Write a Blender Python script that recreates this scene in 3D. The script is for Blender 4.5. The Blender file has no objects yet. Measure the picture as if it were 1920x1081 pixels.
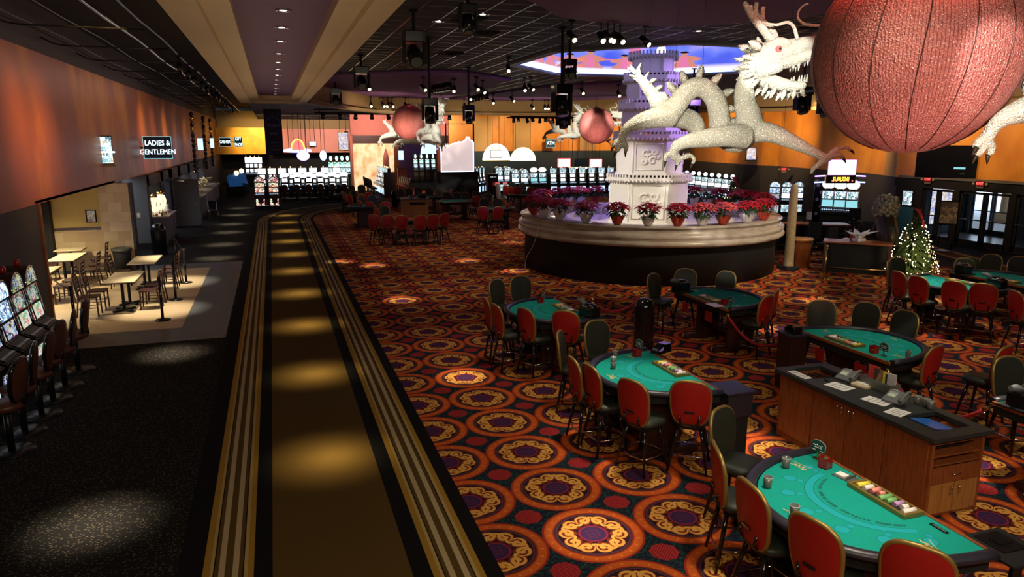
import bpy, bmesh, math, random
from mathutils import Vector, Matrix, geometry
random.seed(7)
SC = bpy.context.scene
COL = SC.collection
PI = math.pi
# ---------------------------------------------------------------- camera
F, CX, CY, EYE = 1350.0, 960.0, 540.5, 4.0
PITCH, YAW = math.radians(11.656), math.radians(18.155)
cd = bpy.data.cameras.new('camera'); cam = bpy.data.objects.new('camera', cd); COL.objects.link(cam)
cd.sensor_fit = 'HORIZONTAL'; cd.sensor_width = 36.0; cd.lens = F / 1920 * 36
cd.clip_start = 0.05; cd.clip_end = 300
cam.location = (0, 0, EYE); cam.rotation_euler = (PI/2 - PITCH, 0, -YAW)
SC.camera = cam
VF = Vector((math.sin(YAW)*math.cos(PITCH), math.cos(YAW)*math.cos(PITCH), -math.sin(PITCH)))
VR = Vector((math.cos(YAW), -math.sin(YAW), 0)); VU = VR.cross(VF)
def ray(x, y): return VF + VR*((x-CX)/F) - VU*((y-CY)/F)
def P(x, y, z=0.0):                       # a measured point at a known height
    d = ray(x, y); return Vector((0, 0, EYE)) + d*((z-EYE)/d.z)
def PD(x, y, depth): return Vector((0, 0, EYE)) + ray(x, y)*depth
# ---------------------------------------------------------------- world, exposure
W = bpy.data.worlds.new('world'); SC.world = W; W.use_nodes = True
W.node_tree.nodes['Background'].inputs[0].default_value = (0.72, 0.82, 1.0, 1)
W.node_tree.nodes['Background'].inputs[1].default_value = 3.5
vs = SC.view_settings
SC.display_settings.display_device = 'sRGB'
vs.view_transform = 'Standard'; vs.look = 'None'; vs.exposure = 0.0; vs.gamma = 1.0
try: vs.use_curve_mapping = False
except Exception: pass
cy = SC.cycles
cy.max_bounces = 5; cy.diffuse_bounces = 3; cy.glossy_bounces = 3; cy.transmission_bounces = 4; cy.transparent_max_bounces = 6
cy.caustics_reflective = False; cy.caustics_refractive = False; cy.sample_clamp_indirect = 4.0; cy.sample_clamp_direct = 30.0
cy.use_denoising = True
try: cy.use_light_tree = True
except Exception: pass
# ---------------------------------------------------------------- lights
def spot(loc, target, watts, deg, col=(1, .82, .58), blend=.6, size=.08):
    l = bpy.data.lights.new('spot', 'SPOT'); o = bpy.data.objects.new('spot_lamp', l); COL.objects.link(o)
    l.energy = watts; l.spot_size = math.radians(deg); l.spot_blend = blend; l.color = col; l.shadow_soft_size = size
    o.location = loc; o.rotation_euler = (Vector(target)-Vector(loc)).to_track_quat('-Z', 'Y').to_euler()
    return o
def area(loc, target, watts, sx, sy, col=(1, .85, .65)):
    l = bpy.data.lights.new('area', 'AREA'); o = bpy.data.objects.new('area_lamp', l); COL.objects.link(o)
    l.shape = 'RECTANGLE'; l.size = sx; l.size_y = sy; l.energy = watts; l.color = col
    o.location = loc; o.rotation_euler = (Vector(target)-Vector(loc)).to_track_quat('-Z', 'Y').to_euler()
    return o
def point(loc, watts, col=(1, .85, .65), size=.1):
    l = bpy.data.lights.new('point', 'POINT'); o = bpy.data.objects.new('point_lamp', l); COL.objects.link(o)
    l.energy = watts; l.color = col; l.shadow_soft_size = size; o.location = loc
    return o
CTR = Vector((11.6, 21.1, 0))             # centre of the round planter, tower and ceiling screen
WARM, WHITE, AMBER, PURPLE = (1, .80, .52), (1, .95, .85), (1, .62, .25), (.45, .25, 1)
AISLE_Y = [8.93 + 3.53*i for i in range(10)]
for y in AISLE_Y:
    spot((.45, y, 5.46), (.45, y, 0), 1500, 19, (1, .78, .38), 1.0, .22); spot((.5, y, 5.46), (.5, y, 0), 2600, 9, (1, .80, .40), 1.0, .25)
for y in (8.05, 14.6, 26.5, 30.0, 34.0, 37.3, 41.8, 46): spot((-2.0, y, 6.0), (-2.05, y, 0), 6500 if y < 20 else 5200, 12 if y < 20 else 14, (1, .84, .60), 1.0, .3)
for y in (18.6, 22.2): spot((-2.6, y, 6.0), (-2.8, y, 0), 3300, 24, (1, .86, .62), 1.0, .05)
POOLS = [(1112,1000),(868,705),(752,561),(700,497),(874,488),(662,455),(727,467),(962,508),(1530,563),(1318,695),(1095,660),(1455,620),
         (1030,735),(1390,735),(690,430),(960,455),(1040,480),(1740,560),(1860,890),(1900,620),(1400,830),(640,490)]
for q in POOLS:
    g = P(*q); spot((g.x, g.y, 6.3), g, 2500, 10, (1, .86, .66), 1.0, .12)
# broad house light over the pit, the aisle and the food court
for x, y, w in ((4.4, 4.6, 700), (4.4, 8.4, 750), (4.4, 12.2, 700), (8.8, 5.2, 650), (9.0, 8.7, 800), (8.8, 12, 700), (13.2, 11.6, 800), (16, 11.5, 700),
                (5, 19, 500), (5.5, 25, 560), (5, 30, 1300), (10, 29, 700), (9, 35, 1500), (15, 33, 700), (4.5, 38, 1300), (18.5, 18, 420)):
    spot((x, y, 6.3), (x, y, 0), w*.70, 70, (1, .85, .64), 1.0, .25)
for x, y in ((-6.2, 19.5), (-6.4, 23)): spot((x, y, 2.64), (x, y, 0), 650, 140, (1, .84, .52), .8, .15)
for x, y, w in ((4.3, 4.5, 900), (4.4, 8.2, 900), (4.5, 12.0, 900), (8.5, 12.0, 800), (8.7, 8.5, 900), (13.3, 11.6, 1100), (15.8, 11.7, 900), (6.8, 6.6, 350), (9.3, 5.4, 400), (5, 27.6, 3200), (4.2, 33.5, 3200), (9, 29.8, 3000), (8, 34, 3200), (6.2, 36.5, 2800), (12.5, 36, 2400)):
    spot((x, y, 6.3), (x, y, .9), w, 27 if y < 20 else 36, (1, .88, .68), 1.0, .2)
# added soft fill lamps above the camera, brightening podium and aisle
area((4.5, -1.2, 6.0), (6.0, 7.5, .4), 230, 4, .6, (1, .84, .64))
area((.4, -.8, 5.2), (.4, 9, 0), 170, 2, .5, (1, .80, .52))
# wall washers along the orange wall on the left, then added fill for the soffit
for y, w in ((16.4, 950), (18.0, 800), (31, 900), (34, 500), (37.5, 700), (41, 200), (46, 300), (53, 300), (60, 300)):
    spot((-2.6, y, 6.4), (-4.75, y+.8, 3.9), w, 42, (1, .52, .14), 1.0, .6)
area((-2.4, 22, 5.9), (-4.75, 22, 4.4), 90, 26, .3, (1, .62, .46))
for y in (9, 15, 21, 27): area((.2, y, 3.3), (.2, y, 9), 17, 1.6, 5, (1, .72, .45))  # added unseen lamps, in place of light bounced up to the soffit
# far walls
for x, y, tx, ty, w in ((24, 33, 29, 36, 2000), (26, 41, 30, 44, 1500), (22.5, 27, 26.3, 27.5, 1200), (21.5, 21.5, 25.2, 21.5, 800), (21.5, 17.5, 25.2, 17.5, 900)):
    spot((x, y, 5.6), (tx, ty, 3.9), w, 85, AMBER, 1.0, .2)
for x in (15, 18.5, 22, 25.5, 29): spot((x, 53, 5.6), (x, 57, 4.2), 1000, 75, AMBER, .9, .2)
spot((-1.4, 67, 5.6), (-1.4, 72, 4), 2600, 60, (1, .66, .2), 1, .2)
for x in (3, 7): spot((x, 66, 5.6), (x, 73, 4), 1600, 80, (1, .75, .6), 1, .2)
for x in (7.5, 12.5): spot((x, 54, 5.6), (x, 59.5, 4.8), 1800, 70, (1, .60, .48), 1, .2)
spot((10, 52, 5.6), (9.5, 55, 0), 1300, 60, (1, .45, .3), .8, .1)
for x, y in ((10, 37.6), (14, 37.5), (6, 36), (18, 35), (21, 28), (22.3, 21.5)): spot((x, y, 3.6), (x+(x-CTR.x)*.18, y+(y-CTR.y)*.18, 5.9), 330, 120, (1, .76, .46), 1, .2)
# the planter, its tower and the dragons
spot((3.6, 18.6, 6.2), (10.9, 20.5, 2.2), 2600, 24, (1, .93, .78), .5, .05)
spot((9.0, 10.0, 6.2), (11.2, 20.2, 2.0), 260, 20, (1, .93, .80), .6, .05)
spot((17.6, 15.0, 6.1), (12.6, 20.6, 4.9), 3600, 30, PURPLE, .7, .1)
spot((18.5, 14.5, 5.8), (12.9, 20.6, 2.6), 1500, 20, PURPLE, .7, .1)
spot((15.0, 28.5, 6.1), (12.5, 22.5, 1.4), 800, 60, PURPLE, .7, .1)
spot((8.0, 27.0, 6.1), (11.2, 22.5, 1.4), 600, 60, PURPLE, .7, .1)
spot((12.5, 12.0, 6.2), (11.6, 17.0, 1.5), 1500, 60, WARM, .8, .2)
spot((16.0, 14.0, 6.2), (14.6, 18.6, 1.8), 700, 40, WARM, .8, .1)
spot((17.0, 15.6, 6.2), (15.3, 18.5, 1.5), 500, 26, WARM, .8, .1)
spot((17.0, 4.0, 6.2), (16.5, 16.3, 1.0), 500, 20, (1, .86, .6), .8, .1)
area((2.5, 62, 5.7), (2.5, 75, 5.4), 200, 8, .4, (1, .80, .55))
area((34, 20, 9), (31, 20, 0), 3500, 8, 12, (.92, .96, 1))
# ---------------------------------------------------------------- node helper: arithmetic on sockets
class X:
    def __init__(s, nt, sock): s.nt, s.k = nt, sock
    def _op(s, op, *a):
        n = s.nt.nodes.new('ShaderNodeMath'); n.operation = op
        for i, v in enumerate((s,)+a):
            if isinstance(v, X): s.nt.links.new(v.k, n.inputs[i])
            else: n.inputs[i].default_value = float(v)
        return X(s.nt, n.outputs[0])
    def __add__(s, o): return s._op('ADD', o)
    def __sub__(s, o): return s._op('SUBTRACT', o)
    def __mul__(s, o): return s._op('MULTIPLY', o)
    def __truediv__(s, o): return s._op('DIVIDE', o)
    def fract(s): return s._op('FRACT')
    def floor(s): return s._op('FLOOR')
    def abs(s): return s._op('ABSOLUTE')
    def sqrt(s): return s._op('SQRT')
    def sin(s): return s._op('SINE')
    def atan2(s, o): return s._op('ARCTAN2', o)
    def gt(s, o): return s._op('GREATER_THAN', o)
    def lt(s, o): return s._op('LESS_THAN', o)
    def mx(s, o): return s._op('MAXIMUM', o)
    def mn(s, o): return s._op('MINIMUM', o)
    def band(s, a, b): return s.gt(a) * s.lt(b)
class Mat:
    """a Principled material being built"""
    def __init__(s, name, col=(.5, .5, .5), rough=.6, metal=0.0, spec=.4, emit=None, strength=0.0, coat=0.0):
        s.m = bpy.data.materials.new(name); s.m.use_nodes = True; s.nt = s.m.node_tree
        s.b = s.nt.nodes['Principled BSDF']
        s.b.inputs['Base Color'].default_value = (*col, 1); s.b.inputs['Roughness'].default_value = rough
        s.b.inputs['Metallic'].default_value = metal; s.b.inputs['Specular IOR Level'].default_value = spec
        s.b.inputs['Coat Weight'].default_value = coat
        if emit: s.b.inputs['Emission Color'].default_value = (*emit, 1); s.b.inputs['Emission Strength'].default_value = strength
        s.m.diffuse_color = (*col, 1)
    def co(s, kind='Object', scale=None):
        if not hasattr(s, 'tc'): s.tc = s.nt.nodes.new('ShaderNodeTexCoord')
        o = s.tc.outputs[kind]
        if scale:
            mp = s.nt.nodes.new('ShaderNodeMapping'); s.nt.links.new(o, mp.inputs[0]); mp.inputs['Scale'].default_value = scale
            o = mp.outputs[0]
        return o
    def xyz(s, kind='Object'):
        n = s.nt.nodes.new('ShaderNodeSeparateXYZ'); s.nt.links.new(s.co(kind), n.inputs[0])
        return [X(s.nt, o) for o in n.outputs]
    def noise(s, scale, detail=3, vec=None, out=0):
        n = s.nt.nodes.new('ShaderNodeTexNoise'); n.inputs['Scale'].default_value = scale; n.inputs['Detail'].default_value = detail
        s.nt.links.new(vec or s.co(), n.inputs['Vector']); return X(s.nt, n.outputs[out])
    def voro(s, scale, vec=None, out='Distance', feature='F1', rand=1.0):
        n = s.nt.nodes.new('ShaderNodeTexVoronoi'); n.inputs['Scale'].default_value = scale; n.feature = feature; n.inputs['Randomness'].default_value = rand
        s.nt.links.new(vec or s.co(), n.inputs['Vector']); return X(s.nt, n.outputs[out])
    def mix(s, fac, a, b):
        n = s.nt.nodes.new('ShaderNodeMix'); n.data_type = 'RGBA'
        for i, v in ((0, fac), (6, a), (7, b)):
            if isinstance(v, X): s.nt.links.new(v.k, n.inputs[i])
            elif hasattr(v, 'node'): s.nt.links.new(v, n.inputs[i])
            elif isinstance(v, tuple): n.inputs[i].default_value = (*v, 1)
            else: n.inputs[i].default_value = v
        return n.outputs[2]
    def ramp(s, fac, stops):
        n = s.nt.nodes.new('ShaderNodeValToRGB'); e = n.color_ramp.elements
        while len(e) < len(stops): e.new(.5)
        for el, (p, c) in zip(e, stops): el.position = p; el.color = (*c, 1)
        s.nt.links.new(fac.k, n.inputs[0]); return n.outputs[0]
    def base(s, sock): s.nt.links.new(sock, s.b.inputs['Base Color']); return s
    def emis(s, sock, strength): s.nt.links.new(sock, s.b.inputs['Emission Color']); s.b.inputs['Emission Strength'].default_value = strength; return s
    def bump(s, h, strength=.3, dist=.01):
        n = s.nt.nodes.new('ShaderNodeBump'); n.inputs['Strength'].default_value = strength; n.inputs['Distance'].default_value = dist
        s.nt.links.new(h.k, n.inputs['Height']); s.nt.links.new(n.outputs[0], s.b.inputs['Normal']); return s
    def quiet(s):
        try: s.m.cycles.emission_sampling = 'NONE'
        except Exception: pass
        return s
M = {}
def simple(name, col, rough=.6, metal=0.0, vary=.12, scale=6, **k):
    t = Mat(name, col, rough, metal, **k)
    f = t.noise(scale)
    t.base(t.mix(f, tuple(c*(1-vary) for c in col), tuple(min(1, c*(1+vary)) for c in col)))
    M[name] = t.m; return t
def glow(name, col, strength, quiet=False):
    t = Mat(name, tuple(c*.5 for c in col), .3)
    f = t.noise(9, 2)
    t.emis(t.mix(f, tuple(c*.8 for c in col), col), strength)
    if quiet: t.quiet()
    M[name] = t.m; return t
def screen(name, cols, strength, scale=7.0, stretch=(1, 1, 1), white=True):
    """a lit game screen: a mosaic of coloured picture cells"""
    t = Mat(name, (.02, .02, .02), .25)
    v = t.co(scale=stretch)
    c = t.voro(scale, v, 'Color')
    h = t.nt.nodes.new('ShaderNodeSeparateColor'); t.nt.links.new(c.k, h.inputs[0])
    n = len(cols); stops = [(i/n, cc) for i, cc in enumerate(cols)]
    r = t.ramp(X(t.nt, h.outputs[0]), stops); r.node.color_ramp.interpolation = 'CONSTANT'
    f = t.noise(scale*2.2, 2, v)
    t.emis(t.mix(f.band(.56, .9), r, (1, 1, 1) if white else cols[0]), strength)
    M[name] = t.m; return t
# fabrics, metals, woods
simple('black_gloss', (.008, .008, .009), .18, vary=.3, coat=.4)
simple('black_matte', (.006, .006, .007), .8, vary=.3)
simple('dark_metal', (.02, .02, .022), .35, .7)
simple('chrome', (.72, .72, .74), .12, 1.0, vary=.04)
simple('brass', (.55, .38, .14), .25, 1.0, vary=.1)
simple('trim_gold', (.30, .20, .055), .38, .55, vary=.12)
simple('red_vinyl', (.32, .010, .008), .45, vary=.10, scale=14)
simple('olive_vinyl', (.018, .022, .016), .5, vary=.2, scale=20)
simple('brown_vinyl', (.075, .022, .014), .45, vary=.15)
simple('rail_vinyl', (.022, .020, .032), .38, vary=.2)
simple('dark_wood', (.035, .010, .006), .4, vary=.25)
simple('grey_plastic', (.13, .14, .15), .45)
simple('grey_plastic_light', (.30, .31, .32), .45)
simple('paper', (.75, .75, .74), .8, vary=.04)
simple('slate_paint', (.035, .036, .046), .7)
simple('grey_paint', (.115, .115, .115), .7)
simple('cream', (.62, .50, .32), .6, vary=.05, scale=2)
simple('beige_paint', (.36, .235, .105), .65, vary=.05, scale=1.5)
simple('purple_paint', (.13, .045, .15), .6, vary=.08, scale=1.5)
simple('purple_dark', (.17, .07, .22), .7, vary=.1, scale=1.5)
simple('pink_paint', (.62, .25, .20), .7, vary=.06, scale=1.2)
simple('ceiling_black', (.006, .006, .007), .85)
simple('blue_wall', (.014, .035, .055), .7)
simple('teal_paint', (.03, .15, .20), .6)
simple('leaf_green', (.03, .07, .025), .55, vary=.4, scale=30)
simple('poinsettia_red', (.42, .010, .020), .55, vary=.35, scale=30)
simple('poinsettia_pink', (.75, .10, .10), .55, vary=.3, scale=30)
simple('poinsettia_cream', (.62, .55, .28), .55, vary=.3, scale=30)
simple('foil_red', (.45, .06, .04), .28, .5)
simple('foil_white', (.72, .70, .74), .3, .3)
simple('soil', (.03, .02, .015), .95)
simple('pine_green', (.05, .085, .022), .7, vary=.5, scale=25)
simple('red_acrylic', (.25, .008, .012), .12, vary=.15, coat=.5)
simple('smoke_acrylic', (.10, .11, .10), .15, vary=.2, coat=.4)
simple('velvet_rope', (.28, .008, .015), .7, vary=.25, scale=40)
simple('table_laminate', (.62, .52, .33), .4, vary=.06)
simple('stone_column', (.30, .22, .13), .6, vary=.35, scale=9)
simple('bronze', (.035, .026, .016), .42, .5, vary=.5, scale=18)
simple('bronze_light', (.15, .13, .095), .5, .3, vary=.5, scale=30)
simple('sign_green', (.012, .085, .068), .4)
simple('gold_print', (.62, .45, .14), .6)
simple('snow', (.80, .82, .85), .8, vary=.05)
simple('tower_white', (.70, .66, .60), .6, vary=.06, scale=3)
def wood(name, a, b, sc=(1.2, 1.2, 9)):
    t = Mat(name, a, .38, coat=.15)
    v = t.co(scale=(9, 9, 1.1)); f = t.noise(3.0, 5, v)
    t.base(t.ramp(f, [(.3, a), (.55, b), (.75, a)])); M[name] = t.m
wood('cherry_wood', (.16, .040, .012), (.27, .078, .022))
wood('oak_wood', (.30, .12, .03), (.42, .19, .05))
t = simple('marble', (.40, .32, .27), .25, vary=.05, coat=.25); f = t.noise(1.6, 8, t.co(scale=(1, 1, 3)))
t.base(t.ramp(f, [(.3, (.30, .25, .22)), (.48, (.42, .36, .32)), (.62, (.50, .45, .40)), (.8, (.38, .32, .28))]))
# felt with a fine nap
t = Mat('felt_teal', (.0, .24, .19), .9, spec=.1); f = t.noise(90, 2)
t.base(t.mix(f, (.004, .23, .185), (.010, .32, .26))); M['felt_teal'] = t.m
t = Mat('felt_red', (.4, .05, .03), .9, spec=.1); f = t.noise(90, 2); t.base(t.mix(f, (.42, .06, .035), (.5, .09, .05))); M['felt_red'] = t.m
simple('felt_blue_print', (.0, .30, .34), .9, vary=.05)
simple('felt_dark_print', (.0, .10, .09), .9, vary=.05)
# crystal bead strings: rows of small beads with glints painted into their colour
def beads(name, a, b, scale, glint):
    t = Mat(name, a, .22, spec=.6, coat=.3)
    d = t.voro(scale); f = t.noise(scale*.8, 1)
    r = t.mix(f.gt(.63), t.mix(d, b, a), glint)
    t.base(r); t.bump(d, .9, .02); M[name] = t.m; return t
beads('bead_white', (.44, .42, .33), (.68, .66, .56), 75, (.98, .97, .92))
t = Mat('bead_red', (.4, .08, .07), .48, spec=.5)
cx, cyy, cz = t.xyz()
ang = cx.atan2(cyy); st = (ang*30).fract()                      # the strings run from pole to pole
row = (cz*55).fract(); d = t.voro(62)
gl = t.noise(95, 1).gt(.69)  # pale specks, glints put into the base colour
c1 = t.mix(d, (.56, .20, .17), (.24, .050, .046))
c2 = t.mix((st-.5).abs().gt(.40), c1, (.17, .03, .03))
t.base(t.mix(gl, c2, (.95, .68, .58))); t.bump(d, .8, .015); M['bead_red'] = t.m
# walls
def streak(name, stops, sc=(.9, .9, .22), rough=.45):
    t = Mat(name, stops[0][1], rough); f = t.noise(1.3, 5, t.co(scale=sc)); t.base(t.ramp(f, stops))
    t.bump(t.noise(14, 3, t.co(scale=(1, 1, .15))), .08, .01); M[name] = t.m
streak('orange_wall', [(.34, (.25, .068, .040)), (.50, (.31, .085, .038)), (.60, (.47, .17, .028)), (.75, (.62, .27, .035))], (.75, .5, .20))  # golden tones stand in for patches of light thrown on the wall
streak('amber_wall', [(.25, (.42, .15, .03)), (.5, (.55, .22, .035)), (.75, (.68, .30, .05))], (.7, .7, .5))
streak('gold_wall', [(.25, (.62, .28, .03)), (.5, (.75, .38, .04)), (.75, (.85, .48, .07))], (1, 1, 1))
streak('yellow_wall', [(.3, (.48, .34, .10)), (.7, (.58, .43, .15))], (1, 1, 1), .7)
t = Mat('travertine', (.5, .36, .2), .5)
br = t.nt.nodes.new('ShaderNodeTexBrick'); mp = t.nt.nodes.new('ShaderNodeMapping'); t.nt.links.new(t.co(), mp.inputs[0])
mp.inputs['Rotation'].default_value = (PI/2, 0, 0); t.nt.links.new(mp.outputs[0], br.inputs['Vector'])
for k, v in (('Color1', (.56, .43, .25, 1)), ('Color2', (.40, .28, .14, 1)), ('Mortar', (.36, .26, .14, 1))): br.inputs[k].default_value = v
br.inputs['Scale'].default_value = 1.0; br.inputs['Brick Width'].default_value = .38; br.inputs['Row Height'].default_value = .30; br.inputs['Mortar Size'].default_value = .004
t.base(br.outputs['Color']); M['travertine'] = t.m
t = Mat('floor_tile_beige', (.5, .38, .24), .4)
x, y, z = t.xyz(); gx, gy = (x/.33).fract(), (y/.33).fract(); ln = gx.lt(.015).mx(gy.lt(.015)); f = t.noise(3, 4)
t.base(t.mix(ln, t.mix(f, (.44, .33, .20), (.56, .43, .27)), (.36, .27, .16))); M['floor_tile_beige'] = t.m
t = Mat('floor_tile_grey', (.1, .11, .12), .35)
x, y, z = t.xyz(); gx, gy = (x/.33).fract(), (y/.33).fract(); ln = gx.lt(.015).mx(gy.lt(.015)); f = t.noise(3, 4)
t.base(t.mix(ln, t.mix(f, (.085, .092, .098), (.12, .128, .135)), (.06, .065, .07))); M['floor_tile_grey'] = t.m
# black ceiling tiles in a shiny metal grid
t = Mat('ceiling_tile', (.012, .011, .012), .5)
x, y, z = t.xyz(); gx, gy = ((x-.3)/.61).fract(), (y/.61).fract(); ln = gx.lt(.045).mx(gy.lt(.03)); f = t.noise(30, 2)
t.base(t.mix(ln, t.mix(f, (.009, .008, .009), (.016, .014, .015)), (.30, .28, .26)))
mr = t.mix(ln, (.7, .7, .7), (.22, .22, .22)); t.nt.links.new(mr, t.b.inputs['Roughness'])
t.nt.links.new((ln*.8).k, t.b.inputs['Metallic']); M['ceiling_tile'] = t.m
# carpets
def pile(t, a=.25): t.bump(t.noise(240, 2), a, .004)
t = Mat('carpet_dark', (.01, .01, .01), .95, spec=.1)
v = t.co(scale=(1, 1.8, 1)); d = t.voro(26, v); f = t.noise(1.2, 2)
t.base(t.mix(d.lt(.27), (.0095, .0090, .0085), (.105, .085, .062))); pile(t); M['carpet_dark'] = t.m
def carpet(name, a, b):
    t = Mat(name, a, .95, spec=.1); t.base(t.mix(t.noise(130, 2), a, b)); pile(t); M[name] = t.m
carpet('carpet_black', (.004, .004, .005), (.009, .008, .009))
carpet('carpet_brown', (.060, .034, .008), (.115, .070, .018))
carpet('carpet_gold', (.26, .145, .020), (.34, .20, .032))
carpet('carpet_tan', (.36, .245, .085), (.43, .30, .11))
carpet('carpet_cream', (.36, .28, .15), (.44, .35, .20))
carpet('carpet_redplain', (.40, .035, .02), (.5, .06, .03))
# medallion carpet: round scroll medallions on a square grid, red knots between them
t = Mat('carpet_medallion', (.2, .03, .02), .95, spec=.1)
x, y, z = t.xyz(); PT = 1.055
ax, ay = (x-2.92)/PT, (y-6.20)/PT
u, w = (ax+.5).fract()-.5, (ay+.5).fract()-.5
r = (u*u+w*w).sqrt()*2.0; th = u.atan2(w)
wob = t.noise(26, 2)-.5; r2 = r+wob*.02
K = 10
a = (th*(K/(2*PI))+.5).fract()-.5
odd = ((th*(K/(4*PI))+.25).fract().gt(.5))*2.0-1.0
lx, ly = a*(2*PI/K)*.56*odd, r2-.505
rho = (lx*lx+ly*ly).sqrt(); ph = ly.atan2(lx)
spiral = (ph/(2*PI)+rho*7.0).fract()
scroll = spiral.lt(.64)*rho.lt(.172)*rho.gt(.012)
link = (r2-.50-(th*5).sin()*.115).abs().lt(.034)
yel = scroll.mx(link)*r2.band(.315, .70)
halo = rho.lt(.19)*r2.band(.315, .71)
c = (.012, .013, .028)
vine = t.noise(24, 2)
bgd = t.mix(vine.band(.54, .62), (.010, .011, .026), (.014, .062, .034))
kx, ky = ax.fract()-.5, ay.fract()-.5
kd = kx.abs()+ky.abs()
kp = (((kx+ky)*95).sin()*((kx-ky)*95).sin()).abs()
knot = t.mix(kp.lt(.22), (.17, .010, .016), (.42, .040, .035))
bgd = t.mix(kd.lt(.19)*(kx.abs().mx(ky.abs()).lt(.135)), bgd, knot)
med = t.mix(r.lt(1.01), bgd, (.26, .026, .012))                        # dark red edge
med = t.mix(r.band(.80, .965), med, t.mix(((th*22).sin()).gt(.82)*r.band(.85, .91), (.47, .085, .014), (.58, .17, .03)))
med = t.mix(r.band(.765, .80), med, (.20, .02, .012))
med = t.mix(r.lt(.765), med, (.028, .026, .016))
med = t.mix(r.band(.715, .735), med, (.12, .022, .085))
med = t.mix(r.lt(.70), med, (.022, .006, .012))
med = t.mix(halo, med, (.15, .022, .010))
med = t.mix(yel, med, t.mix(t.noise(9, 2), (.52, .23, .035), (.64, .36, .085)))
med = t.mix(r.lt(.31), med, (.10, .010, .016))
med = t.mix(r.lt(.285), med, (.21, .02, .045))
med = t.mix(r.lt(.255), med, (.040, .016, .065))
em = ((u*60).sin().abs().lt(.3)).mx((w*60).sin().abs().lt(.3))
med = t.mix(r.lt(.17)*em, med, (.085, .022, .05))
t.base(med); pile(t, .2); M['carpet_medallion'] = t.m
# lit things
glow('lamp_warm', (1, .82, .5), 7, True); glow('lamp_white', (1, .95, .88), 5, True); glow('bulb_white', (1, .80, .42), 9, True); glow('candle', (1, .72, .38), 3.0, True); glow('lantern_glow', (1, .80, .50), 1.5, True)
glow('screen_white', (.95, .97, 1), 2.0); glow('screen_blue', (.50, .72, 1), 1.8); glow('screen_teal', (.30, .72, .80), 1.1); glow('sign_red', (1, .10, .09), 3.2)
glow('sign_letter', (.80, .95, 1), 2.6, True); glow('panel_white', (.92, .74, .74), .78); glow('panel_edge', (.7, .82, 1), 3.0, True); glow('amber_text', (1, .55, .05), 5, True)
glow('neon_purple', (.45, .25, 1), 6, True); glow('neon_blue', (.25, .35, 1), 6, True); glow('outdoor_glow', (.9, .96, 1), 2.4); glow('blue_screen', (.02, .10, .32), .35); glow('lcd', (.50, .58, .38), .35, True)
screen('reel_white', [(1, 1, 1), (.75, .9, 1), (1, .8, .8), (.9, 1, .95), (.6, .75, 1)], 2.0, 9)
screen('glass_reels', [(.02, .05, .12), (.3, .55, .9), (.85, .95, 1), (.9, .75, .35), (.02, .04, .1), (.4, .1, .5)], .65, 13)
screen('reel_green', [(.02, .12, .05), (.1, .9, .4), (.7, 1, .8), (.02, .2, .1), (.1, .5, .9)], 2.6, 8)
screen('glass_arcade', [(.02, .06, .03), (.65, .55, .12), (.1, .42, .22), (.05, .12, .3), (.75, .75, .6), (.5, .04, .03)], .6, 14)
screen('glass_card', [(.85, .9, .8), (.9, .75, .45), (.9, .2, .12), (.25, .6, .35), (.9, .88, .8)], .75, 13)
screen('glass_blue', [(.05, .1, .25), (.25, .55, .9), (.8, .95, 1), (.1, .25, .45), (.6, .8, 1)], 1.1, 12)
screen('glass_red', [(.4, .03, .02), (.9, .25, .08), (1, .7, .4), (.15, .3, .08), (.25, .03, .02), (.06, .02, .01)], 1.3, 11)
screen('glass_teal', [(.3, .6, .7), (.8, .95, 1), (.2, .45, .5), (.9, 1, 1), (.05, .12, .2), (.1, .2, .25)], 1.1, 10)
screen('tv_mix', [(.2, .5, .55), (.6, .8, .8), (.1, .2, .25), (.7, .5, .3), (.85, .95, .95)], 1.3, 9)
screen('poster_mix', [(.55, .5, .7), (.8, .55, .45), (.9, .85, .9), (.4, .4, .75)], .9, 6)
screen('picture_mix', [(.28, .14, .05), (.45, .30, .12), (.6, .5, .3), (.2, .07, .03)], .30, 9, (1, 1, 1), False)  # framed print given its own faint glow in place of room light
screen('poster_brown', [(.05, .02, .01), (.2, .08, .02), (.25, .12, .03), (.08, .02, .01)], .30, 8, (1, 1, 1), False)  # printed poster and slip also glow a little, though neither is a lamp
# light panel with a flame and foliage picture
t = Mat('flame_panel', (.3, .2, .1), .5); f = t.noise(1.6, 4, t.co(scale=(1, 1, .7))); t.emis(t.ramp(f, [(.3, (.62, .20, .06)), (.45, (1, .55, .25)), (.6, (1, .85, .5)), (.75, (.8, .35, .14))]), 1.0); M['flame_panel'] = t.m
# mural on the walls of the ceiling recess: pale sky, clouds and pink bands
t = Mat('mural', (.1, .1, .2), .5); x, y, z = t.xyz()
n1 = t.noise(.55, 3, t.co(scale=(1, 1, 2.2)))
sky = t.ramp(n1, [(.34, (.06, .10, .72)), (.48, (.16, .22, .85)), (.56, (.42, .32, .85)), (.63, (.85, .70, .95)), (.74, (.70, .22, .48))])
low = (z-6.42)/.8
sky = t.mix((low*-5.0+1.5).mx(0.0), sky, (1, .90, 1)); t.emis(sky, 1.15); M['mural'] = t.m
glow('mural_figure', (.80, .30, .22), .9, True); glow('mural_pink', (.85, .22, .42), 1.0, True); glow('mural_white', (1, .95, 1), 1.6, True)
t = Mat('glass', (.85, .93, .95), .03); t.b.inputs['Transmission Weight'].default_value = 1.0; t.b.inputs['IOR'].default_value = 1.02
t.base(t.mix(t.noise(2, 1), (.80, .88, .92), (.86, .94, .96))); M['glass'] = t.m
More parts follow.
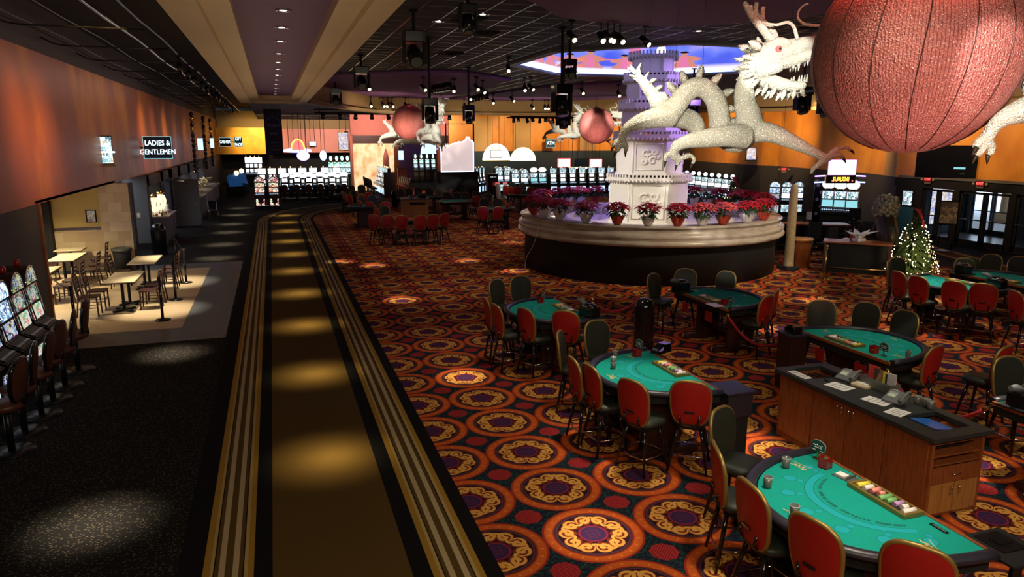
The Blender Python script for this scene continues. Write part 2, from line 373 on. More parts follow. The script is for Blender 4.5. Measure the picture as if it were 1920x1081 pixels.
# ---------------------------------------------------------------- mesh helpers
class MB:
    def __init__(s): s.v, s.f, s.mi, s.sm = [], [], [], []
    def add(s, vs_, fs, mat=0, smooth=False):
        n = len(s.v); s.v += [tuple(v) for v in vs_]
        for f in fs: s.f.append([i+n for i in f]); s.mi.append(mat); s.sm.append(smooth)
        return s
    def box(s, c, d, mat=0, rz=0.0, M_=None):
        x, y, z = d[0]/2, d[1]/2, d[2]/2; R_ = Matrix.Rotation(rz, 3, 'Z') if M_ is None else M_
        vs_ = [Vector(c)+R_ @ Vector((a*x, b*y, e*z)) for a in (-1, 1) for b in (-1, 1) for e in (-1, 1)]
        return s.add(vs_, [(0, 1, 3, 2), (4, 6, 7, 5), (0, 4, 5, 1), (2, 3, 7, 6), (0, 2, 6, 4), (1, 5, 7, 3)], mat)
    def prism(s, poly, z0, z1, mat=0, side=None):
        n = len(poly); tris = geometry.tessellate_polygon([[Vector((p[0], p[1], 0)) for p in poly]])
        vs_ = [(p[0], p[1], z0) for p in poly]+[(p[0], p[1], z1) for p in poly]
        s.add(vs_, [tuple(i+n for i in t) for t in tris]+[tuple(reversed(t)) for t in tris], mat)
        return s.add(vs_, [(i, (i+1) % n, (i+1) % n+n, i+n) for i in range(n)], mat if side is None else side)
    def plate(s, poly, holes, z, mat=0):
        """a flat sheet with holes"""
        loops = [[Vector((p[0], p[1], 0)) for p in q] for q in [poly]+holes]
        tris = geometry.tessellate_polygon(loops); allv = [(v.x, v.y, z) for q in loops for v in q]
        return s.add(allv, [tuple(t) for t in tris], mat)
    def quad(s, a, b, c, d, mat=0): return s.add([a, b, c, d], [(0, 1, 2, 3)], mat)
    def tube(s, pts, r, seg=8, mat=0, closed=False, flat=None):
        pts = [Vector(p) for p in pts]; n = len(pts)
        rs = r if isinstance(r, (list, tuple)) else [r]*n
        vs_, up = [], None
        for i, p in enumerate(pts):
            if closed: d = pts[(i+1) % n]-pts[i-1]
            else: d = pts[min(i+1, n-1)]-pts[max(i-1, 0)]
            d = d.normalized() if d.length > 1e-9 else Vector((0, 0, 1))
            if up is None: up = Vector((0, 0, 1)) if abs(d.z) < .9 else Vector((1, 0, 0))
            a = d.cross(up); a = a.normalized() if a.length > 1e-6 else d.orthogonal().normalized()
            b = a.cross(d).normalized(); up = b
            for k in range(seg):
                t = 2*PI*k/seg; vs_.append(p+a*(math.cos(t)*rs[i])+b*(math.sin(t)*rs[i]*(flat or 1)))
        fs = []
        for i in range(n if closed else n-1):
            j = (i+1) % n
            for k in range(seg): fs.append((i*seg+k, i*seg+(k+1) % seg, j*seg+(k+1) % seg, j*seg+k))
        s.add(vs_, fs, mat, True)
        if not closed:
            s.add(vs_[:seg], [tuple(reversed(range(seg)))], mat); s.add(vs_[-seg:], [tuple(range(seg))], mat)
        return s
    def lathe(s, prof, seg=20, c=(0, 0, 0), mat=0, a0=0.0, a1=2*PI):
        full = abs(a1-a0-2*PI) < 1e-6; n = seg if full else seg+1; vs_, fs = [], []
        for r, z in prof:
            for k in range(n):
                t = a0+(a1-a0)*k/seg; vs_.append((c[0]+r*math.cos(t), c[1]+r*math.sin(t), c[2]+z))
        for i in range(len(prof)-1):
            for k in range(seg):
                k2 = (k+1) % n if full else k+1
                fs.append((i*n+k, i*n+k2, (i+1)*n+k2, (i+1)*n+k))
        return s.add(vs_, fs, mat, True)
    def ell(s, c, r, mat=0, seg=12, rings=8, M_=None):
        vs_, fs = [], []
        for i in range(rings+1):
            p = PI*i/rings
            for k in range(seg):
                t = 2*PI*k/seg; v = Vector((r[0]*math.sin(p)*math.cos(t), r[1]*math.sin(p)*math.sin(t), r[2]*math.cos(p)))
                vs_.append(Vector(c)+(M_ @ v if M_ else v))
        for i in range(rings):
            for k in range(seg): fs.append((i*seg+k, (i+1)*seg+k, (i+1)*seg+(k+1) % seg, i*seg+(k+1) % seg))
        return s.add(vs_, fs, mat, True)
    def build(s, name, mats, parent=None, bevel=0.0, loc=None, rz=0.0, remesh=0.0, rnd=2):
        me = bpy.data.meshes.new(name); me.from_pydata(s.v, [], s.f)
        for m in (mats if isinstance(mats, (list, tuple)) else [mats]): me.materials.append(M[m] if isinstance(m, str) else m)
        me.polygons.foreach_set('material_index', s.mi); me.polygons.foreach_set('use_smooth', s.sm)
        bm = bmesh.new(); bm.from_mesh(me)
        bmesh.ops.remove_doubles(bm, verts=bm.verts, dist=1e-5)
        bmesh.ops.recalc_face_normals(bm, faces=bm.faces)
        if bevel:
            es = [e for e in bm.edges if len(e.link_faces) == 2 and e.calc_face_angle(0) > .6]
            if es: bmesh.ops.bevel(bm, geom=es, offset=bevel, segments=rnd, affect='EDGES', profile=.5, clamp_overlap=True)
        bm.to_mesh(me); bm.free(); me.update()
        o = bpy.data.objects.new(name, me); COL.objects.link(o)
        if remesh:
            md = o.modifiers.new('r', 'REMESH'); md.mode = 'VOXEL'; md.voxel_size = remesh; md.use_smooth_shade = True
            sm = o.modifiers.new('s', 'SMOOTH'); sm.factor = .5; sm.iterations = 6
            dg = bpy.context.evaluated_depsgraph_get(); nm = bpy.data.meshes.new_from_object(o.evaluated_get(dg))
            o.modifiers.clear(); o.data = nm
        if parent: o.parent = parent
        if loc: o.location = loc
        if rz: o.rotation_euler.z = rz
        return o
def box(name, c, d, mat, parent=None, bevel=0.0, rz=0.0): return MB().box(c, d, 0, rz).build(name, mat, parent, bevel)
def tag(o, label, cat, group=None, kind=None):
    o['label'] = label; o['category'] = cat
    if group: o['group'] = group
    if kind: o['kind'] = kind
    return o
def thing(name, label, cat, loc=(0, 0, 0), rz=0.0, group=None, scale=None):
    o = bpy.data.objects.new(name, None); COL.objects.link(o); o.location = loc; o.rotation_euler.z = rz; o.empty_display_size = .2
    if scale: o.scale = (scale,)*3
    return tag(o, label, cat, group)
def struct(o, label, cat): return tag(o, label, cat, None, 'structure')
def dup(root, label, loc, rz=0.0, group=None, scale=None):
    r = root.copy(); COL.objects.link(r); r.location = loc; r.rotation_euler.z = rz; r['label'] = label
    if group: r['group'] = group
    if scale: r.scale = (scale,)*3
    for ch in root.children:
        c = ch.copy(); COL.objects.link(c); c.parent = r
        for g in ch.children:
            d = g.copy(); COL.objects.link(d); d.parent = c
    return r
class Stamp:
    """one of a kind is built; every later call copies it and its parts"""
    def __init__(s, maker): s.maker, s.first = maker, None
    def __call__(s, label, loc, rz=0.0, group=None, scale=None):
        if s.first is None:
            s.first = s.maker(); o = s.first; o.location = loc; o.rotation_euler.z = rz; o['label'] = label
            if group: o['group'] = group
            if scale: o.scale = (scale,)*3
            return o
        return dup(s.first, label, loc, rz, group, scale if scale else 1.0)
def text(body, size, mat, parent, loc, rot=(PI/2, 0, 0), depth=.004, name='lettering', align='CENTER', sx=1.0):
    c = bpy.data.curves.new(name, 'FONT'); c.body = body; c.size = size; c.align_x = align; c.align_y = 'CENTER'; c.extrude = depth; c.resolution_u = 3
    tmp = bpy.data.objects.new('t', c); COL.objects.link(tmp)
    dg = bpy.context.evaluated_depsgraph_get(); me = bpy.data.meshes.new_from_object(tmp.evaluated_get(dg))
    bpy.data.objects.remove(tmp); me.materials.clear(); me.materials.append(M[mat])
    o = bpy.data.objects.new(name, me); COL.objects.link(o); o.parent = parent; o.location = loc; o.rotation_euler = rot; o.scale = (sx, 1, 1)
    return o
def smooth_path(pts, n=8):
    """Catmull-Rom through points; a point may carry extra values (radius)"""
    pts = [Vector(p) if len(p) <= 4 else p for p in pts]; out = []
    for i in range(len(pts)-1):
        p0, p1, p2, p3 = pts[max(i-1, 0)], pts[i], pts[i+1], pts[min(i+2, len(pts)-1)]
        for k in range(n):
            t = k/n; out.append(.5*((2*p1)+(p2-p0)*t+(2*p0-5*p1+4*p2-p3)*t*t+(3*p1-p0-3*p2+p3)*t**3))
    out.append(pts[-1]); return out
def swept(pts4, n=6):
    q = smooth_path([Vector(p) for p in pts4], n); return [Vector(v[:3]) for v in q], [max(v[3], .002) for v in q]
def arc(cx_, cy_, r, a0, a1, n): return [(cx_+r*math.cos(a0+(a1-a0)*i/n), cy_+r*math.sin(a0+(a1-a0)*i/n)) for i in range(n+1)]
ORD = ['first', 'second', 'third', 'fourth', 'fifth', 'sixth', 'seventh', 'eighth', 'ninth', 'tenth', 'eleventh', 'twelfth', 'thirteenth', 'fourteenth', 'fifteenth', 'sixteenth', 'seventeenth', 'eighteenth']
# ---------------------------------------------------------------- the room
def PY(x, y, Y):                          # a measured point at a known distance down the hall
    d = ray(x, y); return Vector((0, 0, EYE)) + d*(Y/d.y)
XL, XR, ZT = -4.75, 25.2, 6.35
def st(name, mb, mats, label, cat='wall', bevel=0.0): return struct(mb.build(name, mats, None, bevel), label, cat)
st('floor', MB().plate([(-9, -2), (40, -2), (40, 82), (-9, 82)], [], 0), 'carpet_dark', 'dark speckled carpet along the left side of the hall', 'floor')
# red medallion carpet, inside the curve of the aisle
AC = (11.85, 38.0)
red = [(1.6, -2), (20.35, -2), (20.35, 19.0), (22.6, 24.5), (22.6, 47.5), (13.5, 48.2)]+[p for p in arc(AC[0], AC[1], 10.25, PI/2, PI, 20)]
st('floor_carpet', MB().plate(red, [], .004), 'carpet_medallion', 'red and gold round medallion carpet of the table pit', 'carpet')
# striped aisle: flat strips that follow one path
def strip(mb, a, b, mat, z=.008):
    pl = [(a, -2)]+[(a, 2+4.5*i) for i in range(8)]; pr = [(b, -2)]+[(b, 2+4.5*i) for i in range(8)]
    for k in range(0, 33):
        t = PI-(PI*.62)*k/32
        for q, off in ((pl, a), (pr, b)):
            R_ = 10.2+(1.66-off); q.append((AC[0]+R_*math.cos(t), AC[1]+R_*math.sin(t)))
    n = len(pl); mb.add([(p[0], p[1], z) for p in pl+pr], [(i, n+i, n+i+1, i+1) for i in range(n-1)], mat)
am = ['carpet_black', 'carpet_gold', 'carpet_tan', 'carpet_brown', 'carpet_cream']
mb = MB(); cuts = [(0, .14, 1), (.14, .205, 2), (.205, .23, 0), (.23, .31, 3), (.31, .43, 4), (.43, .58, 3), (.58, .70, 4), (.70, .78, 3), (.78, .805, 0), (.805, .88, 2), (.88, 1, 1)]
strip(mb, -1.10, -.87, 0); strip(mb, -.41, -.24, 0); strip(mb, -.24, 1.01, 3); strip(mb, 1.01, 1.19, 0); strip(mb, 1.66, 1.82, 0)
for a, b, m in cuts:
    for s0, s1 in ((-.87, -.41), (1.19, 1.66)): strip(mb, s0+(s1-s0)*a, s0+(s1-s0)*b, m)
st('floor_aisle', mb, am, 'striped gold and brown aisle runner curving away to the right', 'carpet')
st('floor_tiles', MB().plate([(-9, 16.65), (-2.1, 16.65), (-2.1, 24.6), (-9, 24.6)], [], .006), 'floor_tile_beige', 'beige tiled floor of the food court', 'floor')
st('floor_tile_border', MB().plate([(-9, 15.5), (-1.15, 15.5), (-1.15, 25.6), (-9, 25.6)], [[(-8.99, 16.65), (-2.1, 16.65), (-2.1, 24.6), (-8.99, 24.6)]], .005), 'floor_tile_grey', 'grey tile border around the beige food court floor', 'floor')
mb = MB(); e0, e1 = Vector((23.1, 21.6)), Vector((19.9, 12.5)); dn = (e1-e0).normalized(); nn = Vector((-dn.y, dn.x))
def eb(a, b, mat, z):
    q = [e0+nn*a, e1+dn*14+nn*a, e1+dn*14+nn*b, e0+nn*b]; mb.add([(p.x, p.y, z) for p in q], [(0, 1, 2, 3)], mat)
eb(0, .22, 1, .012); eb(.22, .75, 2, .012); eb(.75, .97, 1, .012); eb(.97, 6, 0, .010)
st('floor_entry', mb, ['carpet_black', 'carpet_tan', 'carpet_brown'], 'dark entrance mat floor with tan border stripes by the doors', 'floor')
st('floor_walkway', MB().plate([(7.2, 48.6), (12.0, 48.6), (10.6, 66), (8.2, 66)], [], .01), 'carpet_redplain', 'plain red carpet leading into the pink framed entrance', 'carpet')
# left wall
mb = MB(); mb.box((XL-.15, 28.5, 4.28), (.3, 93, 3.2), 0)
st('wall_left', mb, 'orange_wall', 'orange upper wall along the left side with golden light painted in')
mb = MB(); mb.box((XL-.2, 28.5, 6.5), (.3, 93, 1.25)); st('wall_left_top', mb, 'slate_paint', 'dark grey strip of wall above the orange')
mb = MB(); mb.box((XL-.16, 7.8, 1.34), (.3, 19.6, 2.68)); st('wall_left_lower', mb, 'slate_paint', 'dark lower wall behind the near slot machines')
mb = MB(); mb.box((-4.755, 17.64, 1.34), (.05, .09, 2.68)); st('trim_1', mb, 'cherry_wood', 'brown corner trim at the food court opening', 'trim')
# food court alcove
mb = MB(); mb.box((-6.9, 25.4, 2.0), (4.4, .2, 1.36)); st('wall_alcove_back', mb, 'yellow_wall', 'mustard yellow upper wall of the food court')
mb = MB(); mb.box((-6.9, 25.38, .66), (4.4, .2, 1.32)); mb.box((-4.75, 25.30, 1.34), (.86, .3, 2.68)); st('wall_alcove_tiles', mb, 'travertine', 'tan stone tiled wall and pier of the food court')
mb = MB(); mb.box((-6.9, 25.25, 1.31), (3.55, .04, .07)); st('trim_2', mb, 'dark_wood', 'dark chair rail on the yellow food court wall', 'trim')
mb = MB(); mb.box((-8.9, 21.5, 1.34), (.2, 8, 2.68)); st('wall_alcove_left', mb, 'yellow_wall', 'yellow side wall of the food court')
mb = MB(); mb.box((-6.9, 21.5, 2.72), (4.3, 8.2, .06)); st('ceiling_alcove', mb, 'beige_paint', 'low ceiling over the food court tables', 'ceiling')
mb = MB(); mb.box((-4.29, 25.36, 1.34), (.08, .42, 2.68)); st('trim_3', mb, 'slate_paint', 'dark corner strip beside the stone pier', 'trim')
mb = MB(); mb.box((-4.85, 29.6, 1.4), (.78, .2, 2.56)); mb.box((-4.85, 29.5, .12), (.8, .04, .24), 1); st('wall_green_return', mb, ['grey_paint', 'black_matte'], 'olive grey return wall with a light switch', 'wall')
t = thing('light_switch', 'small pale light switch on the olive return wall', 'switch', (-4.80, 29.49, 1.28)); box('plate', (0, 0, 0), (.12, .015, .17), 'cream', t, .004); box('toggle', (0, -.015, 0), (.03, .02, .05), 'paper', t)
mb = MB(); mb.box((-6.6, 29, 1.3), (.2, 8, 2.7)); mb.box((-5.6, 33.2, 1.3), (2.2, .1, 2.7)); st('wall_hall_left', mb, 'black_matte', 'dark passage behind the food court pier')
# lower wall with the serving openings
mb = MB()
for a, b in ((30.05, 30.5), (33.6, 34.4), (36.2, 37.1), (39.6, 40.6), (44.2, 45.2), (49, 50.2), (54, 75)): mb.box((XL+.1, (a+b)/2, 1.34), (.3, b-a, 2.68))
mb.box((XL+.1, 33.5, 2.48), (.3, 7.8, .40)); mb.box((XL+.1, 46, 2.44), (.3, 18, .5))
st('wall_left_counters', mb, 'slate_paint', 'blue grey lower wall with serving openings')
mb = MB(); mb.box((-6.4, 45, 1.3), (.2, 22, 2.7)); st('wall_counter_back', mb, 'dark_wood', 'dark back wall behind the serving openings')
mb = MB(); mb.box((-5.4, 74, 3.4), (1.2, .2, 6.8)); mb.box((1.5, 75, 5.2), (13, .2, 3.0)); st('wall_far_left_top', mb, 'beige_paint', 'far end wall above the slot floor')
mb = MB(); mb.box((-2.1, 72, 3.9), (5.4, .2, 2.4)); st('wall_far_gold', mb, 'gold_wall', 'glowing golden far wall beside the gift shop')
mb = MB(); mb.box((5.6, 73, 3.9), (10, .2, 2.2)); st('wall_far_pink', mb, 'pink_paint', 'dusty pink wall above the far slot machines')
mb = MB(); mb.box((3.5, 74.5, 1.4), (16, .2, 2.8)); st('wall_far_lower', mb, 'black_matte', 'dark lower wall behind the far slot machines')
st('wall_end', MB().box((15, 81.5, 3.5), (50, .2, 7.2)), 'black_matte', 'dark end wall beyond the far slot floor')
st('ceiling_step', MB().box((-1.02, 57.5, 6.45), (.06, 49, 1.05)), 'ceiling_black', 'dark step between the two ceilings on the left', 'ceiling')
# right walls, in facets; amber above, dark below
RW = [(33.6, 57.3), (30.2, 48), (28.7, 38.1), (29.1, 37.0), (26.95, 27.9), (26.0, 25.8)]
ZB = 2.45
def facet(name, a, b, z0, z1, mat, label, th=.2):
    d = (Vector(b)-Vector(a)).normalized(); n = Vector((-d.y, d.x)); n = n if n.dot(Vector(a)-CTR.xy) > 0 else -n
    q = [a, b, tuple(Vector(b)+n*th), tuple(Vector(a)+n*th)]
    return st(name, MB().prism(q, z0, z1), mat, label)
for i, (a, b) in enumerate(zip(RW[:-1], RW[1:])):
    nm = ['far end', 'long stretch', 'narrow step', 'broad stretch', 'last facet'][i]
    facet('wall_right', a, b, ZB, 6.3, 'amber_wall', 'amber upper wall on the right, ' + nm); facet('wall_right_lower', a, b, 0, ZB, 'slate_paint', 'dark lower wall on the right, ' + nm)
facet('wall_right_corner', RW[-1], (XR, 24.3), ZB, 6.3, 'beige_paint', 'pale amber corner wall beside the entrance'); facet('wall_right_corner_lower', RW[-1], (XR, 24.3), 0, ZB, 'slate_paint', 'grey lower corner wall beside the entrance')
mb = MB(); mb.box((XR+.1, 11.2, 4.38), (.2, 26.4, 3.86)); st('wall_entry_top', mb, 'amber_wall', 'amber wall above the entrance doors')
mb = MB()
for a, b in ((22.95, 24.3), (21.25, 21.5), (18.98, 19.18), (-2, 17.0)): mb.box((XR+.1, (a+b)/2, 1.05), (.2, b-a, 2.1))
mb.box((XR+.1, 11.2, 2.27), (.2, 26.4, .36)); st('wall_entry', mb, 'black_matte', 'black wall framing the entrance doors')
mb = MB(); mb.box((XR-.01, 23.72, .62), (.04, .9, 1.25)); st('trim_4', mb, 'teal_paint', 'teal wainscot panel beside the entrance doors', 'trim')
t = thing('poster', 'pale blue lit poster on the dark wall left of the entrance doors', 'poster', (XR-.03, 23.6, 1.62)); box('frame', (0, 0, 0), (.04, .52, .66), 'black_matte', t); box('print', (-.03, 0, 0), (.02, .44, .58), 'glass_teal', t)
# far centre wall with amber panels
mb = MB(); mb.box((24, 57.4, 4.6), (21, .2, 3.2)); st('wall_far_amber', mb, 'amber_wall', 'amber wall panels behind the cash machine sign')
mb = MB(); mb.box((24, 57.3, 1.55), (21, .2, 3.1)); st('wall_far_amber_lower', mb, 'blue_wall', 'dark blue lower wall behind the far slot bank')
mb = MB()
for x in (16.2, 19.6, 25.5, 29.2): mb.box((x, 57.2, 4.4), (1.5, .16, 2.6))
st('trim_5', mb, 'beige_paint', 'raised pale panels on the far amber wall', 'trim')
st('wall_back', MB().box((10, -2.1, 3.4), (32, .2, 7)), 'slate_paint', 'wall behind the gallery')
# ceilings
OCT = [(CTR.x+4.45*math.cos(PI/8+PI/4*i), CTR.y-.45+4.70*math.sin(PI/8+PI/4*i)) for i in range(8)]
BAND = [(1.55, 31.6, 5.5), (2.1, 33.0, 5.48), (5.5, 40.6, 5.45), (9, 42.2, 5.45), (12.1, 42.6, 5.45), (17.2, 41.0, 5.45), (21.7, 33.1, 5.40), (23.2, 30.2, 5.36), (23.6, 27.8, 5.34), (24.6, 22.3, 5.30), (24.9, 18.4, 5.28), (25.0, 8, 5.28)]
q = smooth_path([Vector(p) for p in BAND], 6)
outer = [(v.x, v.y) for v in q]+[(25.2, 8), (25.2, -2), (1.42, -2), (1.42, 31.6)]
st('ceiling', MB().plate(outer, [OCT], ZT), 'ceiling_tile', 'black tile ceiling in a shiny metal grid', 'ceiling')
st('ceiling_left', MB().plate([(-5, -2), (-1, -2), (-1, 33), (-1, 82), (-5, 82)], [], 6.95), 'ceiling_black', 'dark open ceiling over the left side', 'ceiling')
st('ceiling_far', MB().plate([(-1, 31.6), (1.5, 31.6)]+[(v.x, v.y) for v in q]+[(40, 8), (40, 82), (-1, 82)], [], 5.95), 'ceiling_black', 'low dark ceiling over the far slot floor', 'ceiling')
mb = MB()
n = len(q); mb.add([(v.x, v.y, v.z) for v in q]+[(v.x, v.y, 6.34) for v in q], [(i, i+1, n+i+1, n+i) for i in range(n-1)], 0, True)
inn = [(v.x+(v.x-CTR.x)*.03, v.y+(v.y-CTR.y)*.03, v.z) for v in q]
mb.add([(v.x, v.y, v.z) for v in q]+inn, [(i, i+1, n+i+1, n+i) for i in range(n-1)], 0)
mb.add(inn+[(a, b, 6.0) for a, b, c in inn], [(i, i+1, n+i+1, n+i) for i in range(n-1)], 0, True)
lip = [(v.x-(v.x-CTR.x)*.008, v.y-(v.y-CTR.y)*.008) for v in q]
mb.add([(a, b, v.z-.02) for (a, b), v in zip(lip, q)]+[(a, b, v.z+.14) for (a, b), v in zip(lip, q)], [(i, i+1, n+i+1, n+i) for i in range(n-1)], 0, True)
mb.add([(a, b, v.z-.02) for (a, b), v in zip(lip, q)]+[(v.x, v.y, v.z-.02) for v in q], [(i, i+1, n+i+1, n+i) for i in range(n-1)], 0)
st('ceiling_bulkhead', mb, 'beige_paint', 'curved beige bulkhead around the table pit ceiling', 'bulkhead')
def purple(name, poly, label):
    sm_ = [(v.x, v.y) for v in smooth_path([Vector((a, b, 0)) for a, b in poly], 5)]
    return sm_
zA = purple('', [(1.45, 28.4), (3.5, 26.8), (5.3, 25.5), (6.6, 25.4), (9.1, 27.9)], '')+[(9.5, 41.9), (5.5, 40.5), (2.1, 32.9), (1.45, 31.5)]
zB = purple('', [(9.9, 41.9), (11.5, 31.9), (12.9, 29), (14.5, 27.3), (16.5, 27.4), (18.8, 29.3)], '')+[(21.5, 33), (17.2, 40.8), (12.1, 42.4)]
zC = purple('', [(1.45, 10.6), (4.2, 12.0), (5.4, 13.4), (7.3, 13.8), (8.2, 13.6), (9.3, 12.6), (10.2, 11.3), (12.5, 11.2), (15.8, 12.2)], '')+[(17, 10), (15, 8.5), (1.45, 8.5)]
for i, (pz, lb) in enumerate(((zA, 'purple scalloped ceiling panel beyond the soffit'), (zB, 'purple scalloped ceiling panel behind the tower'), (zC, 'purple scalloped ceiling panel over the near tables'))):
    st('ceiling_purple', MB().prism(pz, 6.27, 6.345), 'purple_dark', lb, 'ceiling')
# long soffit with its purple tray
def sof(half_a, half_b, yend, r, n=10):
    """outline of a strip that ends in rounded corners"""
    return [(half_a, -2)]+[(half_a+r-r*math.cos(PI/2*i/n), yend-r+r*math.sin(PI/2*i/n)) for i in range(n+1)]+[(half_b-r+r*math.sin(PI/2*i/n), yend-r+r*math.cos(PI/2*i/n)) for i in range(n+1)]+[(half_b, -2)]
so, si, sp = sof(-1.10, 1.50, 33.2, .9), sof(-.70, 1.18, 32.6, .6), sof(-.36, .86, 31.4, .5)
mb = MB(); mb.plate(so, [si], 5.50, 0); mb.plate(si, [sp], 5.60, 0)
for poly, z0, z1 in ((so, 5.5, 6.95), (si, 5.5, 5.60), (sp, 5.60, 5.74)):
    n = len(poly); mb.add([(a, b, z0) for a, b in poly]+[(a, b, z1) for a, b in poly], [(i, i+1, n+i+1, n+i) for i in range(n-1)], 0)
mb.box((.2, 15.5, 6.9), (2.5, 35, .04), 0)
st('ceiling_soffit', mb, 'cream', 'long stepped cream soffit over the aisle', 'soffit')
st('ceiling_soffit_tray', MB().plate(sp, [], 5.74), 'purple_paint', 'purple tray recessed in the long soffit', 'ceiling')
# recess of the ceiling screen
mb = MB()
mb.prism([(CTR.x+4.9*math.cos(PI/8+PI/4*i), CTR.y-.45+5.2*math.sin(PI/8+PI/4*i)) for i in range(8)], 7.80, 7.84, 1)
for i in range(8):
    a, b = OCT[i], OCT[(i+1) % 8]; mb.quad((*a, 6.50), (*b, 6.50), (*b, 7.80), (*a, 7.80), 0); mb.quad((*a, 6.35), (*b, 6.35), (*b, 6.50), (*a, 6.50), 2)
sc_ = mb.build('ceiling_mural', ['mural', 'black_matte', 'neon_blue']); struct(sc_, 'backlit mural wall of sky and figures inside the ceiling octagon', 'mural')
mb = MB(); fr = [(CTR.x+4.74*math.cos(PI/8+PI/4*i), CTR.y-.45+4.98*math.sin(PI/8+PI/4*i)) for i in range(8)]
mb.plate(fr, [OCT], 6.28, 0)
for q_ in (fr, OCT):
    mb.add([(a, b, 6.28) for a, b in q_]+[(a, b, 6.36) for a, b in q_], [(i, (i+1) % 8, 8+(i+1) % 8, 8+i) for i in range(8)], 0)
st('ceiling_octagon_frame', mb, 'grey_plastic', 'grey frame around the octagonal ceiling screen', 'frame')
# generic robed figures, a railing and sails painted on the mural
def on_wall(i, s, z, off=.02):
    a, b = Vector(OCT[i]), Vector(OCT[(i+1) % 8]); p = a+(b-a)*s; n = (CTR.xy-(a+b)/2).normalized(); p += n*off; return Vector((p.x, p.y, z))
def mural_poly(mb, i, pts, mat, off): mb.add([on_wall(i, s, z, off) for s, z in pts], [tuple(range(len(pts)))], mat)
mb = MB()
for i, s, k in ((0, .55, 1), (1, .22, .9), (1, .62, 1.1), (1, .86, .85), (2, .2, 1), (2, .5, 1.15), (2, .8, .9), (3, .3, 1), (3, .7, .9)):
    Z = lambda v: 6.56+(v-6.62)*.66*k
    mural_poly(mb, i, [(s-0.145, Z(6.62)), (s-0.085, Z(6.9)), (s-0.178, Z(7.02)), (s-0.162, Z(7.10)), (s-0.051, Z(7.24)), (s+0.051, Z(7.24)), (s+0.187, Z(7.05)), (s+0.153, Z(6.97)), (s+0.085, Z(6.92)), (s+0.170, Z(6.62))], 0, .03)
    mural_poly(mb, i, [(s-0.051, Z(6.66)), (s-0.025, Z(7.18)), (s+0.034, Z(7.18)), (s+0.068, Z(6.66))], 1, .034)
    mural_poly(mb, i, [(s+0.041*math.cos(PI/4*q_), Z(7.32)+.055*math.sin(PI/4*q_)) for q_ in range(8)], 0, .03)
    mural_poly(mb, i, [(s+0.048*math.cos(PI/4*q_), Z(7.41)+.035*math.sin(PI/4*q_)) for q_ in range(8)], 3, .036)
for i, z in ((2, 6.86), (3, 6.80), (3, 7.0), (1, 6.84), (4, 6.9)): mural_poly(mb, i, [(0, z), (1, z), (1, z+.05), (0, z+.05)], 1, .025)
for i in (3, 4):
    for k in range(4): mural_poly(mb, i, [(.15+.2*k, 6.6), (.18+.2*k, 6.6), (.18+.2*k, 7.1), (.15+.2*k, 7.1)], 1, .025)
mural_poly(mb, 1, [(.05, 6.55), (.22, 6.55), (.12, 7.7), (.02, 7.7)], 1, .03); mural_poly(mb, 0, [(.70, 6.55), (.98, 6.55), (.78, 7.6)], 2, .03); mural_poly(mb, 3, [(.02, 6.55), (.2, 6.55), (.30, 7.5), (.05, 7.6)], 2, .03)
o = mb.build('figures', ['mural_figure', 'mural_pink', 'mural_white', 'dark_wood'], sc_)
# entrance: doors, vestibule, daylight outside
GB = MB()
def door_leaf(mb, x, a, b, zt=2.06):
    w = .09
    for y0, y1, z0, z1 in ((a, a+w, 0, zt), (b-w, b, 0, zt), (a, b, zt-w, zt), (a, b, 0, .22), (a, b, .98, 1.02)): mb.box((x, (y0+y1)/2, (z0+z1)/2), (.06, y1-y0, z1-z0))
DO = [(21.5, 22.22), (22.22, 22.95), (19.18, 20.2), (20.2, 21.25), (17.0, 18.0), (18.0, 18.98)]
for i, (a, b) in enumerate(DO):
    mb = MB(); door_leaf(mb, XR+.1, a+.02, b-.02); o = mb.build('door_%d' % (i+1), 'black_matte')
    struct(o, ['black framed glass entrance door, %s' % k for k in ('behind the signboard stand', 'left of the signboard stand', 'right leaf of the middle pair', 'left leaf of the middle pair', 'cut by the picture edge', 'left leaf of the third pair')][i], 'door')
    MB().box((XR+.1, (a+b)/2, 1.08), (.012, b-a-.2, 1.72)).build('glass', 'glass', o)
    MB().tube([(XR-.0, a+.12, 1.03), (XR-.06, a+.14, 1.03), (XR-.06, b-.14, 1.03), (XR-.0, b-.12, 1.03)], .012, 6).build('handle', 'chrome', o)
mb = MB(); mb.box((27.1, 20, 2.5), (3.9, 8.4, .1)); st('ceiling_vestibule', mb, 'grey_paint', 'ceiling of the entrance vestibule', 'ceiling')
mb = MB(); mb.box((27.2, 24.1, 1.2), (3.8, .2, 2.5)); mb.box((27.2, 16, 1.2), (3.8, .2, 2.5)); st('wall_vestibule', mb, 'blue_wall', 'blue side walls of the entrance vestibule')
for k, (a, b) in enumerate(((19.0, 20.2), (21.75, 22.75), (22.78, 23.75))):
    mb = MB(); door_leaf(mb, 29, a, b, 2.1); o = mb.build('door_%d' % (k+7), 'dark_metal'); struct(o, 'outer glass door seen through the entrance, ' + ('nearest the right', 'at the middle', 'at the left')[k], 'door')
mb = MB()
for a, b in ((16, 19.0), (20.2, 21.72), (23.78, 24)): mb.box((29, (a+b)/2, 1.2), (.16, b-a, 2.5))
mb.box((29, 20, 2.3), (.16, 8, .4)); st('wall_vestibule_outer', mb, 'grey_paint', 'outer vestibule wall between the street doors')
t = thing('wall_painting', 'tall pale picture on the vestibule wall seen through the left doors', 'picture', (27.6, 24.02, 1.3)); MB().box((0, 0, 0), (1.5, .04, 1.9)).build('frame', 'dark_metal', t); MB().box((0, -.025, 0), (1.36, .01, 1.76)).build('print', 'poster_mix', t)
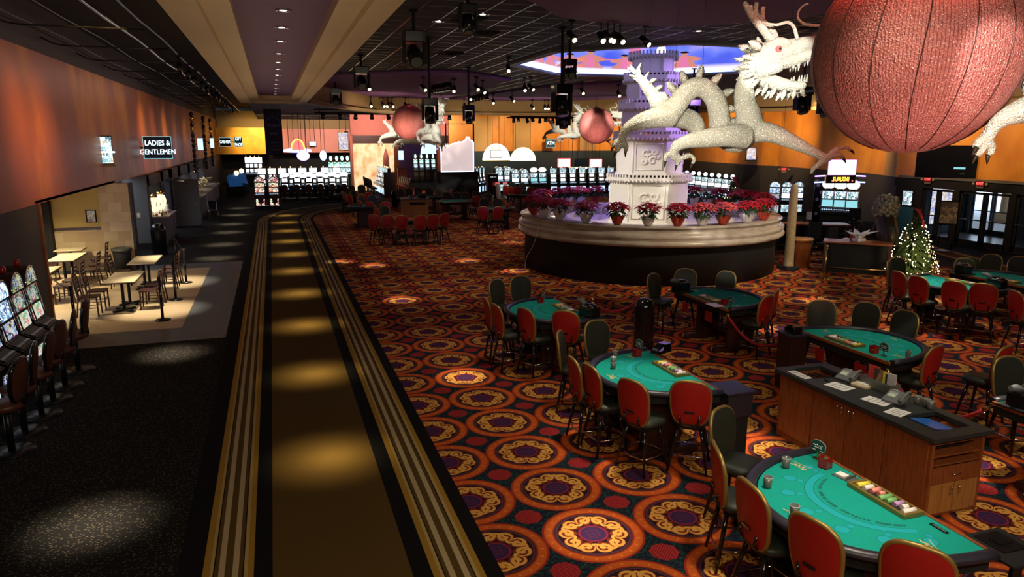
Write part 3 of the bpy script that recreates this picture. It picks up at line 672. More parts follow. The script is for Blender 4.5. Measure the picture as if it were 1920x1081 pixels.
st('floor_vestibule', MB().plate([(25.2, 15), (29.1, 15), (29.1, 25), (25.2, 25)], [], .012), 'floor_tile_grey', 'pale floor of the entrance vestibule', 'floor')
mb = MB(); mb.plate([(41, 0), (90, 0), (90, 60), (41, 60)], [], -.02); mb.plate([(29.1, 0), (41, 0), (41, 60), (29.1, 60)], [], .014); st('ground', mb, 'snow', 'pale snowy ground outside the doors', 'ground')
for k, yy in enumerate((22.6, 26.0)):
    t = thing('outdoor_column', 'pale round outdoor column seen through the doors, ' + ('nearer' if k == 0 else 'farther') + ' one', 'column', (34, yy, .014)); MB().lathe([(.28, .5), (.25, 3.2)], 16).build('shaft', 'cream', t); MB().box((0, 0, .25), (.8, .8, .5)).build('base', 'cream', t, .02); MB().box((0, 0, 3.3), (.8, .8, .2)).build('capital', 'cream', t, .02)
# ---------------------------------------------------------------- high chairs
def sup(t, a, b, n=2.8, taper=0.0):
    c, s = math.cos(t), math.sin(t)
    x = math.copysign(abs(c)**(2/n), c)*a; z = math.copysign(abs(s)**(2/n), s)*b
    return x*(1+taper*z/b), z
def dished(outline, yf, rings=(1, .93, .8, .55, .25), bulge=0.0, sgn=1):
    """a padded panel: rings of an outline drawn in, the middle pushed out"""
    mb = MB(); n = len(outline); vs_, fs = [], []
    for i, k in enumerate(rings):
        for x, z in outline: vs_.append((x*k, yf(x*k, z*k)+sgn*bulge*(1-k**3.0), z*k+.895))
    vs_.append((0, yf(0, 0)+sgn*bulge, .895))
    for i in range(len(rings)-1):
        for j in range(n): fs.append((i*n+j, i*n+(j+1) % n, (i+1)*n+(j+1) % n, (i+1)*n+j))
    for j in range(n): fs.append(((len(rings)-1)*n+j, (len(rings)-1)*n+(j+1) % n, len(vs_)-1))
    return mb.add(vs_, fs, 0, True)
def make_chair():
    t = thing('gaming_chair', '', 'chair')
    ol = [sup(2*PI*i/32, .232, .29, 2.9, .09) for i in range(32)]
    yb = lambda x, z: -.215-.13*z+.55*x*x
    dished(ol, lambda x, z: yb(x, z)+.022, bulge=.03).build('backrest_pad', 'olive_vinyl', t)['label'] = 'dark olive inner back pad'
    dished(ol, lambda x, z: yb(x, z)-.018, bulge=.022, sgn=-1).build('back_shell', 'red_vinyl', t)['label'] = 'bright red outer back shell'
    mb = MB(); mb.tube([(x, yb(x, z), z+.895) for x, z in ol], .021, 8, closed=True); mb.build('back_trim', 'trim_gold', t)['label'] = 'dull gold edge trim'
    h = MB().box((0, yb(0, -.10)-.047, .795), (.115, .012, .03)).build('hand_slot', 'black_gloss', t, .004)
    mb = MB(); prof = [(0, .585), (.8, .585), (1, .61), (1, .645), (.93, .672), (.6, .685), (0, .688)]; vs_, fs = [], []; so_ = [sup(2*PI*i/28, .235, .225, 2.9) for i in range(28)]
    for r, z in prof:
        for x, y in so_: vs_.append((x*r, y*r+.02, z))
    for i in range(len(prof)-1):
        for j in range(28): fs.append((i*28+j, i*28+(j+1) % 28, (i+1)*28+(j+1) % 28, (i+1)*28+j))
    mb.add(vs_, fs, 0, True).build('seat', 'olive_vinyl', t)
    MB().box((0, .0, .565), (.30, .30, .05)).build('seat_plate', 'black_matte', t, .01)
    for sx in (-1, 1):
        for sy in (-1, 1): MB().tube([(sx*.13, sy*.13, .57), (sx*.17, sy*.165, .38), (sx*.235, sy*.225, 0)], [.026, .023, .016], 7).build('leg', 'black_gloss', t)
        MB().tube([(sx*.10, -.16, .60), (sx*.11, -.235, .68), (sx*.12, -.215, .76)], .014, 6).build('back_bracket', 'black_gloss', t)
    k = .205; MB().tube([(-k, -k+.01, .22), (0, -k-.02, .22), (k, -k+.01, .22), (k+.015, 0, .22), (k, k-.01, .22), (0, k+.02, .22), (-k, k-.01, .22), (-k-.015, 0, .22)], .010, 6, closed=True).build('foot_ring', 'chrome', t)
    return t
chair = Stamp(make_chair)
def seat_at(px, py, target, label, group=None, zb=.88):
    b = P(px, py, zb); d = (Vector((target[0], target[1], 0))-Vector((b.x, b.y, 0))).normalized()
    return chair(label, (b.x+d.x*.22, b.y+d.y*.22, .004), math.atan2(d.y, d.x)-PI/2, group)
# ---------------------------------------------------------------- half-round gaming tables
TA, TB = .97, 1.22
def tout(k, t, n=2.25): x, y = sup(t, TA, TB, n); return x*k, max(y, 0)*k
def make_table(felt):
    t = thing('gaming_table', '', 'table')
    ang = [PI*i/36 for i in range(37)]
    fo = [tout(.945, a) for a in ang]
    MB().prism(fo, .90, .94).build('felt_top', felt, t)
    mb = MB(); mb.tube([(*tout(1.0, a), .945) for a in ang], .055, 10, flat=.72); mb.build('armrest', 'rail_vinyl', t)
    MB().prism([tout(.97, a) for a in ang], .80, .915).build('apron', 'black_matte', t)
    MB().box((0, -.012, .925), (1.90, .03, .05)).build('dealer_edge', 'cherry_wood', t, .006)
    for s in (-1, 1):
        leg = MB(); leg.prism([(s*.52-.05, .30), (s*.52+.05, .30), (s*.52+.05, .80), (s*.52-.05, .80)], .10, .82); leg.build('leg', 'dark_wood', t, .012)
        MB().prism([(s*.52-.06, .02), (s*.52+.06, .02), (s*.52+.06, 1.02), (s*.52-.06, 1.02)], .0, .10).build('foot', 'dark_wood', t, .02)
    MB().box((0, .55, .30), (1.0, .06, .12)).build('stretcher', 'dark_wood', t, .01)
    # printed layout on the cloth
    mb = MB()
    def bandp(k0, k1, a0, a1, m, n=30, z=.9412):
        q0 = [tout(k0, a0+(a1-a0)*i/n) for i in range(n+1)]; q1 = [tout(k1, a0+(a1-a0)*i/n) for i in range(n+1)]
        mb.add([(*p, z) for p in q0+q1], [(i, i+1, n+2+i, n+1+i) for i in range(n)], m)
    bandp(.545, .605, .36, PI-.36, 0); bandp(.54, .545, .36, PI-.36, 1); bandp(.605, .61, .36, PI-.36, 1)
    rnd = random.Random(3)
    for i in range(34):
        a = .5+(PI-1.0)*i/33
        if i % 9 != 8: bandp(.485, .485+.018+.012*rnd.random(), a, a+.035+.03*rnd.random(), 1, 2)
    def disc(cx_, cy_, r, m, z, r0=None):
        n = 18; o = [(cx_+r*math.cos(2*PI*i/n), cy_+r*math.sin(2*PI*i/n), z) for i in range(n)]
        if r0 is None: mb.add(o, [tuple(range(n))], m)
        else: mb.add(o+[(cx_+r0*math.cos(2*PI*i/n), cy_+r0*math.sin(2*PI*i/n), z) for i in range(n)], [(i, (i+1) % n, n+(i+1) % n, n+i) for i in range(n)], m)
    for i in range(7):
        a = .30+(PI-.60)*i/6; x, y = tout(.735, a); disc(x, y, .058, 0, .9412); disc(x, y, .061, 1, .9414, .057)
        x, y = tout(.655, a+.03); disc(x, y, .030, 0, .9412); disc(x, y, .032, 1, .9414, .029)
    for cx_, cy_, rz in ((.74, .36, .3), (-.74, .36, -.3), (0, 1.02, 0)):          # flowing gold script marks
        R_ = Matrix.Rotation(rz, 2)
        for pts, w in (([(-.09, .02), (-.06, .06), (-.045, -.01), (-.02, .045), (0, -.005), (.02, .035), (.035, 0), (.06, .03), (.10, .035)], .011), ([(-.10, -.035), (0, -.028), (.10, -.04)], .006)):
            sp_ = smooth_path([Vector((*p, 0)) for p in pts], 5); lft, rgt = [], []
            for i, p in enumerate(sp_):
                d = (sp_[min(i+1, len(sp_)-1)]-sp_[max(i-1, 0)]); nn_ = Vector((-d.y, d.x)).normalized()*w*.5 if d.length > 1e-6 else Vector((0, w*.5))
                for L_, sg in ((lft, 1), (rgt, -1)):
                    v = R_ @ (p.xy+nn_*sg); L_.append((cx_+v.x, cy_+v.y, .9416))
            n = len(lft); mb.add(lft+rgt, [(i, i+1, n+i+1, n+i) for i in range(n-1)], 2)
    pr = mb.build('printed_layout', ['felt_blue_print' if felt == 'felt_teal' else 'felt_dark_print', 'felt_dark_print', 'gold_print'], t)
    return t
tab_teal = Stamp(lambda: make_table('felt_teal')); tab_red = Stamp(lambda: make_table('felt_red'))
class Tab:
    def __init__(s, x, y, face, label, stamp=tab_teal, sc=1.0):
        s.loc = Vector((x, y, .004)); s.rz = PI/2 if face == 'L' else (-PI/2 if face == 'R' else face); s.o = stamp(label, s.loc, s.rz, None, sc); s.R = Matrix.Rotation(s.rz, 3, 'Z')
    def w(s, x, y, z=.9415): return s.loc+s.R @ Vector((x, y, z))
    def chairs(s, items):
        for px, py, lb in items:
            b = P(px, py, .88); l = s.R.transposed() @ (b-s.loc); tg = s.w(max(-.8, min(.8, l.x*.55)), .15)
            seat_at(px, py, (tg.x, tg.y), lb)
T1 = Tab(4.98, 4.50, 'L', 'nearest teal felt blackjack table with open chip tray')
T2 = Tab(5.10, 8.20, 'L', 'teal felt blackjack table second from the camera in the left row')
T3 = Tab(5.10, 11.98, 'L', 'teal felt table with a black shuffler, third in the left row')
T4 = Tab(7.80, 11.95, 'R', 'teal felt table below the round planter, dealer side facing us')
T5 = Tab(8.05, 8.48, 'R', 'teal felt table behind the wooden podium, dealer side facing us')
T6 = Tab(14.28, 11.60, 'L', 'teal felt table in front of the lit christmas tree')
T7 = Tab(15.05, 11.75, 'R', 'teal felt table near the entrance at the picture edge')
T8 = Tab(8.00, 5.00, 'R', 'table beside the podium cut off by the picture edge')
T1.chairs([(1350,817,'olive fronted chair at the far corner of the nearest table'), (1343,892,'chair beside the far corner chair, half hidden, nearest table'), (1405,968,'red backed chair at the left rim of the nearest table'), (1523,1041,'large red backed chair at the bottom of the picture'), (1716,1093,'red backed chair cut off by the bottom picture edge')])
T2.chairs([(1117,637,'olive fronted chair at the far end of the second table'), (1050,660,'olive fronted chair turned sideways at the second table'), (1075,712,'red backed chair mostly hidden by its neighbour, second table'), (1107,727,'red backed chair at the left rim of the second table'), (1185,758,'red backed chair at the near rim of the second table'), (1294,760,'red backed chair at the near corner of the second table')])
T3.chairs([(930,552,'olive fronted chair at the far left of the third table'), (975,545,'olive fronted chair at the far end of the third table'), (913,590,'narrow red edge of a chair at the left of the third table'), (931,603,'red backed chair at the left rim of the third table'), (985,611,'red backed chair at the near rim of the third table'), (1060,616,'red backed chair in front of the shuffler, third table')])
T4.chairs([(1224,540,'olive fronted chair beside the shuffler below the planter'), (1285,530,'olive fronted chair under the planter, middle one of three'), (1362,535,'olive fronted chair under the planter, right one of three')])
seat_at(1437, 585, (8.2, 11.6), 'red backed chair seen edge on at the right of the planter table')
seat_at(1453, 572, (8.6, 11.75), 'olive fronted chair just behind the edge on red chair')
T5.chairs([(1540,595,'olive fronted chair at the far left of the table behind the podium'), (1625,600,'olive fronted chair in the middle behind the podium table'), (1697,617,'olive fronted chair at the right behind the podium table')])
seat_at(1750, 688, (8.42, 8.1), 'red backed chair at the right end of the table behind the podium')
T6.chairs([(1665,515,'chair seen edge on at the left of the table by the christmas tree'), (1679,507,'olive fronted chair left of the christmas tree'), (1683,535,'first red backed chair from the left by the christmas tree'), (1720,545,'second red backed chair from the left by the christmas tree'), (1787,555,'third red backed chair from the left by the christmas tree'), (1843,560,'rightmost red backed chair at the table by the christmas tree')])
T7.chairs([(1858,500,'olive fronted chair near the entrance, middle of three'), (1910,505,'olive fronted chair near the entrance at the picture edge')])
seat_at(1818, 506, (15.9, 11.9), 'chair seen edge on near the entrance, red and olive')
seat_at(1806, 508, (15.4, 12.0), 'red edge of a chair just left of the edge on entrance chair')
seat_at(1902, 575, (14.6, 9.2), 'chair seen edge on at the right picture edge below the entrance')
seat_at(1880, 688, (9.3, 8.0), 'red backed chair at the right picture edge behind an olive one')
seat_at(1885, 712, (8.95, 5.6), 'olive fronted chair at the right picture edge beside a shuffler')
# ---------------------------------------------------------------- things lying on the tables
def make_tray():
    t = thing('chip_tray', '', 'tray')
    mb = MB(); L_, W_ = .30, .095
    for s in (-1, 1): mb.box((0, s*W_, .02), (2*L_+.03, .03, .04)); mb.box((s*L_, 0, .02), (.03, 2*W_, .04))
    mb.build('frame', 'trim_gold', t, .004); box('bed', (0, 0, .006), (.58, .17, .010), 'black_matte', t)
    for i, c in enumerate(CHIPS):
        MB().tube([(-.25+.0625*i, -.075+.015*(i % 2), .026), (-.25+.0625*i, .06-.02*((i*3) % 4), .026)], .024, 10).build('chip_column', c, t)
    return t
for nm, c in (('chip_yellow', (.75, .62, .06)), ('chip_white', (.75, .70, .66)), ('chip_pink', (.75, .25, .22)), ('chip_red', (.55, .05, .04)), ('chip_green', (.18, .42, .15)), ('chip_purple', (.42, .25, .48)), ('chip_black', (.03, .03, .03))): simple(nm, c, .5, vary=.25, scale=60)
CHIPS = ['chip_white', 'chip_white', 'chip_purple', 'chip_green', 'chip_green', 'chip_pink', 'chip_pink', 'chip_white', 'chip_yellow']
tray = Stamp(make_tray)
def make_sign():
    t = thing('table_sign', '', 'sign'); pl = [(-.075, 0), (.075, 0), (.075, .09)]+[(.06*math.cos(PI*i/8)+.0, .09+.03*math.sin(PI*i/8)) for i in range(1, 8)]+[(-.075, .09)]
    mb = MB(); mb.add([(x, -.008, z+.075) for x, z in pl]+[(x, .008, z+.075) for x, z in pl], [tuple(range(len(pl))), tuple(range(2*len(pl)-1, len(pl)-1, -1))]+[(i, (i+1) % len(pl), len(pl)+(i+1) % len(pl), len(pl)+i) for i in range(len(pl))]); mb.build('plaque', 'sign_green', t)
    MB().tube([(x, 0, z+.075) for x, z in pl], .005, 6, closed=True).build('border', 'grey_plastic_light', t)
    box('stem', (0, 0, .04), (.02, .012, .08), 'brass', t); box('base', (0, 0, .006), (.08, .05, .012), 'brass', t, .004)
    for yy in (-.010, .010):
        mb = MB(); mb.tube([(x, yy, z+.075) for x, z in ((-.045, .075), (-.03, .06), (-.018, .075), (-.005, .06), (.01, .08), (.025, .065), (.05, .075))], .0035, 5)
        for x, z, w in ((0, .048, .08), (-.042, .02, .035), (.042, .02, .035)): mb.box((x, yy, z+.075), (w, .003, .007))
        mb.build('lettering', 'paper', t)
    return t
tsign = Stamp(make_sign)
def make_discard():
    t = thing('discard_holder', '', 'card holder'); mb = MB()
    mb.box((-.042, 0, .055), (.006, .10, .11)); mb.box((.042, 0, .055), (.006, .10, .11)); mb.box((0, .047, .055), (.085, .006, .11)); mb.box((0, 0, .004), (.09, .10, .008)); mb.build('holder', 'red_acrylic', t)
    box('cards', (0, 0, .03), (.062, .085, .045), 'red_vinyl', t); return t
discard = Stamp(make_discard)
def make_cup():
    t = thing('tumbler', '', 'cup'); MB().lathe([(0, .004), (.030, .004), (.034, .02), (.040, .10), (.037, .10), (.031, .02), (0, .016)], 14).build('cup', 'smoke_acrylic', t); MB().lathe([(.041, .094), (.043, .099), (.041, .104), (.037, .104)], 14).build('rim', 'grey_plastic_light', t); return t
cup = Stamp(make_cup)
def make_shuffler():
    t = thing('card_shuffler', '', 'machine')
    MB().box((0, 0, .09), (.24, .34, .18)).build('body', 'black_gloss', t, .03); MB().ell((0, .02, .17), (.115, .15, .07)).build('lid', 'black_gloss', t)
    MB().tube([(0, -.10, .19), (0, -.20, .24), (0, -.30, .25)], [.05, .045, .03], 8).build('card_chute', 'grey_plastic', t); box('display', (.10, 0, .19), (.05, .10, .012), 'grey_plastic_light', t); MB().box((0, 0, -.012), (.36, .44, .024)).build('shelf', 'black_matte', t, .008)
    MB().tube([(0, .15, -.02), (0, .22, -.30), (0, .30, -.34)], .02, 6).build('bracket', 'dark_metal', t); return t
shuf = Stamp(make_shuffler)
def make_shoe():
    t = thing('card_shoe', '', 'card shoe'); mb = MB(); mb.prism([(-.07, -.16), (.07, -.16), (.07, .14), (-.07, .14)], 0, .05); mb.add([(-.07, .14, .05), (.07, .14, .05), (.07, -.02, .13), (-.07, -.02, .13), (-.07, -.16, .13), (.07, -.16, .13), (-.07, -.16, .05), (.07, -.16, .05)], [(0, 1, 2, 3), (3, 2, 5, 4), (6, 7, 5, 4)]); mb.build('shell', 'black_gloss', t); box('card_slot', (0, .13, .07), (.09, .02, .03), 'grey_plastic', t); return t
shoe = Stamp(make_shoe)
def make_slip():
    t = thing('chip_rack_insert', '', 'insert'); box('slot_plate', (0, 0, .003), (.16, .035, .006), 'black_gloss', t, .001); box('slot', (0, 0, .007), (.12, .012, .002), 'grey_plastic', t); return t
slip = Stamp(make_slip)
def put(st_, T, x, y, lb, rz=0.0, z=.9415): p = T.w(x, y, z); return st_(lb, p, T.rz+rz)
put(tray, T1, -.05, .13, 'open chip tray with yellow, pink and green chips on the nearest table')
put(tsign, T1, .80, .10, 'green limit sign on the nearest table', .25); put(discard, T1, .63, .16, 'red card holder on the nearest table', .3)
put(cup, T1, .74, .52, 'smoky tumbler at the far end of the nearest table'); put(cup, T1, .46, .94, 'smoky tumbler at the left rim of the nearest table'); put(cup, T1, -.04, 1.06, 'smoky tumbler behind the large red chair, nearest table')
put(slip, T1, -.56, .08, 'black cash slot on the nearest table')
t = thing('acrylic_card_tray', 'clear card tray with white cards on the nearest table', 'card tray', T1.w(.38, .12), T1.rz+.2)
box('base', (0, 0, .003), (.24, .14, .006), 'smoke_acrylic', t); box('divider', (-.03, 0, .02), (.006, .14, .03), 'smoke_acrylic', t); box('cards', (.06, 0, .012), (.09, .075, .012), 'paper', t)
t = thing('side_shelf', 'black hinged shelf with small trays at the near corner of the nearest table', 'shelf', T1.w(-.88, -.24, .90), T1.rz)
MB().box((0, 0, 0), (.46, .42, .03)).build('board', 'black_matte', t, .01); box('tray', (.05, 0, .02), (.26, .24, .012), 'dark_metal', t, .004); box('panel', (.05, 0, .03), (.10, .12, .01), 'black_gloss', t)
for bx in (-.18, .18): box('support', (bx, .12, -.12), (.03, .10, .22), 'dark_metal', t)
put(tray, T2, .02, .14, 'chip tray with white cards on the second table'); put(tsign, T2, .88, .16, 'green limit sign on the second table', .25); put(discard, T2, .72, .28, 'red card holder on the second table', .2)
put(cup, T2, .78, .60, 'smoky tumbler at the far end of the second table'); put(cup, T2, .30, .86, 'lower tumbler of the stacked pair on the second table'); put(cup, T2, .30, .86, 'upper tumbler of the stacked pair on the second table', 0, .9415+.066)
put(shoe, T2, .78, -.14, 'black card shoe behind the second table rim', .4)
t = thing('purple_side_shelf', 'dark purple shelf box at the near end of the second table', 'shelf', T2.w(-.86, -.22, .62), T2.rz); MB().box((0, 0, .15), (.40, .36, .30)).build('box', 'rail_vinyl', t, .01); MB().box((0, 0, .315), (.46, .42, .03)).build('lid', 'rail_vinyl', t, .008); MB().box((0, 0, -.31), (.34, .30, .62)).build('pedestal', 'black_matte', t, .01)
put(tray, T3, .02, .16, 'brass edged chip tray on the third table'); put(discard, T3, .62, .40, 'red card holder on the third table'); put(tsign, T3, .72, .30, 'dark limit sign at the far end of the third table')
put(shuf, T3, -.72, -.02, 'black shuffler machine on the corner of the third table', 1.9, .965)
put(tray, T4, .10, .16, 'chip tray on the planter table'); put(discard, T4, .60, .14, 'red card holder on the planter table'); put(tsign, T4, .78, .16, 'dark limit sign seen from behind on the planter table', PI)
put(shuf, T4, -.72, .0, 'black shuffler machine on the left end of the planter table', .3, .965)
t = thing('clipboard', 'pale lilac clipboard on the dealer edge of the planter table', 'clipboard', T4.w(.62, -.08, .956), T4.rz); MB().box((0, 0, .006), (.30, .22, .012)).build('board', 'foil_white', t, .003); box('clip', (0, .1, .016), (.08, .03, .01), 'chrome', t)
put(tray, T5, -.10, .16, 'chip tray on the table behind the podium'); put(discard, T5, .50, .14, 'red card holder on the table behind the podium'); put(tsign, T5, .66, .16, 'dark limit sign seen from behind on the table behind the podium', PI)
put(cup, T5, .84, .42, 'pale tumbler at the right end of the table behind the podium'); t = thing('side_stand', 'dark purple topped stand at the left end of the table behind the podium', 'stand', T5.w(-.84, -.20, 0), T5.rz); MB().box((0, 0, .45), (.34, .30, .90)).build('pedestal', 'dark_wood', t, .01); MB().box((0, 0, .92), (.42, .36, .04)).build('top', 'rail_vinyl', t, .008)
put(shoe, T5, -.84, -.20, 'small dark box at the left end of the table behind the podium', 1.4)
for T, x, w_, nm in ((T4, -.45, .22, 'left of the pair under the planter table'), (T4, .36, .22, 'right of the pair under the planter table'), (T5, -.38, .18, 'under the left half of the table behind the podium'), (T5, .45, .22, 'under the right half of the table behind the podium'), (T7, .2, .2, 'under the entrance table')):
    t = thing('hanging_sign', 'red notice panel hanging ' + nm, 'sign', T.w(x, -.035, .68), T.rz); box('panel', (0, 0, 0), (w_, .012, .20), 'red_vinyl', t, .003); box('hanger', (0, .01, .12), (.04, .02, .06), 'dark_metal', t); text('500', .07, 'foil_red', t, (0, -.009, 0), depth=.001)
put(tray, T6, .02, .14, 'chip tray on the christmas tree table'); put(shuf, T6, -.70, .02, 'grey shuffler machine on the christmas tree table', 1.8, .965)
put(shuf, T7, -.60, .02, 'black shuffler machine on the entrance table', .2, .965); put(tray, T7, .30, .16, 'chip tray on the entrance table'); put(shuf, T8, -.70, .16, 'black shuffler machine on the table beside the podium', .1, .965)
# ---------------------------------------------------------------- the podium
pod = thing('podium_cabinet', 'long reddish wood pit podium with dark counter between the tables', 'cabinet', (6.40, 5.35, .004))
PW, PL, PH = .74, 2.42, .90
mb = MB()
mb.box((PW/2, PL/2, .03), (PW-.06, PL-.06, .06), 1); mb.box((.02, PL/2, PH/2), (.03, PL, PH-.02), 0); mb.box((PW-.02, PL/2, PH/2), (.03, PL, PH-.02), 0); mb.box((PW/2, PL-.02, PH/2), (PW, .03, PH-.02), 0); mb.box((PW/2, .40, PH/2), (PW-.06, .03, PH-.04), 0)
mb.box((PW/2, .03, .01+.02), (PW, .04, .04), 0)
for x in (.02, PW-.02): mb.box((x, .2, PH/2), (.035, .42, PH-.02), 0)
mb.box((PW/2, .2, .60), (PW-.05, .38, .02), 0); mb.box((PW/2, .2, .70), (PW-.05, .38, .02), 0); mb.box((PW/2, .2, .84), (PW-.05, .38, .015), 0)
mb.build('carcass', ['cherry_wood', 'black_matte'], pod)
for a, b in ((.03, .60), (.615, 1.18), (1.195, 1.76), (1.775, PL-.03)): box('door', (.0, (a+b)/2, .49), (.02, b-a, .80), 'cherry_wood', pod, .004)
drs = [c for c in pod.children if c.name.startswith('door')]
for d, y in ((drs[1], 1.13), (drs[2], 1.245), (drs[1], 1.06), (drs[2], 1.32)): MB().tube([(-.012, y, .83), (-.035, y, .82), (-.035, y, .75), (-.012, y, .74)], .005, 6).build('handle', 'chrome', d)
dw = box('drawer', (PW/2, -.005, .49), (PW-.06, .02, .19), 'cherry_wood', pod, .004); MB().tube([(PW/2-.06, -.015, .49), (PW/2-.05, -.04, .49), (PW/2+.05, -.04, .49), (PW/2+.06, -.015, .49)], .006, 6).build('handle', 'chrome', dw)
MB().lathe([(0, 0), (.012, 0), (.012, .01)], 10).build('lock', 'chrome', dw, loc=(PW/2, -.02, .55))
for k, (a, b) in enumerate(((.04, PW/2-.005), (PW/2+.005, PW-.04))):
    d = box('cupboard_door', ((a+b)/2, -.005, .22), (b-a, .02, .34), 'oak_wood', pod, .004); x = b-.05 if k == 0 else a+.05; MB().tube([(x, -.015, .35), (x, -.04, .34), (x, -.04, .26), (x, -.015, .25)], .006, 6).build('handle', 'chrome', d)
mb = MB(); mb.plate([(-.06, -.07), (PW+.04, -.07), (PW+.04, PL+.05), (-.06, PL+.05)], [[(.16, .10), (.64, .10), (.64, .55), (.16, .55)], [(.14, 1.92), (.60, 1.92), (.60, 2.36), (.14, 2.36)]], PH+.05)
mb.plate([(-.06, -.07), (PW+.04, -.07), (PW+.04, PL+.05), (-.06, PL+.05)], [[(.16, .10), (.64, .10), (.64, .55), (.16, .55)], [(.14, 1.92), (.60, 1.92), (.60, 2.36), (.14, 2.36)]], PH)
for q_ in ([(-.06, -.07), (PW+.04, -.07), (PW+.04, PL+.05), (-.06, PL+.05)], [(.16, .10), (.64, .10), (.64, .55), (.16, .55)], [(.14, 1.92), (.60, 1.92), (.60, 2.36), (.14, 2.36)]): mb.add([(*p, PH) for p in q_]+[(*p, PH+.05) for p in q_], [(i, (i+1) % 4, 4+(i+1) % 4, 4+i) for i in range(4)])
simple('counter_stone', (.026, .030, .030), .45, vary=.3, scale=40); mb.build('countertop', 'counter_stone', pod)
for a, b, c_, d_ in ((.16, .64, .10, .55), (.14, .60, 1.92, 2.36)): box('recess_tray', ((a+b)/2, (c_+d_)/2, PH-.14), (b-a, d_-c_, .02), 'black_matte', pod)
def onpod(x, y, z=PH+.051): return Vector((6.40+x, 5.35+y, .004+z))
t = thing('recessed_monitor', 'tilted blue monitor sunk in the near end of the podium counter', 'monitor', onpod(.35, .33, PH+.005), 0); R_ = Matrix.Rotation(.16, 3, 'Y')
MB().box((0, 0, 0), (.34, .38, .03), 0, 0, R_).build('bezel', 'black_gloss', t); MB().box((.006, 0, .017), (.30, .34, .006), 0, 0, R_).build('screen', 'blue_screen', t); MB().box((.07, -.02, -.005), (.03, .06, .003), 0, 0, R_).build('screen_mark', 'paper', t); box('stand', (0, 0, -.05), (.1, .1, .08), 'black_matte', t)
def make_phone():
    t = thing('desk_phone', '', 'phone'); R_ = Matrix.Rotation(.42, 3, 'Y')
    MB().box((0, 0, .06), (.22, .24, .035), 0, 0, R_).build('body', 'grey_plastic', t, .01); MB().box((-.0, -.04, .085), (.10, .10, .006), 0, 0, R_).build('display_frame', 'grey_plastic_light', t); MB().box((.02, -.04, .082), (.05, .08, .01), 0, 0, R_).build('display', 'lcd', t)
    mb = MB()
    for i in range(4):
        for j in range(3): mb.box((-.02-.024*i, -.075+.03*j, .081+.0105*i), (.016, .02, .008), 0, 0, R_)
    mb.build('keypad', 'paper', t)
    MB().tube([(-.10, .105, .125), (-.05, .105, .135), (.05, .105, .095), (.10, .105, .055)], [.028, .019, .019, .028], 8).build('handset', 'grey_plastic', t); MB().tube([(.1, .105, .04), (.16, .13, .02), (.13, .17, .015), (.05, .16, .012), (.1, .12, .02)], .006, 5).build('cord', 'black_matte', t)
    box('foot', (-.06, 0, .03), (.06, .2, .06), 'grey_plastic', t, .005); return t
phone = Stamp(make_phone)
phone('grey desk phone on the podium near the card slips', onpod(.50, 1.75), PI+.25); phone('grey desk phone on the podium next to the recessed monitor', onpod(.44, .92), PI+.25)
def sheet(lb, x, y, sx, sy, rz):
    t = thing('paper_sheet', lb, 'paper', onpod(x, y), rz); box('sheet', (0, 0, .001), (sx, sy, .002), 'paper', t); mb = MB()
    for i in range(4): mb.box((0, -sy*.3+sy*.18*i, .0026), (sx*.7, sy*.05, .001))
    mb.build('printed_lines', 'grey_plastic_light', t)
sheet('white sheet at the left end of the podium counter', .06, 2.12, .12, .34, 0); sheet('printed form in the middle of the podium counter', .22, 1.58, .22, .30, .2); sheet('blank white sheet near the front of the podium counter', .26, 1.02, .20, .30, .25); sheet('white sheet beside the recessed monitor', .20, .66, .24, .20, .3)
t = thing('brochure_holder', 'clear stand of coloured slips at the back of the podium', 'holder', onpod(.62, 1.34), 0)
mb = MB(); mb.box((0, 0, .01), (.16, .46, .015)); mb.box((-.08, 0, .07), (.008, .46, .12)); mb.box((0, .23, .07), (.16, .008, .12)); mb.box((0, -.23, .07), (.16, .008, .12)); mb.box((0, 0, .07), (.16, .008, .12)); mb.build('stand', 'smoke_acrylic', t)
for y, z, c, sx in ((.14, .15, 'chip_red', .16), (.05, .13, 'poster_brown', .15), (-.06, .12, 'chip_yellow', .10), (-.14, .13, 'foil_white', .12), (-.10, .10, 'blue_wall', .1)): box('slip', (.03, y, z), (.012, sx, .22), c, t, 0, .1)
t = thing('napkin_tray', 'tan tray with white slips behind the middle of the podium', 'tray', onpod(.50, 1.50), .3); box('tray', (0, 0, .015), (.16, .22, .03), 'table_laminate', t, .005); box('slips', (0, -.02, .035), (.09, .12, .015), 'paper', t)
for k, (x, y) in enumerate(((.64, .80), (.66, .70), (.64, .62))): cup('dark cup on the podium behind the phone, ' + ('left', 'middle', 'right')[k] + ' of three', onpod(x, y))
t = thing('pen_tray', 'row of small dark sorters in the far recess of the podium', 'tray', onpod(.36, 2.14, PH-.13)); box('tray', (0, 0, .02), (.40, .38, .03), 'dark_metal', t)
for i in range(4): box('sorter', (-.12+.08*i, .04, .07), (.03, .26, .09), 'dark_wood', t, 0, .15)
MB().tube([onpod(.42, 1.9, PH+.058), onpod(.30, 1.92, PH+.058), onpod(.22, 1.85, PH+.058), onpod(.2, 1.72, PH+.058)], .008, 6).build('pen', 'black_gloss'); tag(bpy.data.objects['pen'], 'dark cord lying on the podium next to the far phone', 'cord')
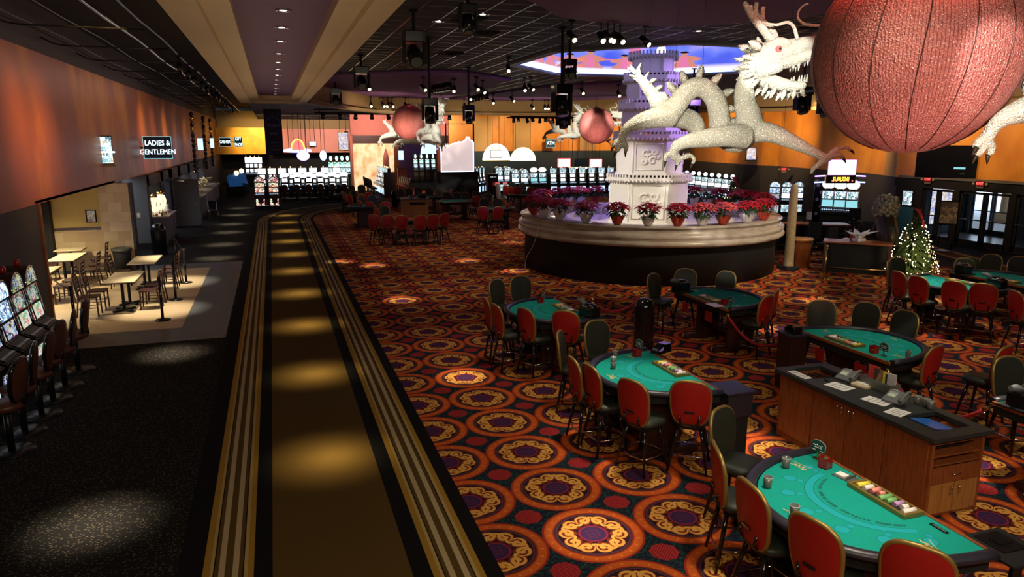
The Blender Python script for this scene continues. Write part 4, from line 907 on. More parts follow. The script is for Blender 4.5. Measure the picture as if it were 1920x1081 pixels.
# ---------------------------------------------------------------- stanchions, ropes, bin
def make_stanchion():
    t = thing('brass_stanchion', '', 'stanchion'); MB().lathe([(0, 0), (.16, 0), (.16, .02), (.06, .05), (0, .055)], 18).build('base', 'brass', t); MB().tube([(0, 0, .04), (0, 0, .92)], .022, 10).build('post', 'brass', t); MB().lathe([(.0, .88), (.04, .88), (.04, .93), (0, .93)], 12).build('collar', 'brass', t); MB().ell((0, 0, .965), (.045, .045, .045)).build('ball', 'brass', t); return t
stan = Stamp(make_stanchion)
def rope(lb, a, b, sag=.25):
    a, b = Vector(a), Vector(b); pts = [a+(b-a)*(i/14)-Vector((0, 0, sag*4*(i/14)*(1-i/14))) for i in range(15)]
    t = thing('velvet_rope', lb, 'rope', (0, 0, 0)); MB().tube(pts, .024, 8).build('rope', 'velvet_rope', t)
    for p, q_ in ((pts[0], pts[1]), (pts[-1], pts[-2])): d = (q_-p).normalized(); MB().tube([p-d*.03, p+d*.05], .027, 8).build('end_cap', 'brass', t)
s1 = P(1052, 620); s2 = P(1199, 628); s2 = Vector((6.95, 12.75, 0)); s1 = Vector((5.75, 12.5, 0))
stan('brass stanchion behind the third table', s1); stan('brass stanchion behind the black bin', s2)
rope('red velvet rope drooping to the black bin', s1+Vector((0, 0, .88)), s2+Vector((0, 0, .88)), .22)
rope('red velvet rope hanging from the planter table', (7.76, 10.97, .85), (7.98, 9.46, .85), .36)
rope('red velvet rope beside the table behind the podium', (7.98, 7.50, .85), (7.95, 5.98, .85), .36)
rope('red velvet rope between the tables near the entrance', (14.25, 10.64, .85), (15.02, 10.80, .85), .3)
stan('brass stanchion in front of the dark reception desk', (15.2, 16.9, .004))
t = thing('lidded_bin', 'tall black domed bin behind the second table', 'bin', (6.70, 12.15, .004)); MB().lathe([(0, 0), (.19, 0), (.20, .03), (.20, .80)], 24).build('body', 'black_gloss', t); MB().lathe([(.205, .79), (.205, .83), (.18, .92), (.11, .98), (.05, 1.0), (0, 1.0)], 24).build('lid', 'black_gloss', t); MB().lathe([(.203, .10), (.208, .12), (.203, .14)], 24).build('band', 'dark_metal', t)
# ---------------------------------------------------------------- round planter and its tower
pl = thing('round_planter', 'large round marble planter on a black drum around the tower', 'planter', CTR)
MB().lathe([(0, 0), (4.02, 0), (4.02, 1.12)], 72).build('drum_base', 'black_matte', pl)
MB().lathe([(4.02, 1.10), (4.20, 1.11), (4.26, 1.16), (4.26, 1.22), (4.20, 1.28), (4.18, 1.29), (4.24, 1.34), (4.24, 1.42), (4.17, 1.47), (4.12, 1.48), (4.12, 1.61), (4.17, 1.63), (4.17, 1.66), (3.45, 1.66), (3.42, 1.62), (3.42, 1.36)], 72).build('marble_ledge', 'marble', pl)
MB().lathe([(3.45, 1.40), (0, 1.40)], 48).build('inner_floor', 'tower_white', pl)
MB().lathe([(2.75, 1.40), (2.75, 1.52), (2.55, 1.55), (2.55, 1.40)], 48).build('inner_kerb', 'tower_white', pl)
TRZ = -math.atan2(CTR.x, CTR.y)
tw = thing('stone_tower', 'tall white tiered tower with carved panels rising to the ceiling screen', 'tower', (CTR.x, CTR.y, 1.40), TRZ)
def chamf(w, f=.5): h = w*f; return [(-h, -w), (h, -w), (w, -h), (w, h), (h, w), (-h, w), (-w, h), (-w, -h)]
LV = [(0.0, 1.30, 1.20), (1.52, 2.58, 1.02), (2.84, 3.50, .88), (3.80, 4.34, .76), (4.62, 5.05, .62)]
def scroll_pts(cx_, cz, r0, turns, dirn, n=20, a0=0.0): return [(cx_+r0*(1-i/n*.8)*math.cos(a0+dirn*turns*2*PI*i/n), cz+r0*(1-i/n*.8)*math.sin(a0+dirn*turns*2*PI*i/n)) for i in range(n+1)]
for li, (z0, z1, w) in enumerate(LV):
    mb = MB(); mb.prism(chamf(w), z0, z1); q = chamf(w*1.0)
    for x, y in q: mb.tube([(x*.985, y*.985, z0), (x*.985, y*.985, z1)], .035, 6)
    mb.prism(chamf(w+.05), z0, z0+.07)
    tier = mb.build('tier', 'tower_white', tw)
    mb = MB(); zt = z1; nxt = LV[li+1][0] if li < len(LV)-1 else z1+.20
    mb.prism(chamf(w+.05), zt, zt+.06); mb.prism(chamf(w+.13), zt+.06, nxt-.07)
    qq = chamf(w+.11)
    for k in range(8):
        a, b = Vector(qq[k]), Vector(qq[(k+1) % 8]); m = max(3, int((b-a).length/.115)); d = (b-a).normalized(); rz = math.atan2(d.y, d.x)
        for i in range(m):
            p = a+(b-a)*((i+.5)/m); mb.box((p.x, p.y, nxt-.02), (.055, .06, .10), 0, rz)
            n_ = Vector((d.y, -d.x)); p2 = p-n_*.0; mb.ell((p2.x+n_.x*.02, p2.y+n_.y*.02, zt+.05), (.04, .05, .05), 0, 6, 4)
    mb.build('cornice', 'tower_white', tw)
    if li < 4:
        for f in range(4):
            R_ = Matrix.Rotation(f*PI/2, 3, 'Z'); mb = MB(); h = w*.5; zz0, zz1 = z0+.16, z1-.10; T_ = lambda x, z, o=0.0: R_ @ Vector((x, -w-o, z))
            mb.tube([T_(-h+.1, zz0), T_(h-.1, zz0), T_(h-.1, zz1), T_(-h+.1, zz1)], .028, 6, closed=True)
            H_ = zz1-zz0; cz = (zz0+zz1)/2
            for cx_, dz, r0, tn, dr in ((-.14*w/1.2, .14, .17, 1.1, 1), (.17*w/1.2, .20, .14, 1.2, -1), (.12*w/1.2, -.16, .19, 1.15, 1), (-.2*w/1.2, -.20, .13, 1.2, -1), (-.02, .0, .10, .8, 1), (.27*w/1.2, -.02, .08, .8, -1)):
                pts = scroll_pts(cx_, cz+dz*H_*.9, r0*min(1, H_)*w/1.2, tn, dr, 16, .6)
                mb.tube([T_(x, z, .01) for x, z in pts], [.05*(1-.5*i/16) for i in range(17)], 6)
            mb.build('carved_panel', 'tower_white', tw)
# ---------------------------------------------------------------- poinsettias along the rim
def leaf(mb, base, d, up, ln, wd, mat=0, droop=.25):
    d = Vector(d).normalized(); s = d.cross(Vector(up)).normalized(); u = s.cross(d); b = Vector(base)
    p = [b, b+d*ln*.35+s*wd*.5+u*ln*.05, b+d*ln-u*ln*droop, b+d*ln*.35-s*wd*.5+u*ln*.05, b+d*ln*.45+u*ln*.10]
    mb.add(p, [(0, 1, 4), (1, 2, 4), (2, 3, 4), (3, 0, 4)], mat)
def make_poin(flower, foil, seed):
    t = thing('potted_poinsettia', '', 'plant'); r = random.Random(seed)
    MB().lathe([(0, 0), (.085, 0), (.12, .17), (.125, .19), (.10, .19)], 14).build('pot', foil, t)
    mb = MB(); vs_ = []
    for k in range(2):
        for i in range(18): a = 2*PI*i/18; rr = (.115 if k == 0 else .16+.03*((i*7) % 3)); vs_.append((rr*math.cos(a), rr*math.sin(a), .04 if k == 0 else .22+.03*((i*5) % 3)))
    mb.add(vs_, [(i, (i+1) % 18, 18+(i+1) % 18, 18+i) for i in range(18)]); mb.build('foil_wrap', foil, t)
    MB().lathe([(0, .18), (.10, .18)], 12).build('soil', 'soil', t)
    mb = MB()
    for i in range(7): a = i*2.4; mb.tube([(0, 0, .17), (.07*math.cos(a), .07*math.sin(a), .32), (.15*math.cos(a), .15*math.sin(a), .46)], .008, 5)
    mb.build('stems', 'leaf_green', t)
    mb = MB()
    for i in range(46):
        a = r.random()*2*PI; z = .24+.22*r.random(); rr = .06+.10*r.random(); leaf(mb, (rr*math.cos(a), rr*math.sin(a), z), (math.cos(a), math.sin(a), .15-.5*r.random()), (0, 0, 1), .20, .10)
    mb.build('leaves', 'leaf_green', t)
    mb = MB()
    heads = [(0, 0, .56)]+[(.15*math.cos(i*1.047), .15*math.sin(i*1.047), .50+.04*(i % 2)) for i in range(6)]+[(.25*math.cos(i*.8+.4), .25*math.sin(i*.8+.4), .42+.05*(i % 2)) for i in range(8)]
    for hx, hy, hz in heads:
        for j in range(9):
            a = j*2*PI/9+r.random()*.5; leaf(mb, (hx, hy, hz), (math.cos(a), math.sin(a), .35-.55*(j % 2)*.8), (0, 0, 1), .14+.05*r.random(), .075)
    mb.build('bracts', flower, t); return t
PO = {('r', 'w'): Stamp(lambda: make_poin('poinsettia_red', 'foil_white', 1)), ('r', 'r'): Stamp(lambda: make_poin('poinsettia_red', 'foil_red', 2)), ('p', 'w'): Stamp(lambda: make_poin('poinsettia_pink', 'foil_white', 3)), ('c', 'w'): Stamp(lambda: make_poin('poinsettia_cream', 'foil_white', 4)), ('p', 'r'): Stamp(lambda: make_poin('poinsettia_pink', 'foil_red', 5))}
def rim(px, py, r=3.80):
    b = P(px, py, 1.66); a = math.atan2(b.y-CTR.y, b.x-CTR.x); return Vector((CTR.x+r*math.cos(a), CTR.y+r*math.sin(a), 1.662))
near = [(1006, 402, 'r', 'r'), (1027, 408, 'r', 'w'), (1048, 413, 'r', 'w'), (1097, 418, 'r', 'w'), (1156, 422, 'r', 'r'), (1215, 424, 'r', 'w'), (1275, 426, 'r', 'r'), (1328, 426, 'p', 'w'), (1377, 425, 'p', 'r'), (1418, 420, 'r', 'w'), (1446, 414, 'r', 'r')]
for i, (x, y, f, fo) in enumerate(near): PO[(f, fo)]('%s poinsettia in %s foil, %s from the left along the near planter rim' % ('red' if f == 'r' else 'bright red', 'white' if fo == 'w' else 'red', ORD[i]), rim(x, y), i*.9, 'poinsettias on the near rim', 1.08)
far = [(997, 388, 'r', 'r'), (1041, 385, 'r', 'w'), (1071, 384, 'r', 'w'), (1102, 384, 'p', 'w'), (1135, 384, 'r', 'r'), (1296, 384, 'r', 'w'), (1333, 384, 'c', 'w'), (1366, 385, 'r', 'r'), (1405, 389, 'p', 'w'), (1423, 392, 'r', 'w'), (1457, 398, 'r', 'r')]
for i, (x, y, f, fo) in enumerate(far): PO[(f, fo)]('%s poinsettia, %s from the left along the far planter rim' % ({'r': 'red', 'p': 'pink', 'c': 'cream'}[f], ORD[i]), rim(x, y, 3.82), i*.7, 'poinsettias on the far rim', 1.1)
def make_curl():
    t = thing('curled_fountain_spout', '', 'spout'); MB().tube(smooth_path([Vector(p) for p in ((0, 0, 0), (0, 0, .3), (.06, 0, .42), (.16, 0, .42), (.19, 0, .34), (.13, 0, .30), (.10, 0, .35))], 5), .022, 7).build('spout', 'foil_white', t); MB().lathe([(0, 0), (.09, 0), (.06, .05), (0, .06)], 12).build('base', 'foil_white', t); return t
curl = Stamp(make_curl)
for i, (x, lb) in enumerate(((1127, 'left of the tower'), (1352, 'right of the tower'), (1402, 'near the right rim'))): p = P(x, 408, 1.41); curl('small pale curled spout inside the planter ' + lb, (p.x, p.y, 1.402), .4*i)
# ---------------------------------------------------------------- beaded dragons and globes
PXM = 142.0
def dp(x, y, v=0.0): return Vector(((x-1400)/PXM, v, (240-y)/PXM))
def limb(mb, pts, n=5, seg=12):
    a, r = swept([(*dp(x, y, v), rr/PXM) for x, y, rr, v in pts], n); mb.tube(a, r, seg)
BODY = [(1396,146,16,0),(1391,172,18,0),(1394,195,20,0),(1402,218,24,0),(1402,242,28,0),(1386,260,26,.05),(1368,256,23,.12),(1357,238,21,.15),(1352,214,20,.13),(1342,188,19,.10),(1322,169,18.5,.06),(1301,166,18.5,.03),(1282,178,18.5,0),(1267,198,19,0),(1254,214,20,0),(1240,208,17,.04),(1228,186,13.5,.06),(1214,168,11,.06),(1203,155,9,.06),(1191,142,5,.06)]
def make_dragon():
    t = thing('dragon_sculpture', '', 'dragon'); mb = MB()
    limb(mb, BODY, 6, 14)
    limb(mb, [(1404,246,22,-.02),(1440,249,18,-.10),(1475,263,14,-.14),(1510,279,10,-.15),(1545,296,7.5,-.15)])
    limb(mb, [(1392,256,24,-.10),(1360,254,21,-.22),(1315,259,17,-.26),(1283,264,13,-.26),(1262,273,10,-.24),(1258,287,8.5,-.22),(1261,294,8,-.22)])
    limb(mb, [(1256,220,20,-.05),(1230,221,19,-.16),(1200,228,16,-.20),(1176,238,11,-.20),(1166,249,8.5,-.18),(1162,264,8,-.15)])
    limb(mb, [(1258,220,19,.08),(1288,221,20,.22),(1308,228,19,.27),(1318,246,15,.28),(1308,263,10,.28),(1298,276,8,.28)])
    # head: skull and snout, lower jaw, cheeks
    limb(mb, [(1388,146,15,0),(1406,126,22,0),(1434,109,25,0),(1466,101,20,0),(1492,92,15,0),(1514,88,12,0),(1521,95,8,0)])
    limb(mb, [(1436,122,19,0),(1474,117,14,0),(1504,110,10,0),(1518,120,5,0)])
    limb(mb, [(1402,138,17,0),(1430,152,15,0),(1460,161,12,0),(1488,164,9,0),(1504,162,6,0)])
    for s in (-1, 1):
        limb(mb, [(1425,96,9,s*.10),(1443,90,10,s*.13),(1462,92,8,s*.10)]); limb(mb, [(1508,80,6,s*.05),(1516,82,7,s*.07)]); limb(mb, [(1405,140,12,s*.10),(1428,134,14,s*.12),(1452,132,8,s*.10)])
    # paws
    fingers = [[(1546,297),(1555,284),(1565,277),(1578,275),(1587,281)],[(1546,297),(1558,291),(1570,289),(1577,296)],[(1544,298),(1533,306),(1524,314),(1521,324)],
               [(1260,292),(1249,287),(1243,292),(1242,301)],[(1261,294),(1275,294),(1288,290),(1297,296),(1293,306)],[(1261,294),(1268,300),(1266,308)],
               [(1162,264),(1152,266),(1147,274)],[(1162,266),(1158,276),(1153,284)],[(1163,265),(1172,272),(1172,283)],[(1298,276),(1290,281),(1287,289)],[(1298,276),(1302,285),(1299,293)]]
    vf = [-.15]*3+[-.22]*3+[-.15]*3+[.28]*2; tips = []
    for i, (f, v) in enumerate(zip(fingers, vf)):
        o = (i % 3-1)*.05; pts = [(x, y, max(3.6, 6.5-1.0*j), v+o*(j/len(f))) for j, (x, y) in enumerate(f)]; limb(mb, pts, 4, 8); tips.append((f[-2], f[-1], v+o))
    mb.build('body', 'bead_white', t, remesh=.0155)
    for (a, b, v) in tips:
        d = dp(*b, v)-dp(*a, v); d.normalize(); p = dp(*b, v); MB().tube([p-d*.01, p+d*.03+Vector((0, 0, -.005)), p+d*.055+Vector((0, 0, -.022))], [.022, .014, .003], 6).build('claw', 'bronze', t)
    def fin(mb, base, d, ln, wd, th=.018, n=5):
        d = Vector(d).normalized(); s = d.cross(Vector((0, 1, 0))).normalized(); b = Vector(base); prof = [(0, .8), (.3, 1), (.6, .85), (.85, .5), (1, .08)]
        vs_ = []
        for k, w in prof:
            for sx, sy in ((1, 0), (0, th/wd*2), (-1, 0), (0, -th/wd*2)): vs_.append(b+d*(ln*k)+s*(wd*.5*w*sx)+Vector((0, wd*.5*w*sy, 0)))
        fs = [(i*4+k, i*4+(k+1) % 4, (i+1)*4+(k+1) % 4, (i+1)*4+k) for i in range(len(prof)-1) for k in range(4)]+[(0, 1, 2, 3)]; mb.add(vs_, fs, 0, True)
    cl, cr = swept([(*dp(x, y, v), rr/PXM) for x, y, rr, v in BODY], 6)
    for i in range(44, len(cl)-8, 5):
        d = (cl[min(i+1, len(cl)-1)]-cl[i-1]).normalized(); n = Vector((d.z, 0, -d.x)); big = .175 if i < 92 else .10
        mb = MB(); fin(mb, cl[i]+n*cr[i]*.85, n-d*.15, big, .115 if i < 92 else .07); mb.build('back_spine', 'bead_white', t)
    p0 = cl[-1]; mb = MB()
    for k, (dx, dz) in enumerate(((-.10, .14), (-.02, .17), (-.16, .05), (.05, .12), (-.08, .02), (.02, .04), (-.13, .10))): fin(mb, p0+Vector((.05*(k % 3), 0, -.05*(k % 3))), (dx, 0, dz), .15, .05)
    mb.build('tail_tuft', 'bead_white', t)
    mb = MB()                                                             # mane, beard and cheek frills
    for s in (-1, 1):
        for x, y, dx, dz, ln in ((1404,118,-.9,.15,.22),(1400,130,-1,-.1,.20),(1403,142,-.9,-.4,.18),(1412,152,-.7,-.8,.17),(1428,162,-.5,-1,.18),(1446,168,-.6,-1,.17),(1464,172,-.4,-1,.15),(1482,172,-.3,-1,.13),(1496,170,.1,-1,.11),(1410,104,-1,.35,.20)): fin(mb, dp(x, y, s*(.06+.04*(x < 1430))), (dx, s*.35, dz), ln, .085)
    for x, y in ((1418,96),(1432,92),(1446,90)): fin(mb, dp(x, y, 0), (-.5, 0, 1), .15, .08)
    mb.build('mane', 'bead_white', t)
    for s in (-1, 1): mb = MB(); fin(mb, dp(1412, 100, s*.12), (-1, s*.5, .38), .24, .13, .03); mb.build('ear', 'bead_white', t)
    for s, sh in ((-1, 0), (1, 26)):
        mb = MB()
        a, r = swept([(*dp(1438+sh*.3, 92, s*.06), 8/PXM), (*dp(1415+sh, 68, s*.10), 7.5/PXM), (*dp(1394+sh, 48, s*.13), 7/PXM), (*dp(1380+sh, 30, s*.15), 5.5/PXM), (*dp(1374+sh, 21, s*.15), 4/PXM)], 5); mb.tube(a, r, 9)
        a, r = swept([(*dp(1398+sh, 52, s*.13), 5/PXM), (*dp(1396+sh, 36, s*.14), 4.5/PXM), (*dp(1397+sh, 22, s*.14), 4/PXM)], 4); mb.tube(a, r, 8); a, r = swept([(*dp(1390+sh, 44, s*.14), 4/PXM), (*dp(1385+sh, 26, s*.16), 3/PXM)], 4); mb.tube(a, r, 7); mb.build('horn', 'bead_white', t)
    for s, pp in ((-1, [(1478,84),(1470,62),(1458,54),(1440,58),(1420,56),(1402,50),(1388,44)]), (1, [(1520,84),(1532,72),(1534,58),(1520,56),(1500,54),(1487,46),(1484,34),(1492,22),(1502,18)])):
        a, r = swept([(*dp(x, y, s*.08), (3.4-.25*i)/PXM) for i, (x, y) in enumerate(pp)], 5); MB().tube(a, r, 7).build('whisker', 'bead_white', t)
    for s in (-1, 1):
        for x, y, ln in ((1476,128,.075),(1486,126,.09),(1516,124,.09),(1502,120,.06)): p = dp(x, y, s*.05); MB().tube([p, p-Vector((0, 0, ln))], [.02, .004], 6).build('tooth', 'bead_white', t)
        for x, y, ln in ((1492,158,.09),(1502,158,.10),(1478,156,.06)): p = dp(x, y, s*.04); MB().tube([p, p+Vector((.012, 0, ln))], [.02, .004], 6).build('tooth', 'bead_white', t)
    for s in (-1, 1): e = MB().ell(dp(1441, 101, s*.165), (.045, .04, .045)).build('eye', 'poinsettia_pink', t); MB().ell(dp(1442, 101, s*.195), (.02, .02, .02)).build('pupil', 'black_gloss', e)
    for x, y in ((1398,150),(1402,214),(1312,168),(1262,205),(1215,170),(1470,262)): MB().tube([dp(x, y, .0), Vector((dp(x, y).x, 0, 2.18))], .0022, 4).build('wire', 'dark_metal', t)
    return t
dragon = Stamp(make_dragon)
o = PD(1400, 240, 9.5); D1Z = o.z
dragon('large beaded white dragon before the tower reaching for the big globe', o, -YAW)
o = PD(2186, 226, 6.4); dragon('white dragon at the right picture edge, only its tail and hind claw showing', o, -YAW)
o = PD(1080, 250, 38.5); dragon('small far white dragon left of the right hand red globe', o, -YAW, None, 1.0); 
o = PD(1176, 250, 38.0); dragon('small far white dragon facing left beside the tower', o, PI-YAW)
o = PD(818, 252, 35.5); dragon('small far white dragon facing us before the left red globe', o, -YAW-1.1, None, 1.25)
o = PD(783, 258, 39.2); dragon('small far white dragon half behind the left red globe', o, -YAW, None, 1.2)
def make_globe():
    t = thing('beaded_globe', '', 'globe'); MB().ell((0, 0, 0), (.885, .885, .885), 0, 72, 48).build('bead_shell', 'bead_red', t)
    mb = MB()
    for i in range(15):
        a = i*2*PI/15+.2; mb.tube([(0.89*math.sin(p)*math.cos(a+.06*math.sin(p*2)), 0.89*math.sin(p)*math.sin(a+.06*math.sin(p*2)), 0.89*math.cos(p)) for p in [PI*k/20 for k in range(2, 19)]], .0045, 4)
    mb.build('seams', 'dark_wood', t); MB().lathe([(0, .90), (.12, .89), (.12, .93), (0, .95)], 14).build('cap', 'dark_metal', t); MB().tube([(0, 0, .93), (0, 0, 1.58)], .006, 5).build('cable', 'dark_metal', t); return t
globe = Stamp(make_globe)
g1 = PD(1715, 103, 6.62); globe('huge red beaded globe hanging at the upper right', g1)
g2 = PD(767, 229, 37.8); globe('small far red globe among the dragons on the left', g2)
g3 = PD(1118, 236, 36.2); globe('small far red globe between two dragons left of the tower', g3)
for g in (g1, g2, g3):
    c = (1, .20, .15); spot((g.x-.5, g.y-.3, 6.32), g+Vector((0, 0, .4)), 800 if g is g1 else 420, 80, c, .6, .1)
    spot((g.x-1.2, g.y-2.4, 3.2 if g is not g1 else 2.5), g, 330 if g is g1 else 420, 40, (1, .62, .54), .6, .1)
spot((4.6, 2.4, 6.25), g1+Vector((-.1, -.2, .75)), 1100, 26, (1, .10, .07), .9, .1)
h = PD(1450, 120, 9.4); spot((3.5, 3.5, 6.2), h, 8500, 11, (1, .97, .88), .5, .05); h2 = PD(1210, 165, 9.6); spot((2.2, 6.5, 6.2), h2, 3600, 11, (1, .97, .88), .5, .05)
h = PD(1880, 215, 6.4); spot((3.0, 2.0, 6.2), h, 1500, 14, (1, .97, .88), .5, .05)
h = PD(1370, 235, 9.5); spot((2.4, 4.8, 4.4), h, 1500, 30, (1, .93, .78), .8, .05)  # added fill spot, lifts the dragon's dim body and front limb
for q in ((1085, 240, 38), (1165, 235, 38), (815, 235, 35.5), (735, 245, 40)): h = PD(*q); spot((h.x-3, h.y-6, 6.1), h, 4200, 24, (1, .95, .85), .6, .1)
# ---------------------------------------------------------------- lights hung from the ceiling
def make_can():
    t = thing('track_spotlight', '', 'spotlight'); MB().box((0, 0, -.02), (.10, .06, .04)).build('clamp', 'black_matte', t, .005); MB().tube([(0, 0, -.03), (0, 0, -.22)], .012, 6).build('stem', 'black_matte', t)
    MB().tube([(0, .08, -.20), (0, -.08, -.34)], [.05, .065], 12).build('can', 'black_gloss', t); MB().tube([(0, -.075, -.335), (0, -.090, -.348)], .040, 12).build('lens', 'lamp_warm', t); return t
can = Stamp(make_can)
def cans(items, lbl, group, z, rz=0.0, sc=1.0):
    for i, p in enumerate(items): can('%s spotlight of %s' % (ORD[i] if i < len(ORD) else 'next', lbl), (p[0], p[1], p[2] if len(p) > 2 else z), rz+.5*math.sin(i*2.3), group, sc)
cans([(-2.32, 23+2.3*i) for i in range(14)], 'the row on the left ceiling track', 'left track spotlights', 6.33, PI, 1.3)
cans([(1.75, 19.5+1.5*i) for i in range(9)], 'the row beside the long soffit edge', 'soffit edge spotlights', 6.34, .6, 1.3)
cans([(x, y) for x, y in ((P(px, py, 6.34).x, P(px, py, 6.34).y) for px, py in ((1128,38),(1140,36),(1152,38),(1163,40)))], 'the bright cluster in front of the octagon', 'octagon cluster spotlights', 6.34, 0, 1.2)
cans([(P(px, py, 6.34).x, P(px, py, 6.34).y) for px, py in ((1072,36),(1210,46),(953,106),(1075,112))], 'the scattered ones around the octagon', 'scattered spotlights', 6.34, .3, 1.2)
cans([(P(px, py, 6.26).x, P(px, py, 6.26).y) for px, py in ((690,142),(793,144),(851,147),(905,150),(893,143),(984,145),(995,143),(1092,152),(1160,158),(960,170),(925,175),(880,166))], 'the far ones under the purple panels', 'far ceiling spotlights', 6.26, .2, 1.4)
cans([(PY(px, 184, 40).x, 40) for px in (695, 718, 727, 735, 760, 870, 998, 1022, 1028, 1036, 1050)], 'the row along the far bulkhead', 'far bulkhead spotlights', 6.26, 0, 1.5)
def moving_head(lbl, top, drop, tilt=.5, sc=1.0):
    t = thing('moving_head_light', lbl, 'stage light', top); h = drop
    if h > .05: MB().tube([(0, 0, 0), (0, 0, -h)], .035, 8).build('pole', 'black_matte', t)
    MB().lathe([(0, 0), (.09, 0), (.09, -.03), (0, -.03)], 10).build('ceiling_plate', 'black_matte', t); k = sc
    MB().box((0, 0, -h-.10*k), (.36*k, .30*k, .18*k)).build('base_box', 'black_gloss', t, .02)
    for s in (-1, 1): MB().box((s*.17*k, 0, -h-.34*k), (.05*k, .14*k, .36*k)).build('yoke_arm', 'black_matte', t, .01)
    a, b = Vector((0, -.20*k*math.sin(tilt), -h-.38*k-.20*k*math.cos(tilt))), Vector((0, .16*k*math.sin(tilt), -h-.38*k+.16*k*math.cos(tilt)))
    MB().tube([b, (a+b)/2, a], [.10*k, .13*k, .12*k], 14).build('head', 'black_gloss', t); d = (a-b).normalized(); MB().tube([a, a+d*.02], .095*k, 14).build('lens', 'smoke_acrylic', t)
    return t
def ceil_at(px, py, z=6.34): p = P(px, py, z); return (p.x, p.y, z)
moving_head('large black moving stage light near the soffit', ceil_at(775, 20), .35, .9, 1.15); moving_head('black moving stage light farther along the soffit', ceil_at(676, 103), .30, .9, 1.15)
moving_head('stage light at the end of a long thin pole before the left globe', ceil_at(803, 72), 1.35, .2, 1.0); moving_head('stage light on a long pole before the far pink wall', ceil_at(878, 126), 1.2, .2, 1.0)
moving_head('upper stage light on the pole beside the octagon screen', ceil_at(1055, 52), 1.15, .2, 1.15); moving_head('tilted stage light overlapping the octagon screen', ceil_at(1069, 62), .55, 1.1, .8)
moving_head('lower hanging stage light left of the tower', ceil_at(1057, 150), 1.0, .2, 1.5); moving_head('black stage light between the big dragon head and the globe', ceil_at(1512, 92), .95, .3, 1.2)
moving_head('black stage light low behind the big globe', ceil_at(1552, 112), 1.0, .3, 1.1); moving_head('small stage light at the top edge of the picture', ceil_at(877, -8), .12, .2, .8); moving_head('stage light just above the far soffit corner', ceil_at(628, 150), .3, 1.0, 1.2)
moving_head('dark stage light behind the arch of the big dragon', ceil_at(1302, 128), 1.0, .6, 1.2)
# bar lights on the purple panels
for i, (a, b, lb) in enumerate(((ceil_at(810, 155, 6.26), ceil_at(845, 148, 6.26), 'left'), (ceil_at(880, 178, 6.26), ceil_at(915, 168, 6.26), 'right'))):
    t = thing('light_bar', 'dark bar of stage lights under the purple ceiling, %s of two' % lb, 'light bar', (0, 0, 0)); a, b = Vector(a), Vector(b); MB().tube([a-Vector((0, 0, .12)), b-Vector((0, 0, .12))], .03, 6).build('bar', 'black_matte', t)
    for k in range(6): p = a+(b-a)*(k+.5)/6; MB().tube([p-Vector((0, 0, .10)), p-Vector((0, 0, .42))], [.10, .14], 10).build('lamp', 'black_gloss', t)
    for p in (a, b): MB().tube([p, p-Vector((0, 0, .14))], .02, 6).build('hanger', 'black_matte', t)
# recessed downlights in the soffit tray
def make_down():
    t = thing('recessed_downlight', '', 'downlight'); MB().lathe([(.10, 0), (.13, -.006), (.13, -.012), (.095, -.012)], 18).build('trim_ring', 'chrome', t); MB().lathe([(0, .0), (.06, -.004)], 18).build('lamp', 'lamp_white', t); return t
down = Stamp(make_down)
for i, y in enumerate((9.2, 10.9, 12.5, 14.2, 16.2, 18.0, 19.7, 21.5, 23.2, 25, 26.8, 28.5, 30.2)): down('%s downlight from the camera in the purple soffit tray' % ORD[i], (.27, y, 5.738), 0, 'soffit tray downlights', .85)
for i, (px, py) in enumerate(((905, 27), (822, 40), (1310, 58), (1515, 46), (1700, 90))): p = P(px, py, 6.345); down('%s small downlight from the left in the black tile ceiling' % ORD[i], (p.x, p.y, 6.345), 0, 'tile ceiling downlights')
for i, (px, py) in enumerate(((880, 35), (845, 100), (905, 62), (1195, 40), (1540, 50))):
    p = P(px, py, 6.345); t = thing('air_vent', 'dark square air vent, %s from the left in the tile ceiling' % ORD[i], 'vent', (p.x, p.y, 6.345), 0, 'ceiling vents'); mb = MB()
    for k in range(4): s = .30-.065*k; mb.box((0, s, -.01-.006*k), (2*s, .02, .02)); mb.box((0, -s, -.01-.006*k), (2*s, .02, .02)); mb.box((s, 0, -.01-.006*k), (.02, 2*s, .02)); mb.box((-s, 0, -.01-.006*k), (.02, 2*s, .02))
    mb.build('louvre', 'black_matte', t); box('plate', (0, 0, -.002), (.6, .6, .004), 'ceiling_black', t)
# pipes and rails under the dark left ceiling
def pipe(lb, x, z, r, mat, y0=2, y1=74): tag(MB().tube([(x, y, z+.03*math.sin(y*.7)) for y in [y0+(y1-y0)*i/40 for i in range(41)]], r, 7).build('ceiling_pipe', mat), lb, 'pipe')
simple('pipe_blue', (.20, .30, .42), .25, .8); simple('pipe_grey', (.10, .10, .12), .35, .7)
pipe('thin grey pipe closest to the left wall', -4.42, 6.30, .012, 'pipe_grey'); pipe('second thin grey pipe from the left wall', -3.62, 6.30, .012, 'pipe_grey'); pipe('thick bluish pipe along the left ceiling', -2.88, 6.32, .035, 'pipe_blue'); pipe('bluish lighting rail that carries the left spotlights', -2.32, 6.34, .028, 'pipe_blue')
for i in range(14):
    y = 13+3.1*i*1.05; tag(MB().tube([(-4.82, y, 6.28), (-4.55, y, 6.14), (-4.3, y, 6.10), (-2.2, y, 6.10)], .018, 6).build('pipe_bracket', 'black_matte'), '%s black bracket arm from the camera under the left ceiling pipes' % ORD[i], 'bracket', 'left ceiling brackets')
spot((-3.3, 9, 5.0), (-2.9, 22, 6.4), 90, 70, (.55, .75, 1), 1.0, .1)
